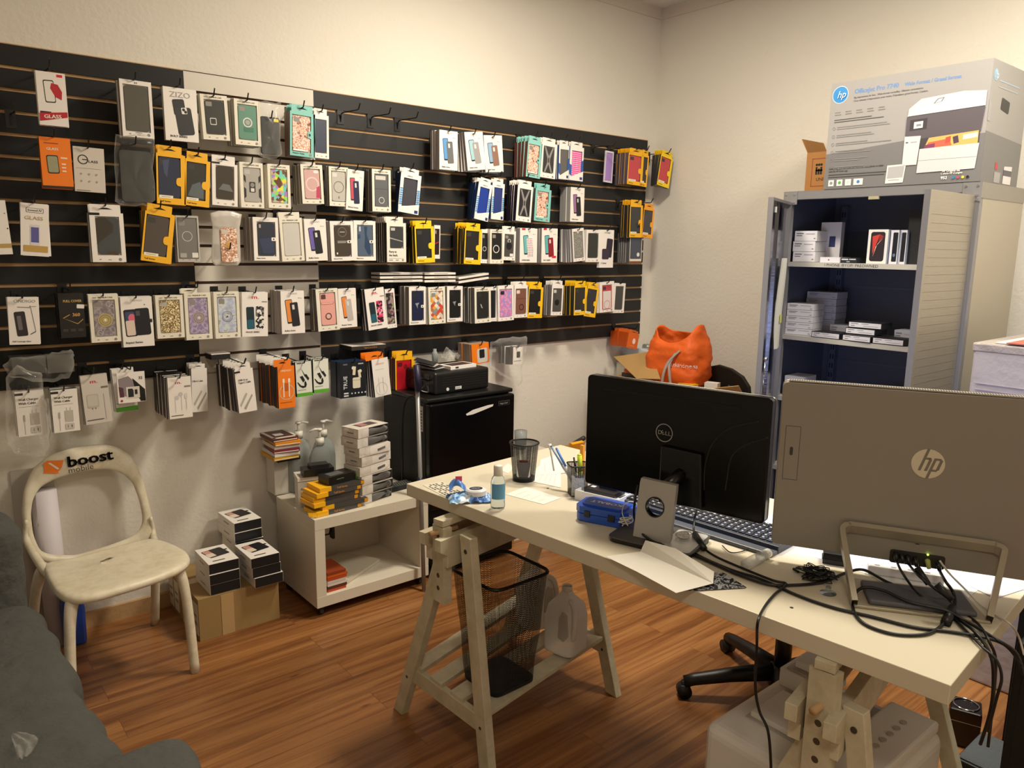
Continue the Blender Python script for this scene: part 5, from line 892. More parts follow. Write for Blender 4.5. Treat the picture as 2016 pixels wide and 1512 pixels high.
for a, b, tp, zb, d, lab in ((1598, 1655, 651, S2, .02, 'left end'), (1659, 1716, 659, S2, .012, 'middle'), (1718, 1780, 666, S2, .012, 'right end'), (1665, 1724, 645, S2+.029, .05, 'second layer'), (1671, 1736, 631, S2+.058, .05, 'top of the pyramid')):
    sbox(a, b, tp, zb+.001, d, .11, '#17181e', 'black phone box with a white side label, second shelf, '+lab, BLK2, side='#15161c', rz=random.uniform(-.04, .04), ptb=.027, grp='black phone boxes on the second cabinet shelf')
sbox(1762, 1800, 643, S2, .16, .1, '#a8a8b2', 'pale box behind the black boxes at the right of the second shelf', LB, ptb=.055)
sbox(1635, 1672, 633, S2, .2, .1, '#a0a0aa', 'pale box behind the black boxes in the middle of the second shelf', LB, ptb=.05)
for j, (a, b, tp) in enumerate(((1543, 1583, 764), (1546, 1588, 744), (1547, 1583, 720))):
    sbox(a, b, tp, S3+.001+(.0, .02, .046)[j], .05, .14, '#c6c4d0', 'white box on the third cabinet shelf, %s of its stack' % ('bottom', 'middle', 'top')[j], [('r', .4, .5, .55, .53, '#8a8a94')], ptb=(.018, .024, .05)[j], rz=.1)
m = MB(); m.lathe([(.055, 0), (.06, .03), (.06, .055), (.045, .075), (.01, .083)], mat('#b8b4a6', .6), n=32)
for k in range(32): m.cyl((.0605*math.cos(k*PI/16), .0605*math.sin(k*PI/16), .004), (.0605*math.cos(k*PI/16), .0605*math.sin(k*PI/16), .055), .0018, mat('#8a8678', .6), n=4)
p = at(1755, 762, 0, -.3); m.build('ribbed_pot', loc=(-.32, p.y, S3+.001), label='ribbed pale round lid showing above the silver monitor, in the cabinet', cat='pot', smooth=True)
# big printer carton on the cabinet (its printed front faces the room)
GL, GD = '#989593', '#727070'; w, h = .645, .455
def quad_art():
    T = '#5f88c0'
    a = [('g', GD, [(0, .665), (.55, .60), (1, .60), (1, 1), (0, 1)]), ('d', .068, .115, .0565, '#dfe6ee'), ('d', .068, .115, .0535, '#2f86c8')]
    a += [('t', 'OfficeJet Pro 7740', .165, .125, .043, T, 'l', .92), ('t', 'Wide Format / Grand format', .495, .123, .032, T, 'l', .9)]
    a += [('t', 'Big impressions for less.  Wide-format versatility. Ultimate convenience.', .165, .168, .0165, '#5a5856', 'l', .95), ('t', 'Gros volumes d impressions pour moins. Polyvalence grand format. Confort.', .165, .198, .0165, '#5a5856', 'l', .95)]
    for k in range(5): a += [('r', .04+.075*k, .275, .08+.075*k, .283, '#777573'), ('r', .04+.075*k, .297, .085+.075*k, .305, '#777573')]
    a += [('r', .04, .345, .30, .352, '#4f4d4b'), ('r', .04, .365, .38, .372, '#4f4d4b')]
    for k in range(6):
        y = .415+.075*k; a += [('o', .043, y+.012, .010, .002, '#807e7c'), ('r', .065, y, .065+(.34, .24, .22, .2, .23, .21)[k], y+.007, '#858381'), ('r', .065, y+.018, .065+(.36, .26, .38, .25, .17, .26)[k], y+.025, '#858381')]
    a += [('t', 'Easily print, scan and order ink from your smartphone or tablet', .03, .815, .015, '#3e3c3a', 'l'), ('t', 'with the HP Smart app', .03, .84, .015, '#3e3c3a', 'l'), ('r', .03, .862, .43, .869, '#4a4846'), ('r', .03, .885, .42, .892, '#4a4846')]
    for k, (c, x0, x1) in enumerate((('#8a8886', .035, .075), ('#5a9a4a', .095, .137), ('#c8c8c8', .155, .198), ('#4a7ab0', .215, .28))): a += [('r', x0, .915, x1, .975, '#d9d7d4'), ('d', (x0+x1)/2, .945, .011, c)]
    a += [('g', '#d6d4d1', [(.435, .815), (.555, .81), (.545, .975), (.43, .978)]), ('g', '#a9a8a8', [(.443, .83), (.547, .825), (.540, .93), (.44, .935)]), ('r', .45, .948, .52, .952, '#6a6866')]
    # printer picture
    a += [('g', '#cfcccc', [(.535, .395), (.54, .33), (.61, .255), (.86, .235), (.985, .255), (.985, .375)]), ('g', '#cfcdce', [(.535, .395), (.61, .31), (.985, .29), (.985, .375)]), ('g', '#d8d5d5', [(.70, .375), (.74, .335), (.89, .31), (.90, .25), (.76, .26), (.69, .33)]), ('g', '#6a686c', [(.685, .31), (.71, .27), (.75, .265), (.735, .3)]), ('g', '#d8d6d6', [(.695, .305), (.715, .275), (.74, .272), (.73, .297)])]
    a += [('g', '#575056', [(.532, .40), (.985, .382), (.975, .585), (.64, .60), (.532, .565)]), ('g', '#3a3438', [(.555, .43), (.66, .425), (.66, .52), (.555, .525)]), ('g', '#dddcdc', [(.58, .45), (.635, .447), (.635, .505), (.58, .508)]), ('r', .595, .47, .625, .49, '#8a888a')]
    a += [('g', '#3f3a3e', [(.63, .6), (.97, .58), (.97, .70), (.63, .70)]), ('g', '#d8a860', [(.68, .60), (.965, .575), (.965, .68), (.655, .69)]), ('g', '#c8604a', [(.68, .64), (.8, .62), (.82, .68), (.66, .69)]), ('g', '#7a3a5a', [(.66, .66), (.72, .65), (.72, .69), (.655, .69)]), ('g', '#4a3a4a', [(.82, .61), (.85, .6), (.86, .66), (.83, .67)]), ('g', '#b84a3a', [(.78, .61), (.81, .6), (.81, .65), (.78, .66)]), ('g', '#e8e0c8', [(.88, .6), (.96, .59), (.96, .63), (.88, .64)])]
    a += [('g', '#cfccce', [(.53, .57), (.63, .575), (.62, .825), (.55, .825), (.53, .81)]), ('g', '#c9c6c8', [(.63, .69), (.975, .68), (.965, .89), (.625, .90)]), ('r', .628, .79, .968, .794, '#8a888a'), ('r', .54, .62, .555, .63, '#3a383a'), ('p', .59, .625, .04, .012, 0, '#a8a6a8')]
    a += [('t', 'HP Original ink', .78, .905, .017, '#e8e6e4', 'l'), ('t', 'L encre HP d origine', .775, .925, .015, '#e8e6e4', 'l'), ('t', '952', .775, .967, .026, '#f0eeec', 'l')]
    for k, c in enumerate(('#3a78b0', '#b0486a', '#e0c83a', '#1c1c1e')): a += [('d', .85+.027*k, .957, .0085, c)]
    return a
m = MB(); D2 = .40; m.box((0, 0, -h), (w, D2, 0), mat(GL, .5)); draw(m, quad_art(), w, h)
m.text('hp', .031, -.066, .030, mat('#e8eef4', .5), -.0048, ital=.28, wide=.95)
# right end of the carton
m.M = Matrix.Translation((w, 0, 0)) @ Matrix.Rotation(PI/2, 4, 'Z'); ends = [('g', GD, [(0, .58), (1, .62), (1, 1), (0, 1)]), ('d', .1, .12, .055, '#8fb4d0'), ('r', .2, .15, .75, .16, '#9ab0c8'), ('r', .2, .2, .7, .21, '#a0a8b0'), ('g', '#9a989a', [(0, .32), (.07, .36), (.07, .5), (0, .5)]), ('p', .42, .34, .22, .1, .12, '#111111'), ('r', .34, .82, .4, .88, '#b8303a'), ('r', .34, .9, .5, .99, '#9e9c9c'), ('g', '#d8d6d6', [(.58, .84), (.8, .83), (.8, .99), (.58, .99)]), ('r', .58, .87, .8, .92, '#55525a')]
draw(m, ends, D2, h)
m.text('hp', .025, -.067, .028, mat('#c8d4dc', .5), -.003, ital=.28, wide=.9); m.M = Matrix()
m.box((.0, .19, 0), (w, .21, .0012), mat('#a49c90', .3))
o = m.build('printer_carton', label='large grey printer carton lying on top of the steel cabinet', cat='printer carton'); o.location = (-.562, -1.472, CH+.0025+h); o.rotation_euler = (0, 0, -PI/2)
# small open carton behind it
t = empty('open_carton', (-.40, -1.285, CH+.002), -PI/2, 'small open brown carton on the cabinet beside the printer carton', 'carton')
BRN = mat('#a8743c', .75, 0, bump=.2, bs=25, bd=.003); m = MB(); h = .19
m.box((0, 0, 0), (.20, .004, h), BRN).box((0, .2, 0), (.20, .204, h), BRN).box((0, .004, 0), (.004, .2, h), BRN).box((.196, .004, 0), (.2, .2, h), BRN).box((.004, .004, 0), (.196, .2, .004), BRN); m.build('carton_body', t)
m = MB()
RDL = mat('#8a3a20', .6)
for a, b in (((.03, .03), (.12, .033)), ((.03, .157), (.12, .16)), ((.03, .03), (.033, .16))): m.box((a[0], -.0006, a[1]), (b[0], 0, b[1]), RDL)
for k, x in enumerate((.05, .062, .074)): m.box((x, -.0007, .085), (x+.009, 0, .12-.008*(k % 2)), BKS); m.prism(disc(x+.0045, .13, .006, 10), -.0007, 0, BKS)
m.box((.05, -.0007, .1), (.085, 0, .108), BKS); m.text('UNI', .055, .055, .016, BKS, -.0008); m.build('printed_marks', t)
m = MB(); m.add([(0, 0, h), (0, .2, h), (-.035, .2, h+.065), (-.035, .0, h+.065), (.002, 0, h), (.002, .2, h), (-.032, .2, h+.067), (-.032, 0, h+.067)], [(0, 1, 2, 3), (7, 6, 5, 4), (0, 3, 7, 4), (1, 5, 6, 2), (3, 2, 6, 7), (0, 4, 5, 1)], mat('#c08a4c', .75)); m.build('flap', t)
# wrapped pallet box at the right
t = empty('wrapped_box', (-.95, -2.30, 0), 0, 'tall box wrapped in cloudy film to the right of the cabinet', 'wrapped box')
m = MB(); m.box((0, -.6, 0), (.75, 0, 1.235), mat('#b4adb0', .45, 0, bump=.5, bs=14, bd=.01)); m.build('box_body', t, bevel=.01)
m = MB(); m.box((-.002, -.6, 1.21), (.76, .004, 1.243), mat('#a59c98', .35, 0, bump=.6, bs=30)); m.build('film_edge', t, bevel=.006)
m = MB()
for k in range(26): m.box((-.003, -.58, .55+k*.022), (.0, -.02, .5508+k*.022), mat('#9a9296', .5))
m.build('film_wrinkles', t)
m = MB(); m.box((-.93, -2.78, 1.2445), (-.45, -2.36, 1.2475), mat('#d8d0c2', .7)).build('paper_stack', label='cream papers lying on the wrapped box', cat='paper'); 
m = MB(); m.box((-.95, -2.86, 1.2485), (-.6, -2.40, 1.2515), mat('#b8584a', .7)).build('red_folder', label='red folder on the papers on the wrapped box', cat='folder')
m = MB(); m.box((-.9, -2.9, 1.2525), (-.5, -2.46, 1.262), mat('#ddd4c4', .7)).build('paper_stack', label='top cream paper bundle on the red folder', cat='paper')
# ---------------- corner: cartons, orange tote bag, black chair
CARDL = mat('#b8935c', .75, 0, bump=.15, bs=20, bd=.003)
t = empty('open_cardboard_carton', (0, 0, 0), 0, 'open brown carton in the corner below the orange bag, flap raised', 'cardboard carton'); m = MB(); zt = .80
m.box((-.62, -.82, 0), (-.616, -.22, zt), CARDL).box((-.616, -.224, 0), (-.32, -.22, zt), CARDL).box((-.616, -.82, 0), (-.32, -.816, zt), CARDL).box((-.324, -.816, 0), (-.32, -.224, zt), CARDL).box((-.616, -.816, .79), (-.324, -.224, .794), CARDL); m.build('carton_body', t)
a, b, c, d = at(1253, 745, 0, -.6), at(1300, 746, 0, -.6), at(1282, 692, 0, -.42), at(1208, 702, 0, -.42)
m = MB(); m.add([a, b, c, d], [(0, 1, 2, 3)], CARDL); o = m.build('flap', t); s = o.modifiers.new('s', 'SOLIDIFY'); s.thickness = .005
ORB = mat('#e8641a', .62, 0, bump=.5, bs=14, bd=.02)
t = empty('tote_bag', (-.42, -.60, .80), 0, 'orange fabric tote bag with white print on the cartons in the corner', 'tote bag')
b0 = Vector((-.42, -.60, .80))
prof = [(.0, .145, .0), (.06, .17, .0), (.14, .17, .0), (.22, .155, .0), (.28, .13, .01)]
def bagf(u, v):
    a = 2*PI*u; c, s = math.cos(a), math.sin(a); k = v*4; i = min(3, int(k)); f = k-i
    z = prof[i][0]*(1-f)+prof[i+1][0]*f; r = prof[i][1]*(1-f)+prof[i+1][1]*f
    x = math.copysign(abs(c)**.75, c)*r*.72; y = math.copysign(abs(s)**.6, s)*r*1.12
    if v > .7: z += (v-.7)/.3*(.06*max(0, -s)**4+.035*max(0, s)**6-.05*max(0, -c)*abs(math.sin(a*1.0)**0)*(1-abs(s)))
    nz = noise.noise(Vector((x*11, y*11, z*13)))*.014+noise.noise(Vector((x*30+z*26, y*30, z*30)))*.006
    return Vector((x+nz*c, y+nz*s, z+.006))
m = MB(); m.grid(bagf, 72, 34, ORB, cu=True); o = m.build('bag_body', t, smooth=True); s = o.modifiers.new('s', 'SOLIDIFY'); s.thickness = .003
m = MB(); m.lathe([(.10, .01), (.13, .12), (.11, .19), (.05, .225), (.0, .23)], mat('#39332f', .8, 0, bump=.6, bs=30), sx=.6, sy=.9); m.build('dark_contents', t, smooth=True)
m = MB(); cX = -.1365
def bagfront(y, z): # local front surface x at given y,z
    best = min((bagf(k/72, v/33) for k in range(24, 49) for v in range(34)), key=lambda p: (p.y-y)**2+(p.z-z)**2); return best.x
p0 = at(1318, 721, 0, -.55)-b0; p1 = at(1361, 721, 0, -.55)-b0
vs, fs, wd = text_mesh('ankindness'); L = abs(p1.y-p0.y); k = L/wd
m.add([Vector((bagfront(p0.y-a*k, .115+b*k)-.004, p0.y-a*k, p0.z+b*k)) for a, b in vs], fs, mat('#f0e4dc', .6)); m.build('printed_words', t)
for (q0, q1, q2, q3) in (((1338, 690), (1316, 712), (1306, 735), (1303, 755)), ((1330, 695), (1318, 716), (1318, 738), (1320, 757))):
    pts = smooth_path([at(q0[0], q0[1], 0, -.545), at(q1[0], q1[1], 0, -.562), at(q2[0], q2[1], 0, -.575), at(q3[0], q3[1], 0, -.575)], 6); m = MB()
    vs = []; 
    for p in pts: vs += [p-b0+Vector((0, .008, 0)), p-b0+Vector((0, -.008, 0)), p-b0+Vector((.002, -.008, 0)), p-b0+Vector((.002, .008, 0))]
    m.add(vs, [(i*4+k, i*4+(k+1) % 4, i*4+4+(k+1) % 4, i*4+4+k) for i in range(len(pts)-1) for k in range(4)], mat('#a8a29c', .7)); m.build('strap', t)
# carton with odds and ends at the right of the bag
m = MB(); m.box((-.60, -1.12, 0), (-.596, -.84, .79), CARDL).box((-.596, -.844, 0), (-.34, -.84, .79), CARDL).box((-.596, -1.12, 0), (-.34, -1.116, .79), CARDL).box((-.344, -1.116, 0), (-.34, -.844, .79), CARDL).box((-.596, -1.116, .72), (-.344, -.844, .724), CARDL)
e = empty('open_cardboard_carton', (0, 0, 0), 0, 'open carton of odds and ends between orange bag and cabinet', 'cardboard carton'); m.build('carton_body', e)
a = [at(1380, 770, 0, -.6), at(1462, 776, 0, -.6), at(1454, 760, 0, -.63), at(1395, 766, 0, -.63)]; m = MB(); m.add(a, [(0, 1, 2, 3)], CARDL); o = m.build('flap', e); s = o.modifiers.new('s', 'SOLIDIFY'); s.thickness = .004
for (x0, y0, x1, y1, zb, hh, c, lab, rz) in ((1389, 757, 1411, 738, .765, .085, '#dcd6d0', 'white small box standing in the open carton', .3), (1396, 762, 1432, 748, .765, .05, '#e8e2dc', 'white box with an orange print in the open carton', .1), (1412, 762, 1442, 748, .765, .065, '#e8b030', 'yellow small box in the open carton', -.1), (1336, 757, 1366, 752, .806, .018, '#e8b82c', 'yellow flat box in front of the orange bag', 0)):
    p, q = at(x0, y0, 0, -.52), at(x1, y0, 0, -.52); m = MB(); w_ = p.y-q.y; m.box((0, 0, 0), (w_, .05, hh), mat(c, .5)); m.poly([(w_*.3, hh*.3), (w_*.75, hh*.35), (w_*.7, hh*.7), (w_*.3, hh*.6)], mat('#c86a4a', .5) if c[1] != 'e' or 'orange' in lab else mat('#c8981c', .5))
    m.build('accessory_box', loc=(-.53, p.y, zb), rz=-PI/2+rz, label=lab, cat='accessory box')
for (x0, x1, zt_, c, lab) in ((1228, 1248, .842, '#b0522c', 'orange small box left of the raised carton flap'), (1224, 1252, .818, '#26262a', 'black flat box under the orange small box')):
    p, q = at(x0, 735, 0, -.5), at(x1, 735, 0, -.5); MB().box((-.5, q.y, zt_-.022), (-.43, p.y, zt_), mat(c, .5)).build('accessory_box', label=lab, cat='accessory box')
for (x0, x1, y_, c, lab, hh) in ((1222, 1262, 682, '#c4cdd6', 'pale blue and white box in the room corner', .05), (1262, 1300, 690, '#d6d0ca', 'white papers box in the room corner', .04)):
    p, q = at(x0, y_, 0, -.25), at(x1, y_, 0, -.25); MB().box((-.25, q.y, p.z-hh), (-.12, p.y, p.z), mat(c, .5)).build('small_carton', label=lab, cat='carton')
p = at(1275, 690, 0, -.16); m = MB(); m.lathe([(.035, 0), (.036, .03), (.03, .04)], mat('#9a9a98', .3, .5)); m.build('metal_tin', loc=(-.16, p.y, p.z), label='small grey round tin in the room corner behind the flap', cat='tin', smooth=True)
MB().box((-.32, -.215, 0), (-.03, -.03, .842), mat('#b9b2a6', .6)).build('storage_box', label='tall pale storage box in the very corner under the small cartons', cat='storage box')
# black side chair back behind the cartons
BP = mat('#17140f', .5); m = MB()
e = empty('black_side_chair', (-.2, -.92, 0), 0, 'black curved-back chair behind the cartons near the cabinet', 'chair')
xs = -.24; pl = [at(a, b, 0, xs) for a, b in [(1380, 790), (1382, 740), (1392, 722), (1415, 718), (1440, 726), (1462, 741), (1475, 762), (1478, 800)]]
m.prism([(p.y, p.z) for p in pl], 0, .022, BP, ax='x'); o = m.build('backrest', bevel=.008); o.parent = e; o.matrix_world = Matrix.Translation((xs, 0, 0)); o.matrix_parent_inverse = Matrix.Translation((.2, .92, 0))
m = MB(); m.box((-.11, -.2, .44), (.14, .2, .47), BP); m.build('seat', e, bevel=.01)
for x in (-.09, .12):
    for y in (-.18, .18): m = MB(); m.cyl((x, y, 0), (x, y, .44), .012, BP); m.build('leg', e, smooth=True)
for y in (-.1, .1): m = MB(); m.cyl((-.03, y, .46), (-.035, y, .80), .01, BP); m.build('back_post', e, smooth=True)
# clutter between fridge and corner, seen past the desk
t = empty('open_cardboard_carton', (0, 0, 0), 0, 'open carton with yellow items seen past the desk back edge', 'cardboard carton')
m = MB(); X0 = -1.15; p, q = at(1088, 905, 0, X0), at(1160, 905, 0, X0); zt = at(1110, 888, 0, X0).z
m.box((X0, q.y-.1, 0), (X0+.005, p.y, zt), CARDL).box((X0, p.y-.005, 0), (X0+.4, p.y, zt), CARDL).box((X0+.395, q.y-.1, 0), (X0+.4, p.y, zt+.05), CARDL).box((X0, q.y-.1, zt-.12), (X0+.4, p.y, zt-.116), CARDL).box((X0, q.y-.1, 0), (X0+.4, q.y-.095, zt), CARDL); m.build('carton_body', t)
for k in range(5):
    m = MB(); m.M = Matrix.Translation((X0+.05+.05*k, p.y-.05-.055*k, zt-.11)) @ Matrix.Rotation(.5*k, 4, 'Z') @ Matrix.Rotation(.35, 4, 'X'); m.box((0, 0, 0), (.09, .02, .15), mat(('#e8a020', '#d8d0c8', '#8a8a8c', '#f0b018', '#c07028')[k], .5)); m.M = Matrix()
    m.build('yellow_pack' if k in (0, 3) else 'small_pack', label=('yellow pack leaning at the left', 'white pack leaning', 'grey pack leaning', 'bright yellow pack leaning at the right', 'tan pack leaning')[k]+' in the open carton past the desk', cat='small pack')
p, q = at(1075, 905, 0, -.8), at(1150, 862, 0, -.8); m = MB(); m.tube([Vector((-.8, p.y, p.z)), Vector((-.8, q.y, q.z))], .014, mat('#4a4a4c', .3, .4), 8); m.tube([Vector((-.8, p.y, p.z)), Vector((-.78, p.y+.02, 0))], .014, mat('#1a1a1c', .4), 8); m.build('folding_frame', label='dark metal frame bar slanting over the carton past the desk', cat='metal frame', smooth=True)
p = at(1025, 862, 0, -1.3); m = MB(); m.lathe([(.03, 0), (.036, .10)], CLR, n=20); m.build('plastic_cup', loc=(-1.3, p.y, p.z-.06), label='clear plastic cup right of the fridge', cat='cup', smooth=True)
MB().box((-1.42, p.y-.1, 0), (-1.18, p.y+.12, p.z-.0605), mat('#c8c0b6', .6)).build('side_stand', label='small pale stand carrying the cup beside the fridge', cat='stand')
# ================================================================ the desk on trestles
DZ = .80; A = at(800, 952, 2, DZ); C = at(1872, 1350, 2, DZ); TV = (C-A).normalized(); TU = Vector((-TV.y, TV.x, 0)); TRZ = math.atan2(TV.y, TV.x); TL_ = (C-A).length
DSK = mat('#cdc4ae', .38, 0, spec=.4); TRS = mat('#c9c0a6', .6, 0, bump=.15, bs=60, bd=.002, dirt='#b5aa8c', ds=14)
t = empty('desk', (A.x, A.y, 0), TRZ, 'long white desk top on two trestles, monitors on it', 'desk')
MB().box((0, 0, DZ-.040), (TL_, .74, DZ), DSK).build('desk_top', t, bevel=.002)
m = MB()
for x, y in ((.75, .1), (.34, .3), (1.25, .08)): m.prism(disc(x, y, .004, 10), DZ, DZ+.0006, mat('#2a2420', .8), ax='z')
m.build('screw_holes', t)
def deskpt(px, py, h=0): return at(px, py, 2, DZ+h)
WOOD = mat('#b89468', .6)
def hexbar(m, a, b, w, th, mt, wd):
    """flat board from a to b, width w along direction wd, thickness th"""
    a, b, wd = Vector(a), Vector(b), Vector(wd).normalized(); d = (b-a).normalized(); n = d.cross(wd).normalized()*th/2; h = wd*w/2
    vs = [a-h-n, a+h-n, a+h+n, a-h+n, b-h-n, b+h-n, b+h+n, b-h+n]
    m.add(vs, [(0, 3, 2, 1), (4, 5, 6, 7), (0, 1, 5, 4), (1, 2, 6, 5), (2, 3, 7, 6), (3, 0, 4, 7)], mt)
def trestle(label, B=.022):
    e = empty('trestle', (0, 0, 0), 0, label, 'trestle', 'white desk trestles'); Y = (0, -1, 0)
    legs = [((-2.695, -1.285, 0), (-2.682, -1.555, .735-B), 0), ((-2.672, -1.752+B*.6, 0), (-2.668, -1.642+B*.6, .745-B), 0), ((-2.055, -1.665, 0), (-2.058, -1.445, .72-B), 1), ((-2.075, -1.10 if B < .05 else -1.03, 0), (-2.07, -1.355, .72-B), 1)]
    for a, b, f in legs:
        m = MB(); hexbar(m, a, b, .052 if B < .05 else .043, .028, TRS, Y); o = m.build('leg', e, bevel=.002)
        m = MB(); p = Vector(a).lerp(Vector(b), .94); q = Vector(a).lerp(Vector(b), .22)
        m.cyl(p+Vector((-.0162, 0, 0)), p+Vector((-.0154, 0, 0)), .007, mat('#3a352e', .6), n=12)
        m.build('bolt_hole', o); m = MB(); m.cyl(q+Vector((-.0162, 0, 0)), q+Vector((-.0154, 0, 0)), .005, mat('#3a352e', .6), n=12); m.build('bolt_hole', o)
    # the two beams beside the post, with hooked ends
    d = Vector((.73, .135, 0)).normalized(); ang = math.atan2(d.y, d.x)
    for k, (bx, by) in enumerate(((-2.745, -1.500), (-2.745, -1.582))):
        m = MB(); m.M = Matrix.Translation((bx, by, -B)) @ Matrix.Rotation(ang, 4, 'Z')
        prof = [(0, .735), (.76, .735), (.76, .70), (.73, .68), (.73, .642), (.03, .642), (.03, .68), (0, .698)]
        m.prism(prof, -.013, .013, TRS); m.build('cross_beam', e, bevel=.0015)
    for s, (x, y) in enumerate(((-2.70, -1.545), (-2.085, -1.432))):
        m = MB(); m.box((x-.018, y-.028, .50), (x+.012, y+.028, DZ-.062), TRS)
        for z in (.545, .585, .71 if B < .05 else .625): m.prism(disc(y, z, .0075, 12), x-.0184, x-.018, mat('#4a3c28', .8), ax='x')
        m.build('height_post', e)
        m = MB(); m.cyl((x-.045, y+.0, .742-B), (x+.05, y, .742-B), .0085, WOOD, n=12); m.build('peg', e, smooth=True)
    m = MB(); m.M = Matrix.Translation((-2.70, -1.545, 0)) @ Matrix.Rotation(ang, 4, 'Z'); m.box((-.02, -.02, DZ-.060), (.67, .02, DZ-.0405), TRS); m.build('top_rail', e, bevel=.001)
    # lower shelf
    a0, a1, b0, b1 = Vector((-2.684, -1.355, .165)), Vector((-2.672, -1.720, .165)), Vector((-2.062, -1.165, .165)), Vector((-2.062, -1.612, .165))
    for p, q in ((a0, a1), (b0, b1)): m = MB(); hexbar(m, p, q, .052, .022, TRS, (0, 0, 1)); m.build('shelf_rail', e, bevel=.0015)
    for k in range(4):
        f = .06+.88*k/3; m = MB(); hexbar(m, a0.lerp(a1, f)+Vector((-.008, 0, .032)), b0.lerp(b1, f)+Vector((.008, 0, .032)), .062, .014, TRS, (0, 1, 0)); m.build('shelf_slat', e, bevel=.001)
    return e
T1 = trestle('white wooden trestle at the slatwall end of the desk, wire basket on its shelf')
T2 = trestle('white wooden trestle at the right end of the desk, above the white printer', .08); T2.location = (.155, -1.115, 0)
T1['group'] = T2['group'] = 'white desk trestles'
# ---------------- wire mesh baskets and cups
def meshmat(name, k, thr, c='#171717'):
    if name in MATS: return MATS[name]
    m = bpy.data.materials.new(name); m.use_nodes = True; MATS[name] = m; n, l = m.node_tree.nodes, m.node_tree.links; b = n['Principled BSDF']
    b.inputs['Base Color'].default_value = (*lin(c), 1); b.inputs['Roughness'].default_value = .4; b.inputs['Metallic'].default_value = .5
    uv = n.new('ShaderNodeUVMap'); s = n.new('ShaderNodeSeparateXYZ'); l.new(uv.outputs[0], s.inputs[0]); o = []
    for sg in (1, -1):
        a = n.new('ShaderNodeMath'); a.operation = 'MULTIPLY_ADD'; a.inputs[1].default_value = sg; l.new(s.outputs[1], a.inputs[0]); l.new(s.outputs[0], a.inputs[2])
        q = n.new('ShaderNodeMath'); q.operation = 'MULTIPLY'; q.inputs[1].default_value = k; l.new(a.outputs[0], q.inputs[0])
        f = n.new('ShaderNodeMath'); f.operation = 'FRACT'; l.new(q.outputs[0], f.inputs[0]); g = n.new('ShaderNodeMath'); g.operation = 'LESS_THAN'; g.inputs[1].default_value = thr; l.new(f.outputs[0], g.inputs[0]); o.append(g)
    mx = n.new('ShaderNodeMath'); mx.operation = 'MAXIMUM'; l.new(o[0].outputs[0], mx.inputs[0]); l.new(o[1].outputs[0], mx.inputs[1]); l.new(mx.outputs[0], b.inputs['Alpha']); return m
def mesh_cup(name, loc, rb, rt, h, sq, k, thr, label, cat, rz=0, rim=.004, nz=8, dent=0):
    e = empty(name, loc, rz, label, cat); N = 64
    def ring(r, z, e_=0):
        out = []
        for i in range(N):
            a = 2*PI*i/N; c, s = math.cos(a), math.sin(a)
            if sq: p = Vector((math.copysign(abs(c)**.28, c)*r, math.copysign(abs(s)**.28, s)*r, z))
            else: p = Vector((c*r, s*r, z))
            if dent: p += p.normalized()*dent*noise.noise(Vector((p.x*9, p.y*9, p.z*8)))*math.sin(PI*min(1, max(0, z/h)))
            out.append(p)
        return out
    rings = [ring(rb+(rt-rb)*j/nz, h*j/nz) for j in range(nz+1)]; mt = meshmat(name+'_wire', k, thr)
    vs = [v for r in rings for v in r]; fs = [(j*N+i, j*N+(i+1) % N, (j+1)*N+(i+1) % N, (j+1)*N+i) for j in range(nz) for i in range(N)]
    b = MB(); b.add(vs, fs, mt); o = b.build('wire_mesh', e, smooth=True); uvl = o.data.uv_layers.new(name='UVMap'); per = sum((rings[0][i]-rings[0][i-1]).length for i in range(N))*.5*(1+rt/rb)
    for f in o.data.polygons:
        for li, vi in zip(f.loop_indices, f.vertices):
            i = vi % N; i = N if (i == 0 and any(v % N == N-1 for v in f.vertices)) else i; uvl.data[li].uv = (i/N*per, (vi//N)/nz*h)
    BK = mat('#141414', .35, .3); b = MB(); b.tube(rings[-1], rim, BK, 8, closed=True); b.build('rim', e, smooth=True)
    b = MB(); b.add(rings[0]+[p+Vector((0, 0, .012)) for p in ring(rb*1.01, 0)], [tuple(range(N-1, -1, -1)), tuple(range(N, 2*N))]+[(i, (i+1) % N, (i+1) % N+N, i+N) for i in range(N)], mat('#1a1a1a', .5)); b.build('base', e)
    return e
mesh_cup('mesh_basket', (-2.525, -1.60, .2055), .084, .114, .365, True, 170, .27, 'black wire mesh waste basket on the trestle shelf', 'waste basket', rz=.02, rim=.0055, dent=.012)
p = deskpt(1025, 945); e = mesh_cup('mesh_cup', (p.x+.01, p.y-.004, DZ+.0005), .036, .047, .125, False, 330, .40, 'round black wire mesh cup on the desk back corner', 'mesh cup', rim=.003)
m = MB(); m.prism(rrect(-.022, .018, .022, .075, .006), -.0345, -.034, mat('#d0ccc6', .6)); m.prism(rrect(-.014, .068, .014, .076, .003), -.0365, -.0355, mat('#a02434', .5)); o = m.build('label_card', e); o.rotation_euler = (0, 0, -.75); o.location = (-.0, -.0, 0)
p = deskpt(1140, 975); t = mesh_cup('pen_cup', (p.x+.004, p.y+.012, DZ+.0005), .026, .030, .095, True, 330, .42, 'grey wire mesh pen cup in front of the black monitor', 'pen cup', rz=-.5, rim=.0022)
m = MB(); m.box((-.027, -.0285, .004), (.012, -.0275, .068), mat('#9a968e', .8, 0, bump=.5, bs=90)); m.build('paper_scrap', t)
c = Vector(t.location)
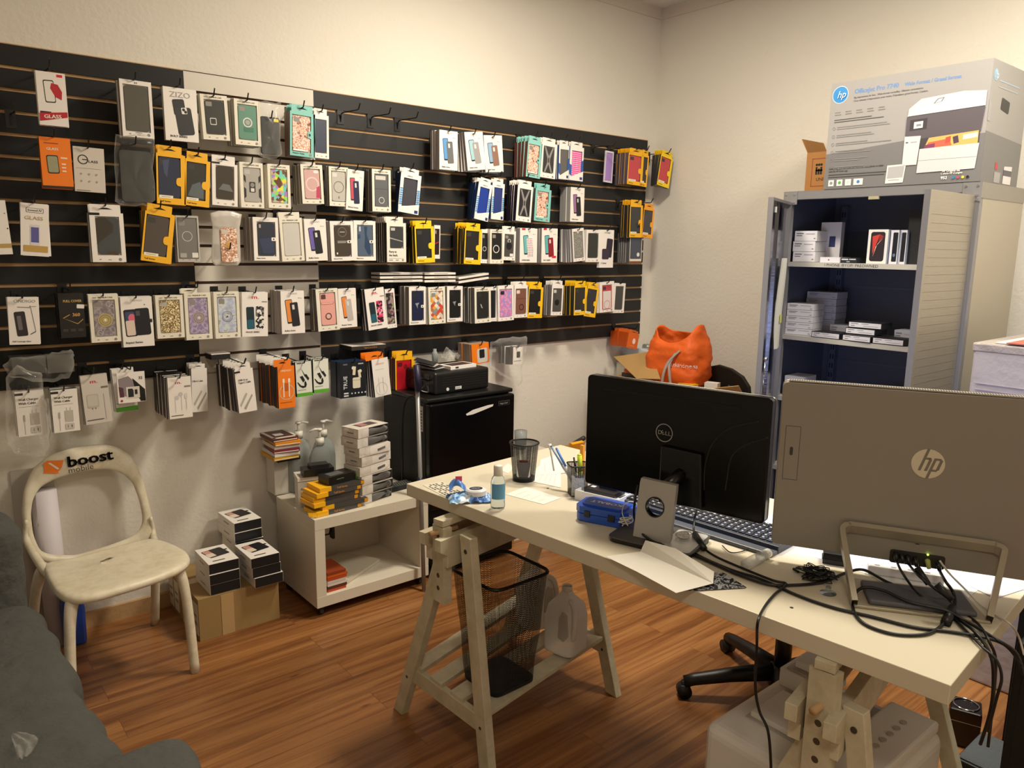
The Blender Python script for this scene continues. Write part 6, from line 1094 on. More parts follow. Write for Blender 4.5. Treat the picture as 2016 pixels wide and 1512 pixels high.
for (a, b, r0, col, nm, lab, tipc) in ((((1086, 880)), (1122, 965), .0035, '#7f95b8', 'pen', 'blue and white pen leaning left in the pen cup', '#1c1c20'), ((1096, 884), (1130, 965), .0042, '#4a78b8', 'pen', 'light blue pen in the pen cup', '#4a78b8'), ((1130, 902), (1140, 970), .003, '#181818', 'pen', 'thin black pen in the pen cup', '#181818'), ((1141, 896), (1152, 975), .0078, '#c4cc18', 'highlighter', 'yellow highlighter standing in the pen cup', '#b0b890')):
    p0 = at(a[0], a[1], 0, c.x-.002); p1 = Vector((c.x+.004, c.y-.012*(b[0]-1137)/15, DZ+.014))
    d = (p1-p0); m = MB(); m.cyl(p0, p0+d*.45, r0*.95, mat(col, .4), r0, n=14); m.cyl(p0+d*.45, p1, r0, mat(col if nm == 'highlighter' else '#c8c8cc', .4), r0*.8, n=14); m.cyl(p0-d*.03, p0, r0*.6, mat(tipc if nm != 'highlighter' else col, .4), r0*.95, n=12); m.build(nm, label=lab, cat=nm, smooth=True)
m = MB(); p0 = at(1082, 874, 0, c.x); m.cyl(p0, p0+Vector((0, -.004, -.018)), .006, mat('#e4e2dc', .3), .004, n=12); m.cyl(p0, p0+Vector((.003, -.02, -.085)), .0028, mat('#c8c6c2', .4)); m.build('pen', label='white capped pen at the left edge of the pen cup', cat='pen', smooth=True)
m = MB(); p0 = at(1145, 877, 0, -2.15); m.box((-2.15, p0.y-.007, DZ+.02), (-2.14, p0.y+.007, p0.z), mat('#e0901c', .5)); m.box((-2.153, p0.y-.012, DZ+.001), (-2.13, p0.y+.012, DZ+.02), mat('#e0901c', .5)); m.build('orange_knife', label='orange handled cutter behind the yellow highlighter', cat='cutter')
# ---------------- small things at the left end
p = deskpt(980, 1000); e = empty('sanitizer_bottle', (p.x, p.y, DZ+.0006), -.6, 'small clear gel bottle with blue label at the desk edge', 'bottle'); e.scale = (1.12, 1.12, 1.35)
CLB = mat('#dfe9ee', .08, 0, trans=.92, ior=1.25)
m = MB(); m.lathe([(.0165, 0), (.019, .004), (.019, .058), (.016, .068), (.0115, .073)], CLB, n=28, sy=.72); m.build('bottle_body', e, smooth=True)
m = MB(); m.lathe([(.0120, .073), (.0118, .094), (.010, .096)], mat('#dcd9d0', .35), n=22); m.build('cap', e, smooth=True)
m = MB(); m.grid(lambda u, v: Vector((.0195*math.cos(-2.6+2.2*u), .0142*math.sin(-2.6+2.2*u), .022+.034*v)), 14, 3, mat('#5f9fc8', .4)); m.build('label', e, smooth=True)
p, q = deskpt(880, 965), deskpt(835, 965); e = empty('wipes_pack', (*deskpt(925, 985)[:2], DZ+.001), -.5, 'crumpled blue and white wipes pack with round lid at the desk end', 'wipes pack')
m = MB(); m.grid(lambda u, v: Vector(((u-.5)*.13+.008*noise.noise(Vector((u*5, v*5, 0))), (v-.5)*.075+.01*noise.noise(Vector((u*5, v*5, 7))), .004+.022*math.sin(PI*u)**.6*math.sin(PI*v)**.6+.010*noise.noise(Vector((u*9, v*7, 3))))), 40, 26, patmat('wipes_print', 'noise', ['#4f7cc4', '#7fb0d8', '#d8e0e8', '#5f90cc', '#3a62b0'], 16, .3, rng=(.3, .7))); m.build('pack_film', e, smooth=True)
m = MB(); m.lathe([(.032, .018), (.032, .032), (.027, .036), (.0, .037)], mat('#d6d8da', .35), c=(.018, -.004, 0), n=32, sy=.8); m.prism(disc(.018, -.004, .020, 28, .014), .0371, .0378, mat('#20243c', .4), ax='z'); m.text('Wipes', .004, -.008, .007, cm('#d8dce4'), .0382, ax='z'); m.build('lid', e, smooth=False)
m = MB(); m.grid(lambda u, v: Vector((-.06+.05*u, .01+.045*v+.01*math.sin(u*6), .022+.03*v*(1-v)*2+.02*math.sin(PI*u))), 16, 12, mat('#4f7cc4', .3)); m.box((-.04, .03, .05), (-.02, .031, .066), mat('#e0506a', .4)); m.build('folded_flap', e, smooth=True)
pp = [deskpt(832, 955, .001), deskpt(872, 948, .001), deskpt(905, 966, .001), deskpt(880, 980, .001)]
m = MB(); m.prism([(p.x, p.y) for p in pp][::-1], DZ+.0003, DZ+.001, mat('#cfc8b6', .6), ax='z'); o_ = pp[0]; ux = (pp[3]-pp[0]); uy = (pp[1]-pp[0])
for k in range(6):
    for j in range(9):
        if (k*5+j*3) % 4: a0 = o_+ux*(.06+.1*j)+uy*(.1+.145*k); m.add([a0, a0+ux*.075, a0+ux*.075+uy*.08, a0+uy*.08], [(0, 1, 2, 3)], mat('#4a463e', .6)); 
for v in m.v[8:]: v.z = DZ+.0014
m.build('printed_sticker_sheet', label='small white sticker sheet with dark grid at the desk corner', cat='sticker sheet')
def sheet(pts, label, c='#dcd8cf', z=.0006, lines=0, name='paper_sheet'):
    P = [deskpt(a, b, z) for a, b in pts]; m = MB(); m.prism([(p.x, p.y) for p in P][::-1], DZ+z-.0004, DZ+z, mat(c, .7), ax='z')
    for k in range(lines):
        f = .2+.6*k/max(1, lines-1); a = P[0].lerp(P[3], f); b = P[1].lerp(P[2], f); a, b = a.lerp(b, .12), a.lerp(b, .7-.2*(k % 2)); d = (P[3]-P[0]).normalized()*.0008
        m.add([a+Vector((0, 0, .0003)), b+Vector((0, 0, .0003)), b+d+Vector((0, 0, .0003)), a+d+Vector((0, 0, .0003))], [(0, 1, 2, 3)], mat('#8a8882', .7))
    m.build(name, label=label, cat='paper')
sheet([(995, 973), (1035, 958), (1104, 980), (1070, 993)], 'white slip of paper with print in front of the round mesh cup', lines=4, z=.001)
sheet([(1035, 945), (1070, 908), (1104, 925), (1104, 960)], 'white paper right of the round mesh cup', lines=5, z=.0012)
sheet([(1060, 935), (1064, 905), (1100, 893), (1125, 930)], 'white paper farther back behind the pen cup', lines=3, z=.0018)
sheet([(985, 925), (1000, 912), (1012, 920), (1000, 932)], 'tiny paper slip left of the round mesh cup', z=.0008)
# blue case, white tray box, coiled cables
BLC = mat('#1c4cb4', .35, 0); e = empty('tool_case', (*deskpt(1192, 1024)[:2], DZ+.0006), TRZ+.28, 'blue plastic tool case with white print beside the monitor foot', 'tool case')
m = MB(); m.prism([(-.075, -.03), (-.06, -.045), (.06, -.045), (.078, -.03), (.078, .035), (.062, .048), (-.06, .048), (-.075, .035)], 0, .024, BLC, ax='z'); m.build('lower_shell', e, bevel=.003)
m = MB(); m.prism([(-.076, -.031), (-.06, -.046), (.06, -.046), (.079, -.031), (.079, .035), (.062, .049), (-.06, .049), (-.076, .035)], .0255, .044, BLC, ax='z'); m.prism([(-.062, -.022), (-.05, -.034), (.05, -.034), (.066, -.022), (.066, .028), (.052, .038), (-.05, .038), (-.062, .028)], .044, .049, BLC, ax='z')
m.M = Matrix.Rotation(PI, 4, 'Z'); m.text('KOBALT', -.05, -.006, .016, mat('#e4e8f4', .4), .0494, ax='z', wide=1.1); m.text('KOBALT', -.0492, -.0052, .016, mat('#e4e8f4', .4), .0495, ax='z', wide=1.1); m.M = Matrix(); m.build('lid', e, bevel=.002)
MB().box((.025, -.050, .016), (.045, -.046, .034), mat('#16181e', .4)).build('latch', e, bevel=.001); MB().box((-.045, -.050, .016), (-.028, -.046, .034), mat('#16181e', .4)).build('latch', e, bevel=.001)
e = empty('tray_box', (*deskpt(1190, 985)[:2], DZ+.0006), TRZ+.15, 'white open box with a black device in it behind the blue case', 'box')
m = MB(); w_, d_, h_ = .075, .05, .030; WT = mat('#dedad2', .45)
m.box((-w_, -d_, 0), (w_, -d_+.003, h_), WT).box((-w_, d_-.003, 0), (w_, d_, h_), WT).box((-w_, -d_+.003, 0), (-w_+.003, d_-.003, h_), WT).box((w_-.003, -d_+.003, 0), (w_, d_-.003, h_), WT).box((-w_+.003, -d_+.003, 0), (w_-.003, d_-.003, .02), WT); m.build('box_tray', e)
m = MB(); m.box((-.055, -.03, .0206), (.05, .035, .036), mat('#121214', .3)); m.box((-.02, 0, .036), (.04, .03, .042), mat('#1a1a1c', .3)); m.box((-.045, -.01, .0361), (-.03, .005, .0368), mat('#d0d0cc', .4)); m.build('card_reader', loc=Vector(e.location), rz=TRZ+.15, label='black device lying in the white open box', cat='device', bevel=.002)
WCB = mat('#cfcbc4', .4)
def coil(name, cpt, r, n, h, mt, rr, label, seed, flat=.6):
    random.seed(seed); pts = []
    for k in range(n*10+1):
        a = 2*PI*k/10; q = r*(.75+.25*math.sin(a*.37+seed)); pts.append((cpt[0]+q*math.cos(a)+.006*math.sin(k*.7), cpt[1]+q*flat*math.sin(a+.3*math.sin(k*.23))+.005*math.cos(k*.9), cpt[2]+h*k/(n*10)+.002*math.sin(k)))
    m = MB(); m.tube(smooth_path(pts, 3), rr, mt, 6); m.build(name, label=label, cat='cable', smooth=True)
# ---------------- black monitor (seen from behind)
MO = Vector((-2.42, -1.847, 1.205)); MD = Vector((.11, -.513, 0)).normalized(); MRZ = math.atan2(MD.y, MD.x); MN = Vector((-MD.y, MD.x, 0))
def onframe(px, py, O, D, off=0):
    N = Vector((-D.y, D.x, 0)); v = FWD+RGT*((px-1008)/FOC)+DWN*((py-756)/FOC); Q = O+N*off; s = (Q-CAM).dot(N)/v.dot(N); p = CAM+v*s; return (p-O).dot(D), p.z-O.z, p
W1 = onframe(1521, 786, MO, MD)[0]; H1 = -onframe(1158, 953, MO, MD)[1]
t = empty('monitor', MO, MRZ, 'black glossy computer monitor seen from behind, round silver logo', 'monitor')
GB = mat('#060605', .16, 0, spec=.28); m = MB(); m.prism(rrect(0, -H1, W1, 0, .012), 0, .026, GB); m.build('rear_shell', t, bevel=.005, seg=3)
m = MB(); m.prism(rrect(0, -H1, W1, 0, .012), .0262, .034, mat('#5a5a58', .3, .6)); m.build('bezel', t, bevel=.002)
m = MB(); m.box((.012, .0342, -H1+.015), (W1-.012, .0352, -.012), mat('#c8d4f0', .3, 0, emit=2.2, ecol='#a8c0ff')); m.build('screen', t)
m = MB(); m.box((.05, -.0012, -.036), (W1-.075, .0004, -.031), mat('#020202', .8)); m.build('vent_slot', t)
u, v, _ = onframe(1308, 852, MO, MD); m = MB(); n_ = 40; p0, p1 = disc(u, v, .0245, n_), disc(u, v, .0222, n_); SV = mat('#a8a8a8', .3, .7)
m.add([(x, -.0012, z) for x, z in p0+p1], [(i, (i+1) % n_, (i+1) % n_+n_, i+n_) for i in range(n_)], SV)
m.text('D', u-.0185, v-.0055, .011, SV, -.0013, wide=1.05); m.text('D', u-.0183, v-.0053, .011, SV, -.0014, wide=1.05); m.text('LL', u+.0025, v-.0055, .011, SV, -.0013, wide=1.15); m.text('E', -.003, -.006, .012, SV, 0, wide=.9)
k = len(text_mesh('E')[0])
for i in range(len(m.v)-k, len(m.v)): q = m.v[i]; a = .5; m.v[i] = Vector((u-.0045+q.x*math.cos(a)-q.z*math.sin(a), -.0015, v+q.x*math.sin(a)+q.z*math.cos(a)))
m.build('logo', t)
m = MB(); uu = lambda a, b: onframe(a, b, MO, MD)[:2]
m.prism([uu(1305, 875), uu(1385, 893), uu(1385, 1000), uu(1300, 985)], -.014, 0, mat('#050505', .25)); m.build('mount_block', t, bevel=.004)
for L in ([(1495, 830), (1440, 842), (1405, 870), (1388, 915), (1386, 965)], [(1512, 862), (1470, 875), (1440, 900), (1430, 950), (1428, 965)]):
    m = MB(); pts = smooth_path([Vector((*uu(a, b), 0)) for a, b in L], 6); m.tube([Vector((p.x, .0005, p.y)) for p in pts], .0022, mat('#0b0b0a', .3), 6); m.build('shell_crease', t, smooth=True)
# silver stand with a round cable hole
BL_, BR_ = deskpt(1246, 1055, .016), deskpt(1318, 1072, .016); SD = (BR_-BL_).normalized(); w_ = (BR_-BL_).length; e_o = BL_; SN = Vector((-SD.y, SD.x, 0))
t2 = MB(); hh = .150; off = .028; n_ = 36
def sp(x, z, y=0): return BL_+SD*x+SN*(off*z/hh+y)+Vector((0, 0, z))
hc = (w_*.50, hh*.56); hr = .0235; lean = .012
outer_ = loop_resample([(0, 0), (w_, 0), (w_+.0, hh*.98), (w_*.02, hh)], n_)
ang0 = [math.atan2(z-hc[1], x-hc[0]) for x, z in outer_]; inner_ = [(hc[0]+hr*math.cos(a), hc[1]+hr*math.sin(a)) for a in ang0]
vs = [sp(x, z) for x, z in outer_]+[sp(x, z) for x, z in inner_]+[sp(x, z, .016) for x, z in outer_]+[sp(x, z, .016) for x, z in inner_]
SIL = mat('#a5a29b', .4, .25)
t2.add(vs, [(i, (i+1) % n_, (i+1) % n_+n_, i+n_) for i in range(n_)]+[(2*n_+i, 3*n_+i, 3*n_+(i+1) % n_, 2*n_+(i+1) % n_) for i in range(n_)]+[(i, 2*n_+i, 2*n_+(i+1) % n_, (i+1) % n_) for i in range(n_)], SIL)
t2.add(vs, [(n_+i, n_+(i+1) % n_, 3*n_+(i+1) % n_, 3*n_+i) for i in range(n_)], mat('#0c0c0c', .3))
for i in range(len(t2.v)): t2.v[i] = Matrix.Rotation(-MRZ, 4, 'Z') @ (t2.v[i]-MO)
t2.build('stand_neck', t, fix=True)
m = MB(); ringp = [Matrix.Rotation(-MRZ, 4, 'Z') @ (sp(hc[0]+(hr+.001)*math.cos(a), hc[1]+(hr+.001)*math.sin(a), -.0005)-MO) for a in [2*PI*i/32 for i in range(32)]]; m.tube(ringp, .0018, mat('#101010', .3), 6, closed=True); m.build('hole_ring', t, smooth=True)
cb = (BL_+BR_)/2; m = MB(); m.M = Matrix.Rotation(-MRZ, 4, 'Z') @ Matrix.Translation(-MO) @ Matrix.Translation((cb.x, cb.y, 0)) @ Matrix.Rotation(math.atan2(SD.y, SD.x), 4, 'Z')
m.prism(rrect(-.105, -.035, .115, .125, .02), DZ+.0005, DZ+.012, mat('#0e0e0e', .4), ax='z'); m.prism(rrect(-.108, -.038, .118, .128, .02), DZ+.0122, DZ+.0155, mat('#4a4a4a', .35, .3), ax='z'); m.prism(rrect(.03, -.03, .112, .12, .012), DZ+.0156, DZ+.0165, mat('#c4c4c4', .3, .4), ax='z'); m.M = Matrix(); m.build('stand_base', t, bevel=.001)
# stand arm up to the mount
m = MB(); a_ = Matrix.Rotation(-MRZ, 4, 'Z') @ (sp(w_*.5, hh*.8, .02)-MO); b_ = Vector((*uu(1345, 930), 0)); m.cyl(a_, (b_.x, -.01, b_.y), .016, mat('#0c0c0c', .3)); m.build('mount_arm', t, smooth=True)
p = deskpt(1232, 1035, .016); coil('charging_cable', (p.x, p.y, DZ+.02), .022, 4, .02, WCB, .0016, 'white cable coiled beside the monitor foot, left of the silver neck', 2)
p = deskpt(1345, 1058, .016); coil('charging_cable', (p.x, p.y, DZ+.02), .016, 5, .008, WCB, .0016, 'small white cable bundle on the monitor foot, right of the neck', 5, .8)
m = MB(); m.tube(smooth_path([deskpt(1236, 1035, .03), at(1225, 1010, 2, DZ+.05), at(1232, 990, 2, DZ+.06), deskpt(1252, 990, .045), deskpt(1252, 1010, .02)], 8), .0014, WCB, 6); m.build('charging_cable', label='thin white cable arching over the blue case end', cat='cable', smooth=True)
# keyboard
k0, k1 = deskpt(1215, 988, .008), deskpt(1532, 1086, .008); kd = (k1-k0).normalized(); kr = math.atan2(kd.y, kd.x); kl = (k1-k0).length
t = empty('keyboard', (k0.x, k0.y, DZ+.0005), kr, 'black desktop keyboard lying behind the black monitor', 'keyboard')
m = MB(); m.prism([(-.0, 0), (.15, 0), (.15, .014), (.02, .022), (0, .02)], 0, kl, mat('#2b2c2e', .45), ax='x'); m.build('keyboard_body', t, bevel=.002)
m = MB(); m.box((0, -.035, 0), (kl, -.0005, .010), mat('#4c4f52', .4)); m.build('palm_rest', t, bevel=.003)
for r in range(6):
    n_ = 18; y0 = .012+r*.022
    m = MB(); x = .012
    while x < kl-.03:
        wk = .0165 if not (r == 0 and .1 < x < .13) else .08
        zz = .0205-.0055*(y0/.15); m.box((x, y0, zz-.002), (x+wk, y0+.017, zz+.0055), mat('#101113', .3, 0, coat=.3)); m.poly([(x+.004, y0+.007), (x+.010, y0+.007), (x+.010, y0+.012), (x+.004, y0+.012)], mat('#b8bcc0', .4), zz+.0058, ax='z'); x += wk+.0032
    m.build('key_row', t, bevel=.0012, seg=1)
sheet([(1330, 1005), (1420, 985), (1530, 1020), (1545, 1075)], 'large white paper behind the keyboard', z=.0006, c='#e2dfd8')
e = empty('clear_vial', (*deskpt(1493, 1108)[:2], DZ+.0145), 0, 'small empty clear bottle lying on its side in front of keyboard', 'bottle')
m = MB(); a, b = deskpt(1468, 1112, .013)-e.location, deskpt(1506, 1092, .013)-e.location; d = (b-a); VG = glassy('vial_plastic', '#e8ecee', .28, .1); m.cyl(a, a+d*.75, .0135, VG, n=22); m.cyl(a+d*.75, b, .0135, VG, .009, n=22); m.build('bottle_body', e, smooth=True)
m = MB(); m.cyl(b, b+d.normalized()*.016, .0115, mat('#e6e4de', .3), n=20); m.build('cap', e, smooth=True)
# white sheet and black envelope at the desk edge
P = [deskpt(1192, 1096, .006), deskpt(1261, 1086, .010), deskpt(1271, 1064, .035), deskpt(1330, 1080, .04), deskpt(1406, 1126, .022), deskpt(1404, 1149, .012), deskpt(1331, 1168, .004), deskpt(1254, 1126, .003)]
m = MB(); c_ = [P[1], P[5]]; m.add(P, [(0, 1, 5, 6, 7), (1, 2, 3, 4, 5)], mat('#ccc6ba', .7)); o = m.build('folded_paper', label='large folded white paper hanging over the desk edge', cat='paper'); s = o.modifiers.new('s', 'SOLIDIFY'); s.thickness = .0008
P = [deskpt(1335, 1165, .002), deskpt(1385, 1125, .003), deskpt(1425, 1128, .012), deskpt(1470, 1157, .002)]
m = MB(); m.add(P, [(0, 1, 2, 3)], patmat('foil_print', 'noise', ['#141414', '#2a2a2c', '#8a8a8c', '#1a1a1a', '#1a1a1a'], 90, .25, rng=(.3, .75))); a, b = P[0].lerp(P[3], .32), P[0].lerp(P[3], .45); m.add([a+Vector((0, 0, .001)), b+Vector((0, 0, .001)), b.lerp(P[2], .25)+Vector((0, 0, .001)), a.lerp(P[1], .25)+Vector((0, 0, .001))], [(0, 1, 2, 3)], mat('#8a6a4a', .5)); o = m.build('foil_envelope', label='black shiny patterned envelope under the folded paper', cat='envelope'); s = o.modifiers.new('s', 'SOLIDIFY'); s.thickness = .001
# ================================================================ silver all-in-one computer, cables, things below the desk
HO = Vector((-2.30, -2.373, 1.248)); HD = Vector((math.cos(math.radians(-62)), math.sin(math.radians(-62)), 0)); HRZ = math.radians(-62)
HW = .60; HH = .400
def hf(px, py, off=0): return onframe(px, py, HO, HD, off)
t = empty('all_in_one_computer', HO, HRZ, 'silver all-in-one computer seen from behind, looped metal stand', 'computer')
SLV = mat('#8c857a', .45, .15); LIT = mat('#b8b2a6', .35, .4)
m = MB(); m.prism(rrect(0, -HH, HW, 0, .012), .0, .022, SLV); m.build('rear_shell', t, bevel=.002)
m = MB(); m.prism(rrect(-.002, -HH-.002, HW+.002, .002, .014), .0222, .030, LIT); m.build('rim_frame', t, bevel=.002)
m = MB(); m.box((.008, .0302, -HH+.02), (HW-.008, .0312, -.01), mat('#d4dcf4', .3, 0, emit=3.0, ecol='#b4c6ff')); m.build('screen', t)
m = MB(); m.box((.012, .001, .0021), (HW-.012, .021, .0045), LIT)
for k in range(110): m.box((.014+k*.0052, .001, .0046), (.0158+k*.0052, .021, .0052), mat('#4a463e', .6))
m.build('top_vent', t)
u0, v0 = hf(1543, 855)[:2]; u1, v1 = hf(1563, 975)[:2]; ux, vx = hf(1575, 862)[:2]
m = MB(); a, b, c, d = u0+.004, ux, -.105, -.235; L = .0007
for q in (((a, c), (b, c+L)), ((a, d), (b, d+L)), ((b, d), (b+L, c+L)), ((a, d), (a+L, c))): m.box((q[0][0], -.0006, q[0][1]), (q[1][0], .0002, q[1][1]), mat('#1c1a16', .7))
m.prism(rrect((a+b)/2-.004, -.175, (a+b)/2+.003, -.155, .003), -.0008, 0, mat('#38332b', .5)); m.build('side_cover', t)
# round logo: disc cut by the slanted letters
u, v = hf(1827, 913)[:2]; R0 = .0335; BRG = mat('#d8cfb8', .3, .3); m = MB(); m.poly(disc(u, v, R0, 48), BRG, -.0008)
DKL = mat('#7a7469', .45, .15)
def sl(pts): return [(u+(x+.30*y)*R0, v+y*R0) for x, y in pts]
for pts in ([(-.42, -.50), (-.25, -.50), (-.25, 1.02), (-.42, 1.02)], [(-.25, .28), (.0, .28), (.02, .42), (-.25, .42)], [(-.08, .40), (.05, .40), (.13, .28), (.13, -.50), (-.05, -.50), (-.05, .22)], [(.22, -1.03), (.39, -1.03), (.39, .42), (.22, .42)], [(.36, .28), (.66, .28), (.62, .42), (.36, .42)], [(.60, .42), (.78, .28), (.78, -.38), (.60, -.38)], [(.36, -.50), (.66, -.50), (.74, -.36), (.36, -.36)]): m.poly(sl(pts), DKL, -.0012)
m.build('logo', t)
# stand loop
b1, b2 = deskpt(1682, 1190, .008), deskpt(1947, 1222, .008); t1, t2_ = hf(1655, 1036, -.006)[2], hf(1978, 1082, -.006)[2]
def L2(v): return Matrix.Rotation(-HRZ, 4, 'Z') @ (v-HO)
loop = [b1, b1.lerp(t1, .4), b1.lerp(t1, .86), t1.lerp(t2_, .018)+(t1-b1)*(-.045), t1.lerp(t2_, .05)+(t1-b1)*(-.008), t1.lerp(t2_, .10), t1.lerp(t2_, .5), t1.lerp(t2_, .90), t1.lerp(t2_, .95)+(t1-b1)*(-.008), t1.lerp(t2_, .982)+(t1-b1)*(-.045), b2.lerp(t2_, .86), b2.lerp(t2_, .4), b2]
loop = smooth_path([L2(p) for p in loop], 5); nrm = L2(b1+((t2_-t1).normalized().cross((t1-b1).normalized())))-L2(b1); m = MB(); vs = []; N = len(loop); ctr = sum(loop, Vector())/N
for i, p in enumerate(loop):
    d = (loop[min(i+1, N-1)]-loop[max(i-1, 0)]).normalized(); o_ = d.cross(nrm).normalized(); 
    vs += [p+o_*.006+nrm*.0-nrm*.010, p+o_*.006+nrm*.016, p-o_*.006+nrm*.016, p-o_*.006-nrm*.010]
m.add(vs, [(i*4+k, i*4+(k+1) % 4, i*4+4+(k+1) % 4, i*4+4+k) for i in range(N-1) for k in range(4)], mat('#aaa18e', .4, .4)); m.build('stand_loop', t, bevel=.002, fix=True)
m = MB(); q = [L2(b1+Vector((0, 0, -.0075))), L2(b2+Vector((0, 0, -.0075)))]; dd = (q[1]-q[0]).normalized(); pn = Vector((-dd.y, dd.x, 0)); base_ = [q[0]-dd*.004, q[1]+dd*.004, q[1]+pn*.15-dd*.01, q[0]+pn*.15+dd*.01]; zb = q[0].z
m.prism([(p.x, p.y) for p in base_], zb, zb+.006, mat('#b0a68f', .4, .3), ax='z'); m.build('stand_base', t, bevel=.0015)
m = MB(); a, b = L2(b1.lerp(b2, .12))+pn*.01, L2(b1.lerp(b2, .93))+pn*.01; m.prism([(a.x, a.y), (b.x, b.y), (b.x+pn.x*.11, b.y+pn.y*.11), (a.x+pn.x*.11, a.y+pn.y*.11)], zb+.0062, zb+.017, mat('#55565c', .5), ax='z'); m.build('rubber_pad', t, bevel=.004)
m = MB(); x0, z0 = hf(1756, 1084)[:2]; x1, z1 = hf(1856, 1112)[:2]; m.prism(rrect(x0-.004, z1-.012, x1+.004, z0+.004, .006), -.0004, .001, mat('#2c2923', .5)); m.build('port_panel', t)
m = MB(); a, b = hf(1806, 1071)[:2]; m.box((a-.004, -.0008, b-.001), (a+.004, 0, b+.001), mat('#1c1a16', .5)); m.build('lock_slot', t)
CB = mat('#0d0d0e', .4); plugs = [(1763, 1090), (1775, 1093), (1787, 1096), (1802, 1100), (1826, 1104), (1847, 1108)]
for k, (a, b) in enumerate(plugs):
    p = hf(a, b, -.012)[2]; q = hf(a+3, b+16, -.022)[2]; m = MB(); c = CB if k != 4 else mat('#a8b060', .4)
    m.tube([hf(a, b, -.0005)[2], p, q], [.0055, .0062, .004], c, 8); m.build('plug', label='black plug in the computer port row, %s from the left' % ('first', 'second', 'third', 'fourth', 'fifth, with a green light', 'sixth')[k], cat='plug', group='plugs in the computer ports', smooth=True)
m = MB(); p = hf(1827, 1092, -.004)[2]; m.cyl(p, p+Vector((-.001, 0, 0)), .0022, mat('#c8ff4a', .4, 0, emit=3), n=8); m.build('status_light', label='tiny green status light at the network plug', cat='status light')
def cable(pts, r, label, mt=CB, n=8, name='cable'):
    m = MB(); m.tube(smooth_path(pts, n), r, mt, 7); return m.build(name, label=label, cat='cable', smooth=True)
d = deskpt
cable([hf(1766, 1106, -.022)[2], at(1775, 1125, 2, DZ+.07), at(1800, 1160, 2, DZ+.03), d(1830, 1185, .01), d(1865, 1205, .006), d(1900, 1240, .005), d(1935, 1275, .005), at(1962, 1300, 0, -2.36), at(1972, 1335, 0, -2.36), at(1962, 1375, 0, -2.36), at(1945, 1440, 0, -2.33)], .0028, 'black cable from the first port dropping over the desk end')
cable([hf(1790, 1112, -.022)[2], at(1810, 1135, 2, DZ+.07), at(1842, 1160, 2, DZ+.05), at(1866, 1178, 2, DZ+.025), d(1895, 1205, .008), d(1925, 1228, .006), d(1947, 1262, .006), at(1960, 1300, 0, -2.30), at(1955, 1380, 0, -2.30), at(1945, 1470, 0, -2.30)], .003, 'black cable from the middle ports with a bulge, over desk end')
cable([hf(1850, 1124, -.022)[2], at(1862, 1145, 2, DZ+.06), at(1876, 1165, 2, DZ+.035), at(1880, 1190, 2, DZ+.02), d(1865, 1215, .01), d(1850, 1235, .005), d(1820, 1249, .004), d(1760, 1248, .004), d(1705, 1230, .004), d(1682, 1205, .004), d(1680, 1175, .006), at(1700, 1157, 2, DZ+.025), at(1740, 1163, 2, DZ+.028), at(1790, 1185, 2, DZ+.022), at(1862, 1202, 2, DZ+.02), d(1905, 1225, .008), d(1960, 1258, .006), at(2000, 1285, 0, -2.28), at(2016, 1330, 0, -2.28)], .0034, 'thick black cable looping below the silver computer stand')
m = MB(); a, b = d(1876, 1198, .012), d(1862, 1226, .008); m.cyl(a, b, .010, CB, n=18); m.build('ferrite_bead', label='black ferrite bead on the looping thick cable', cat='ferrite bead', smooth=True)
for (x0, y0, x1, y1, lab) in ((1805, 1118, 1828, 1150, 'upper'), (1845, 1150, 1875, 1180, 'lower')): m = MB(); a, b = at(x0, y0, 2, DZ+.075), at(x1, y1, 2, DZ+.05); m.cyl(a, b, .0075, CB, .006, n=12); m.build('cable_plug', label='black moulded connector, %s of two, among the computer cables' % lab, cat='plug', smooth=True)
cable([d(1345, 1075, .005), d(1380, 1096, .004), d(1440, 1122, .004), d(1500, 1141, .004), d(1570, 1172, .004), d(1640, 1196, .004), d(1720, 1215, .004), d(1800, 1235, .004), d(1880, 1245, .004), d(1950, 1258, .005), at(1985, 1275, 0, -2.28), at(2012, 1310, 0, -2.28)], .0034, 'long black cable running along the whole desk front')
cable([hf(1255, 955, 0)[2] if False else onframe(1256, 955, MO, MD, -.006)[2], onframe(1250, 985, MO, MD, -.03)[2], at(1249, 1020, 2, DZ+.03), at(1262, 1048, 2, DZ+.026), d(1290, 1068, .02), d(1330, 1080, .008), d(1390, 1103, .006), d(1450, 1130, .005), d(1510, 1150, .005), d(1560, 1152, .005), d(1620, 1146, .005), d(1665, 1128, .008), at(1700, 1122, 2, DZ+.012), d(1745, 1145, .010), d(1830, 1185, .010), d(1880, 1215, .006), d(1920, 1245, .012), at(1950, 1290, 0, -2.33), at(1956, 1340, 0, -2.33), at(1950, 1400, 0, -2.33), at(1930, 1465, 0, -2.30)], .0034, 'long black cable from the black monitor passing under the silver computer')
cable([onframe(1378, 985, MO, MD, -.008)[2], at(1370, 1010, 2, DZ+.06), at(1366, 1035, 2, DZ+.03), d(1368, 1052, .022), d(1385, 1078, .012), d(1410, 1096, .006), d(1460, 1118, .006), d(1520, 1142, .006), d(1548, 1150, .006), d(1525, 1170, .005), d(1505, 1195, .005), at(1492, 1225, 0, A.x+.06), at(1490, 1270, 0, -2.56), at(1487, 1350, 0, -2.56), at(1495, 1400, 0, -2.56), at(1512, 1440, 0, -2.56), at(1518, 1512, 0, -2.56), at(1519, 1600, 0, -2.56)], .003, 'black cable hanging over the desk front edge to the floor')
m = MB(); a, b = d(1368, 1052, .022), d(1386, 1080, .012); m.cyl(a, b, .0085, CB, n=18); m.build('ferrite_bead', label='black ferrite bead on the cable below the black monitor', cat='ferrite bead', smooth=True)
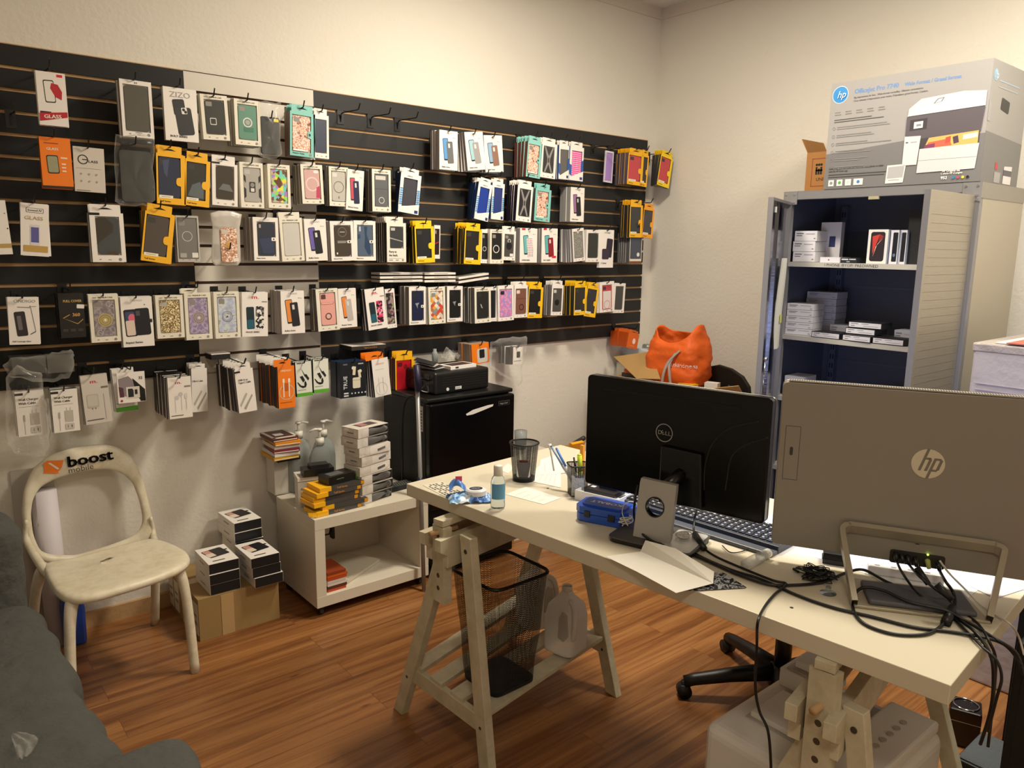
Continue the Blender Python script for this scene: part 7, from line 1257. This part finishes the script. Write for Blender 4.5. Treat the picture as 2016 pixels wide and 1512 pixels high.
cable([d(1422, 1074, .005), d(1440, 1088, .004), d(1470, 1082, .004), d(1500, 1062, .004), d(1512, 1050, .004)], .0014, 'thin black cable curling in front of the keyboard')
cable([at(1850, 1104, 2, DZ+.09), at(1870, 1130, 2, DZ+.06), d(1900, 1160, .03), d(1930, 1190, .006), d(1962, 1212, .005), d(1990, 1230, .005), at(2006, 1255, 0, -2.1), at(2016, 1290, 0, -2.1)], .0022, 'pale grey network cable over the desk right end', WCB)
random.seed(3); p = d(1608, 1130, .012); pts = []
for k in range(60):
    a = k*2.4+random.uniform(-.5, .5); r = random.uniform(.014, .05); pts.append((p.x+r*math.cos(a)*.8, p.y+r*math.sin(a)*1.1, DZ+.003+random.uniform(0, .022)))
m = MB(); m.tube(smooth_path(pts, 5), .0013, CB, 5); m.build('tangled_cable', label='tangle of thin black wire beside the computer stand', cat='cable', smooth=True)
m = MB(); a, b = d(1562, 1120, .004), d(1572, 1126, .004); m.cyl(a, b, .003, CB); m.tube(smooth_path([b, d(1590, 1130, .004), p], 5), .0012, CB, 5); m.build('jack_plug', label='small black jack end beside the wire tangle', cat='plug')
p = d(1635, 1112, .0); m = MB(); m.box((-.028, -.018, 0), (.028, .018, .028), mat('#0f0f10', .35)); m.box((-.03, -.02, .011), (.03, .02, .013), mat('#1c1c1e', .3)); m.build('power_adapter', loc=(p.x+.02, p.y, DZ+.0006), rz=HRZ, bevel=.002, label='black square power adapter behind the wire tangle', cat='power adapter')
p = d(1630, 1168); m = MB(); m.lathe([(.018, 0), (.0165, .002), (.008, .005), (.005, .009), (.006, .014), (.004, .016)], CLB, n=24); m.build('suction_cup', loc=(p.x, p.y, DZ+.0006), label='clear suction cup on the desk left of the looped stand', cat='suction cup', smooth=True)
# bright papers and a white device behind the silver computer
sheet([(1600, 1095), (1700, 1085), (1940, 1150), (1890, 1190)], 'white paper lying behind the silver computer', c='#e6e6e8', z=.0008)
sheet([(1880, 1140), (1960, 1130), (2016, 1160), (1960, 1178)], 'pale lilac paper at the far right of the desk', c='#cfccd8', z=.0014)
p = d(1735, 1135); t = empty('white_router', (p.x+.05, p.y-.03, DZ+.0008), HRZ, 'white device with grey symbols behind the looped stand', 'device')
m = MB(); m.box((-.08, -.03, 0), (.08, .05, .022), mat('#d8d8da', .35)); m.build('housing', t, bevel=.004)
m = MB()
for k in range(4): m.prism(disc(-.06+.035*k, -.02, .006, 14, .003), .0222, .0228, mat('#9a9a9c', .5), ax='z')
m.build('printed_symbols', t)
# ---------------- under the desk: jugs, printer, chair, speaker, tower
JUG = mat('#eceae4', .4, 0, trans=.12, ior=1.1)
def jug(x, y, z, rz, label):
    e = empty('milk_jug', (x, y, z), rz, label, 'jug', 'empty plastic jugs on the trestle shelf')
    def f(u, v):
        a = 2*PI*u; c, s = math.cos(a), math.sin(a); prof = [(0, .050), (.03, .060), (.10, .200-.14), (.55, .060), (.72, .052), (.88, .022), (.93, .017), (1, .017)]; 
        for (v0, r0), (v1, r1) in zip(prof, prof[1:]):
            if v <= v1: r = r0+(r1-r0)*(v-v0)/(v1-v0); break
        k = .45 if v < .75 else .45+.55*min(1, (v-.75)/.15); X = math.copysign(abs(c)**k, c)*r; Yy = math.copysign(abs(s)**k, s)*r
        return Vector((X, Yy, v*.23))
    m = MB(); m.grid(f, 48, 30, JUG, cu=True); m.build('jug_body', e, smooth=True)
    m = MB(); m.tube(smooth_path([(.03, -.02, .19), (.055, -.035, .175), (.064, -.045, .13), (.060, -.045, .09), (.056, -.042, .07)], 5), [.009]*21, JUG, 10); m.build('jug_handle', e, smooth=True)
    m = MB(); m.prism([(.008, .07), (.03, .06), (.048, .085), (.042, .155), (.022, .165), (.010, .14)], -.0625, -.058, mat('#b9b6ac', .5)); m.build('handle_recess', e, bevel=.004)
    m = MB(); m.cyl((0, 0, .2152), (0, 0, .224), .018, mat('#dcdad4', .4), n=20); m.build('neck_ring', e, smooth=True)
jug(-2.235, -1.60, .2055, -1.35, 'empty white plastic jug on the trestle shelf right of the basket'); jug(-2.20, -1.40, .2055, -.3, 'second empty plastic jug farther back behind the wire basket')
PW = mat('#dcd8d0', .45); PWD = mat('#b0aaa0', .5)
t = empty('white_printer', (-2.45, -2.315, .0463), -PI/2, 'white multifunction printer on the shelf of the right trestle', 'printer'); t.scale = (.9, .98, 1)  # local x = to the right (-y), local y = away (+x)
m = MB(); m.box((0, 0, .16), (.44, .44, .355), PW); m.build('housing', t, bevel=.03, seg=4)
m = MB(); m.box((-.001, -.0015, .20), (.44, .001, .202), PWD); m.build('seam', t)
m = MB(); m.box((.06, .10, .3552), (.36, .40, .3575), PWD); m.box((.07, .11, .3576), (.20, .26, .372), PW); m.box((.215, .11, .3576), (.345, .26, .366), PW); m.build('paper_support', t, bevel=.003)
m = MB(); m.box((.03, .30, .356), (.16, .44, .405), PW); m.box((.045, .31, .405), (.14, .42, .409), PWD); m.box((.06, .33, .409), (.12, .40, .43), PW); m.build('feeder_tray', t, bevel=.004)
m = MB(); m.box((.30, .0, .3552), (.43, .42, .385), PW); m.build('control_block', t, bevel=.008, seg=3)
m = MB()
for k in range(5): m.prism(disc(.37, .20+.036*k, .009, 16), .3852, .3875, PWD, ax='z')
m.build('button', t)
m = MB(); m.box((.18, .28, .3577), (.30, .30, .39), PW).box((.24, .14, .3577), (.25, .28, .385), PW); m.build('paper_guide', t, bevel=.002)
m = MB(); m.box((.4402, .05, .27), (.455, .13, .335), PW); m.box((.4402, .15, .20), (.443, .30, .26), mat('#1a1a1a', .5)); m.build('side_door', t, bevel=.004)
m = MB(); m.grid(lambda u, v: Vector((.46+.012*math.sin(v*5), .03+.03*u+.02*v, .33-.08*v+.008*math.sin(u*5))), 8, 12, mat('#d8d4cc', .7)); m.build('tissue_wad', t, smooth=True)
# swivel chair
BKP = mat('#0f0f10', .45); hx, hy = -1.62, -2.05
t = empty('swivel_chair', (hx, hy, 0), 0, 'black swivel chair base on casters under the desk', 'office chair')
m = MB(); m.cyl((0, 0, .06), (0, 0, .13), .045, BKP, .04, n=24); m.cyl((0, 0, .13), (0, 0, .30), .028, BKP, n=20); m.cyl((0, 0, .30), (0, 0, .44), .020, BKP, n=20); m.build('gas_column', t, smooth=True)
a0 = math.atan2(-1.78-hy, -1.93-hx)
for k in range(5):
    a = a0-2*PI*k/5; c, s = math.cos(a), math.sin(a); R1 = .335
    m = MB(); m.tube([(c*.03, s*.03, .105), (c*.18, s*.18, .088), (c*.30, s*.30, .068), (c*R1, s*R1, .058)], [.032, .026, .022, .021], BKP, 10); o = m.build('base_arm', t, smooth=True)
    m = MB(); m.cyl((c*R1-s*.02, s*R1+c*.02, .025), (c*R1+s*.02, s*R1-c*.02, .025), .0248, BKP, n=20); m.cyl((c*R1, s*R1, .03), (c*R1, s*R1, .06), .012, BKP); m.build('caster', o, smooth=True)
m = MB(); m.box((-.21, -.21, .44), (.21, .21, .50), mat('#141414', .8)); m.build('seat', t, bevel=.03, seg=4)
# tower, black background box, speakers at the right end
t = empty('computer_tower', (-1.95, -2.812, 0), -PI/2, 'black computer tower standing at the right desk end', 'computer tower')
m = MB(); m.box((0, 0, 0), (.20, .46, .66), mat('#0d0c0b', .5)); m.build('case_body', t, bevel=.006)
m = MB(); m.box((.02, -.004, .05), (.18, 0, .62), mat('#111110', .35)); m.build('front_panel', t, bevel=.002)
m = MB(); m.box((-1.38, -3.35, 0), (-.95, -2.66, .74), mat('#070707', .8)); m.build('black_background_box', label='low black box standing in for the dark background behind the desk end', cat='cabinet')  # plain stand-in box for the black thing in the background
p = at(1905, 1452, 2, 0)
t = empty('desk_speaker', (-1.36, -2.545, 0), -PI/2+.35, 'small black cube speaker with a chrome ring on the floor', 'speaker'); m = MB(); m.box((-.045, -.045, 0), (.045, .045, .125), mat('#100a09', .25)); m.build('speaker_box', t, bevel=.006)
m = MB(); rp = [(.036*math.cos(2*PI*i/28), .036*math.sin(2*PI*i/28), .1265) for i in range(28)]; m.tube(rp, .0028, mat('#c8c8c8', .12, 1), 6, closed=True); m.build('chrome_ring', t, smooth=True)
m = MB(); m.box((-.0455, -.0462, .086), (.0455, -.0452, .0875), mat('#b8b8b8', .3, .6)); m.build('trim_line', t)
t = empty('subwoofer', (-1.85, -2.735, 0), -PI/2, 'low black box with grey mesh top beside the tower', 'speaker'); m = MB(); m.box((-.05, 0, 0), (.055, .18, .24), mat('#131313', .5)); m.build('speaker_box', t, bevel=.004)
m = MB(); m.box((-.045, .006, .2402), (.05, .172, .244), mat('#50565a', .6, 0, bump=1, bs=420, bd=.004)); m.build('mesh_grille', t)
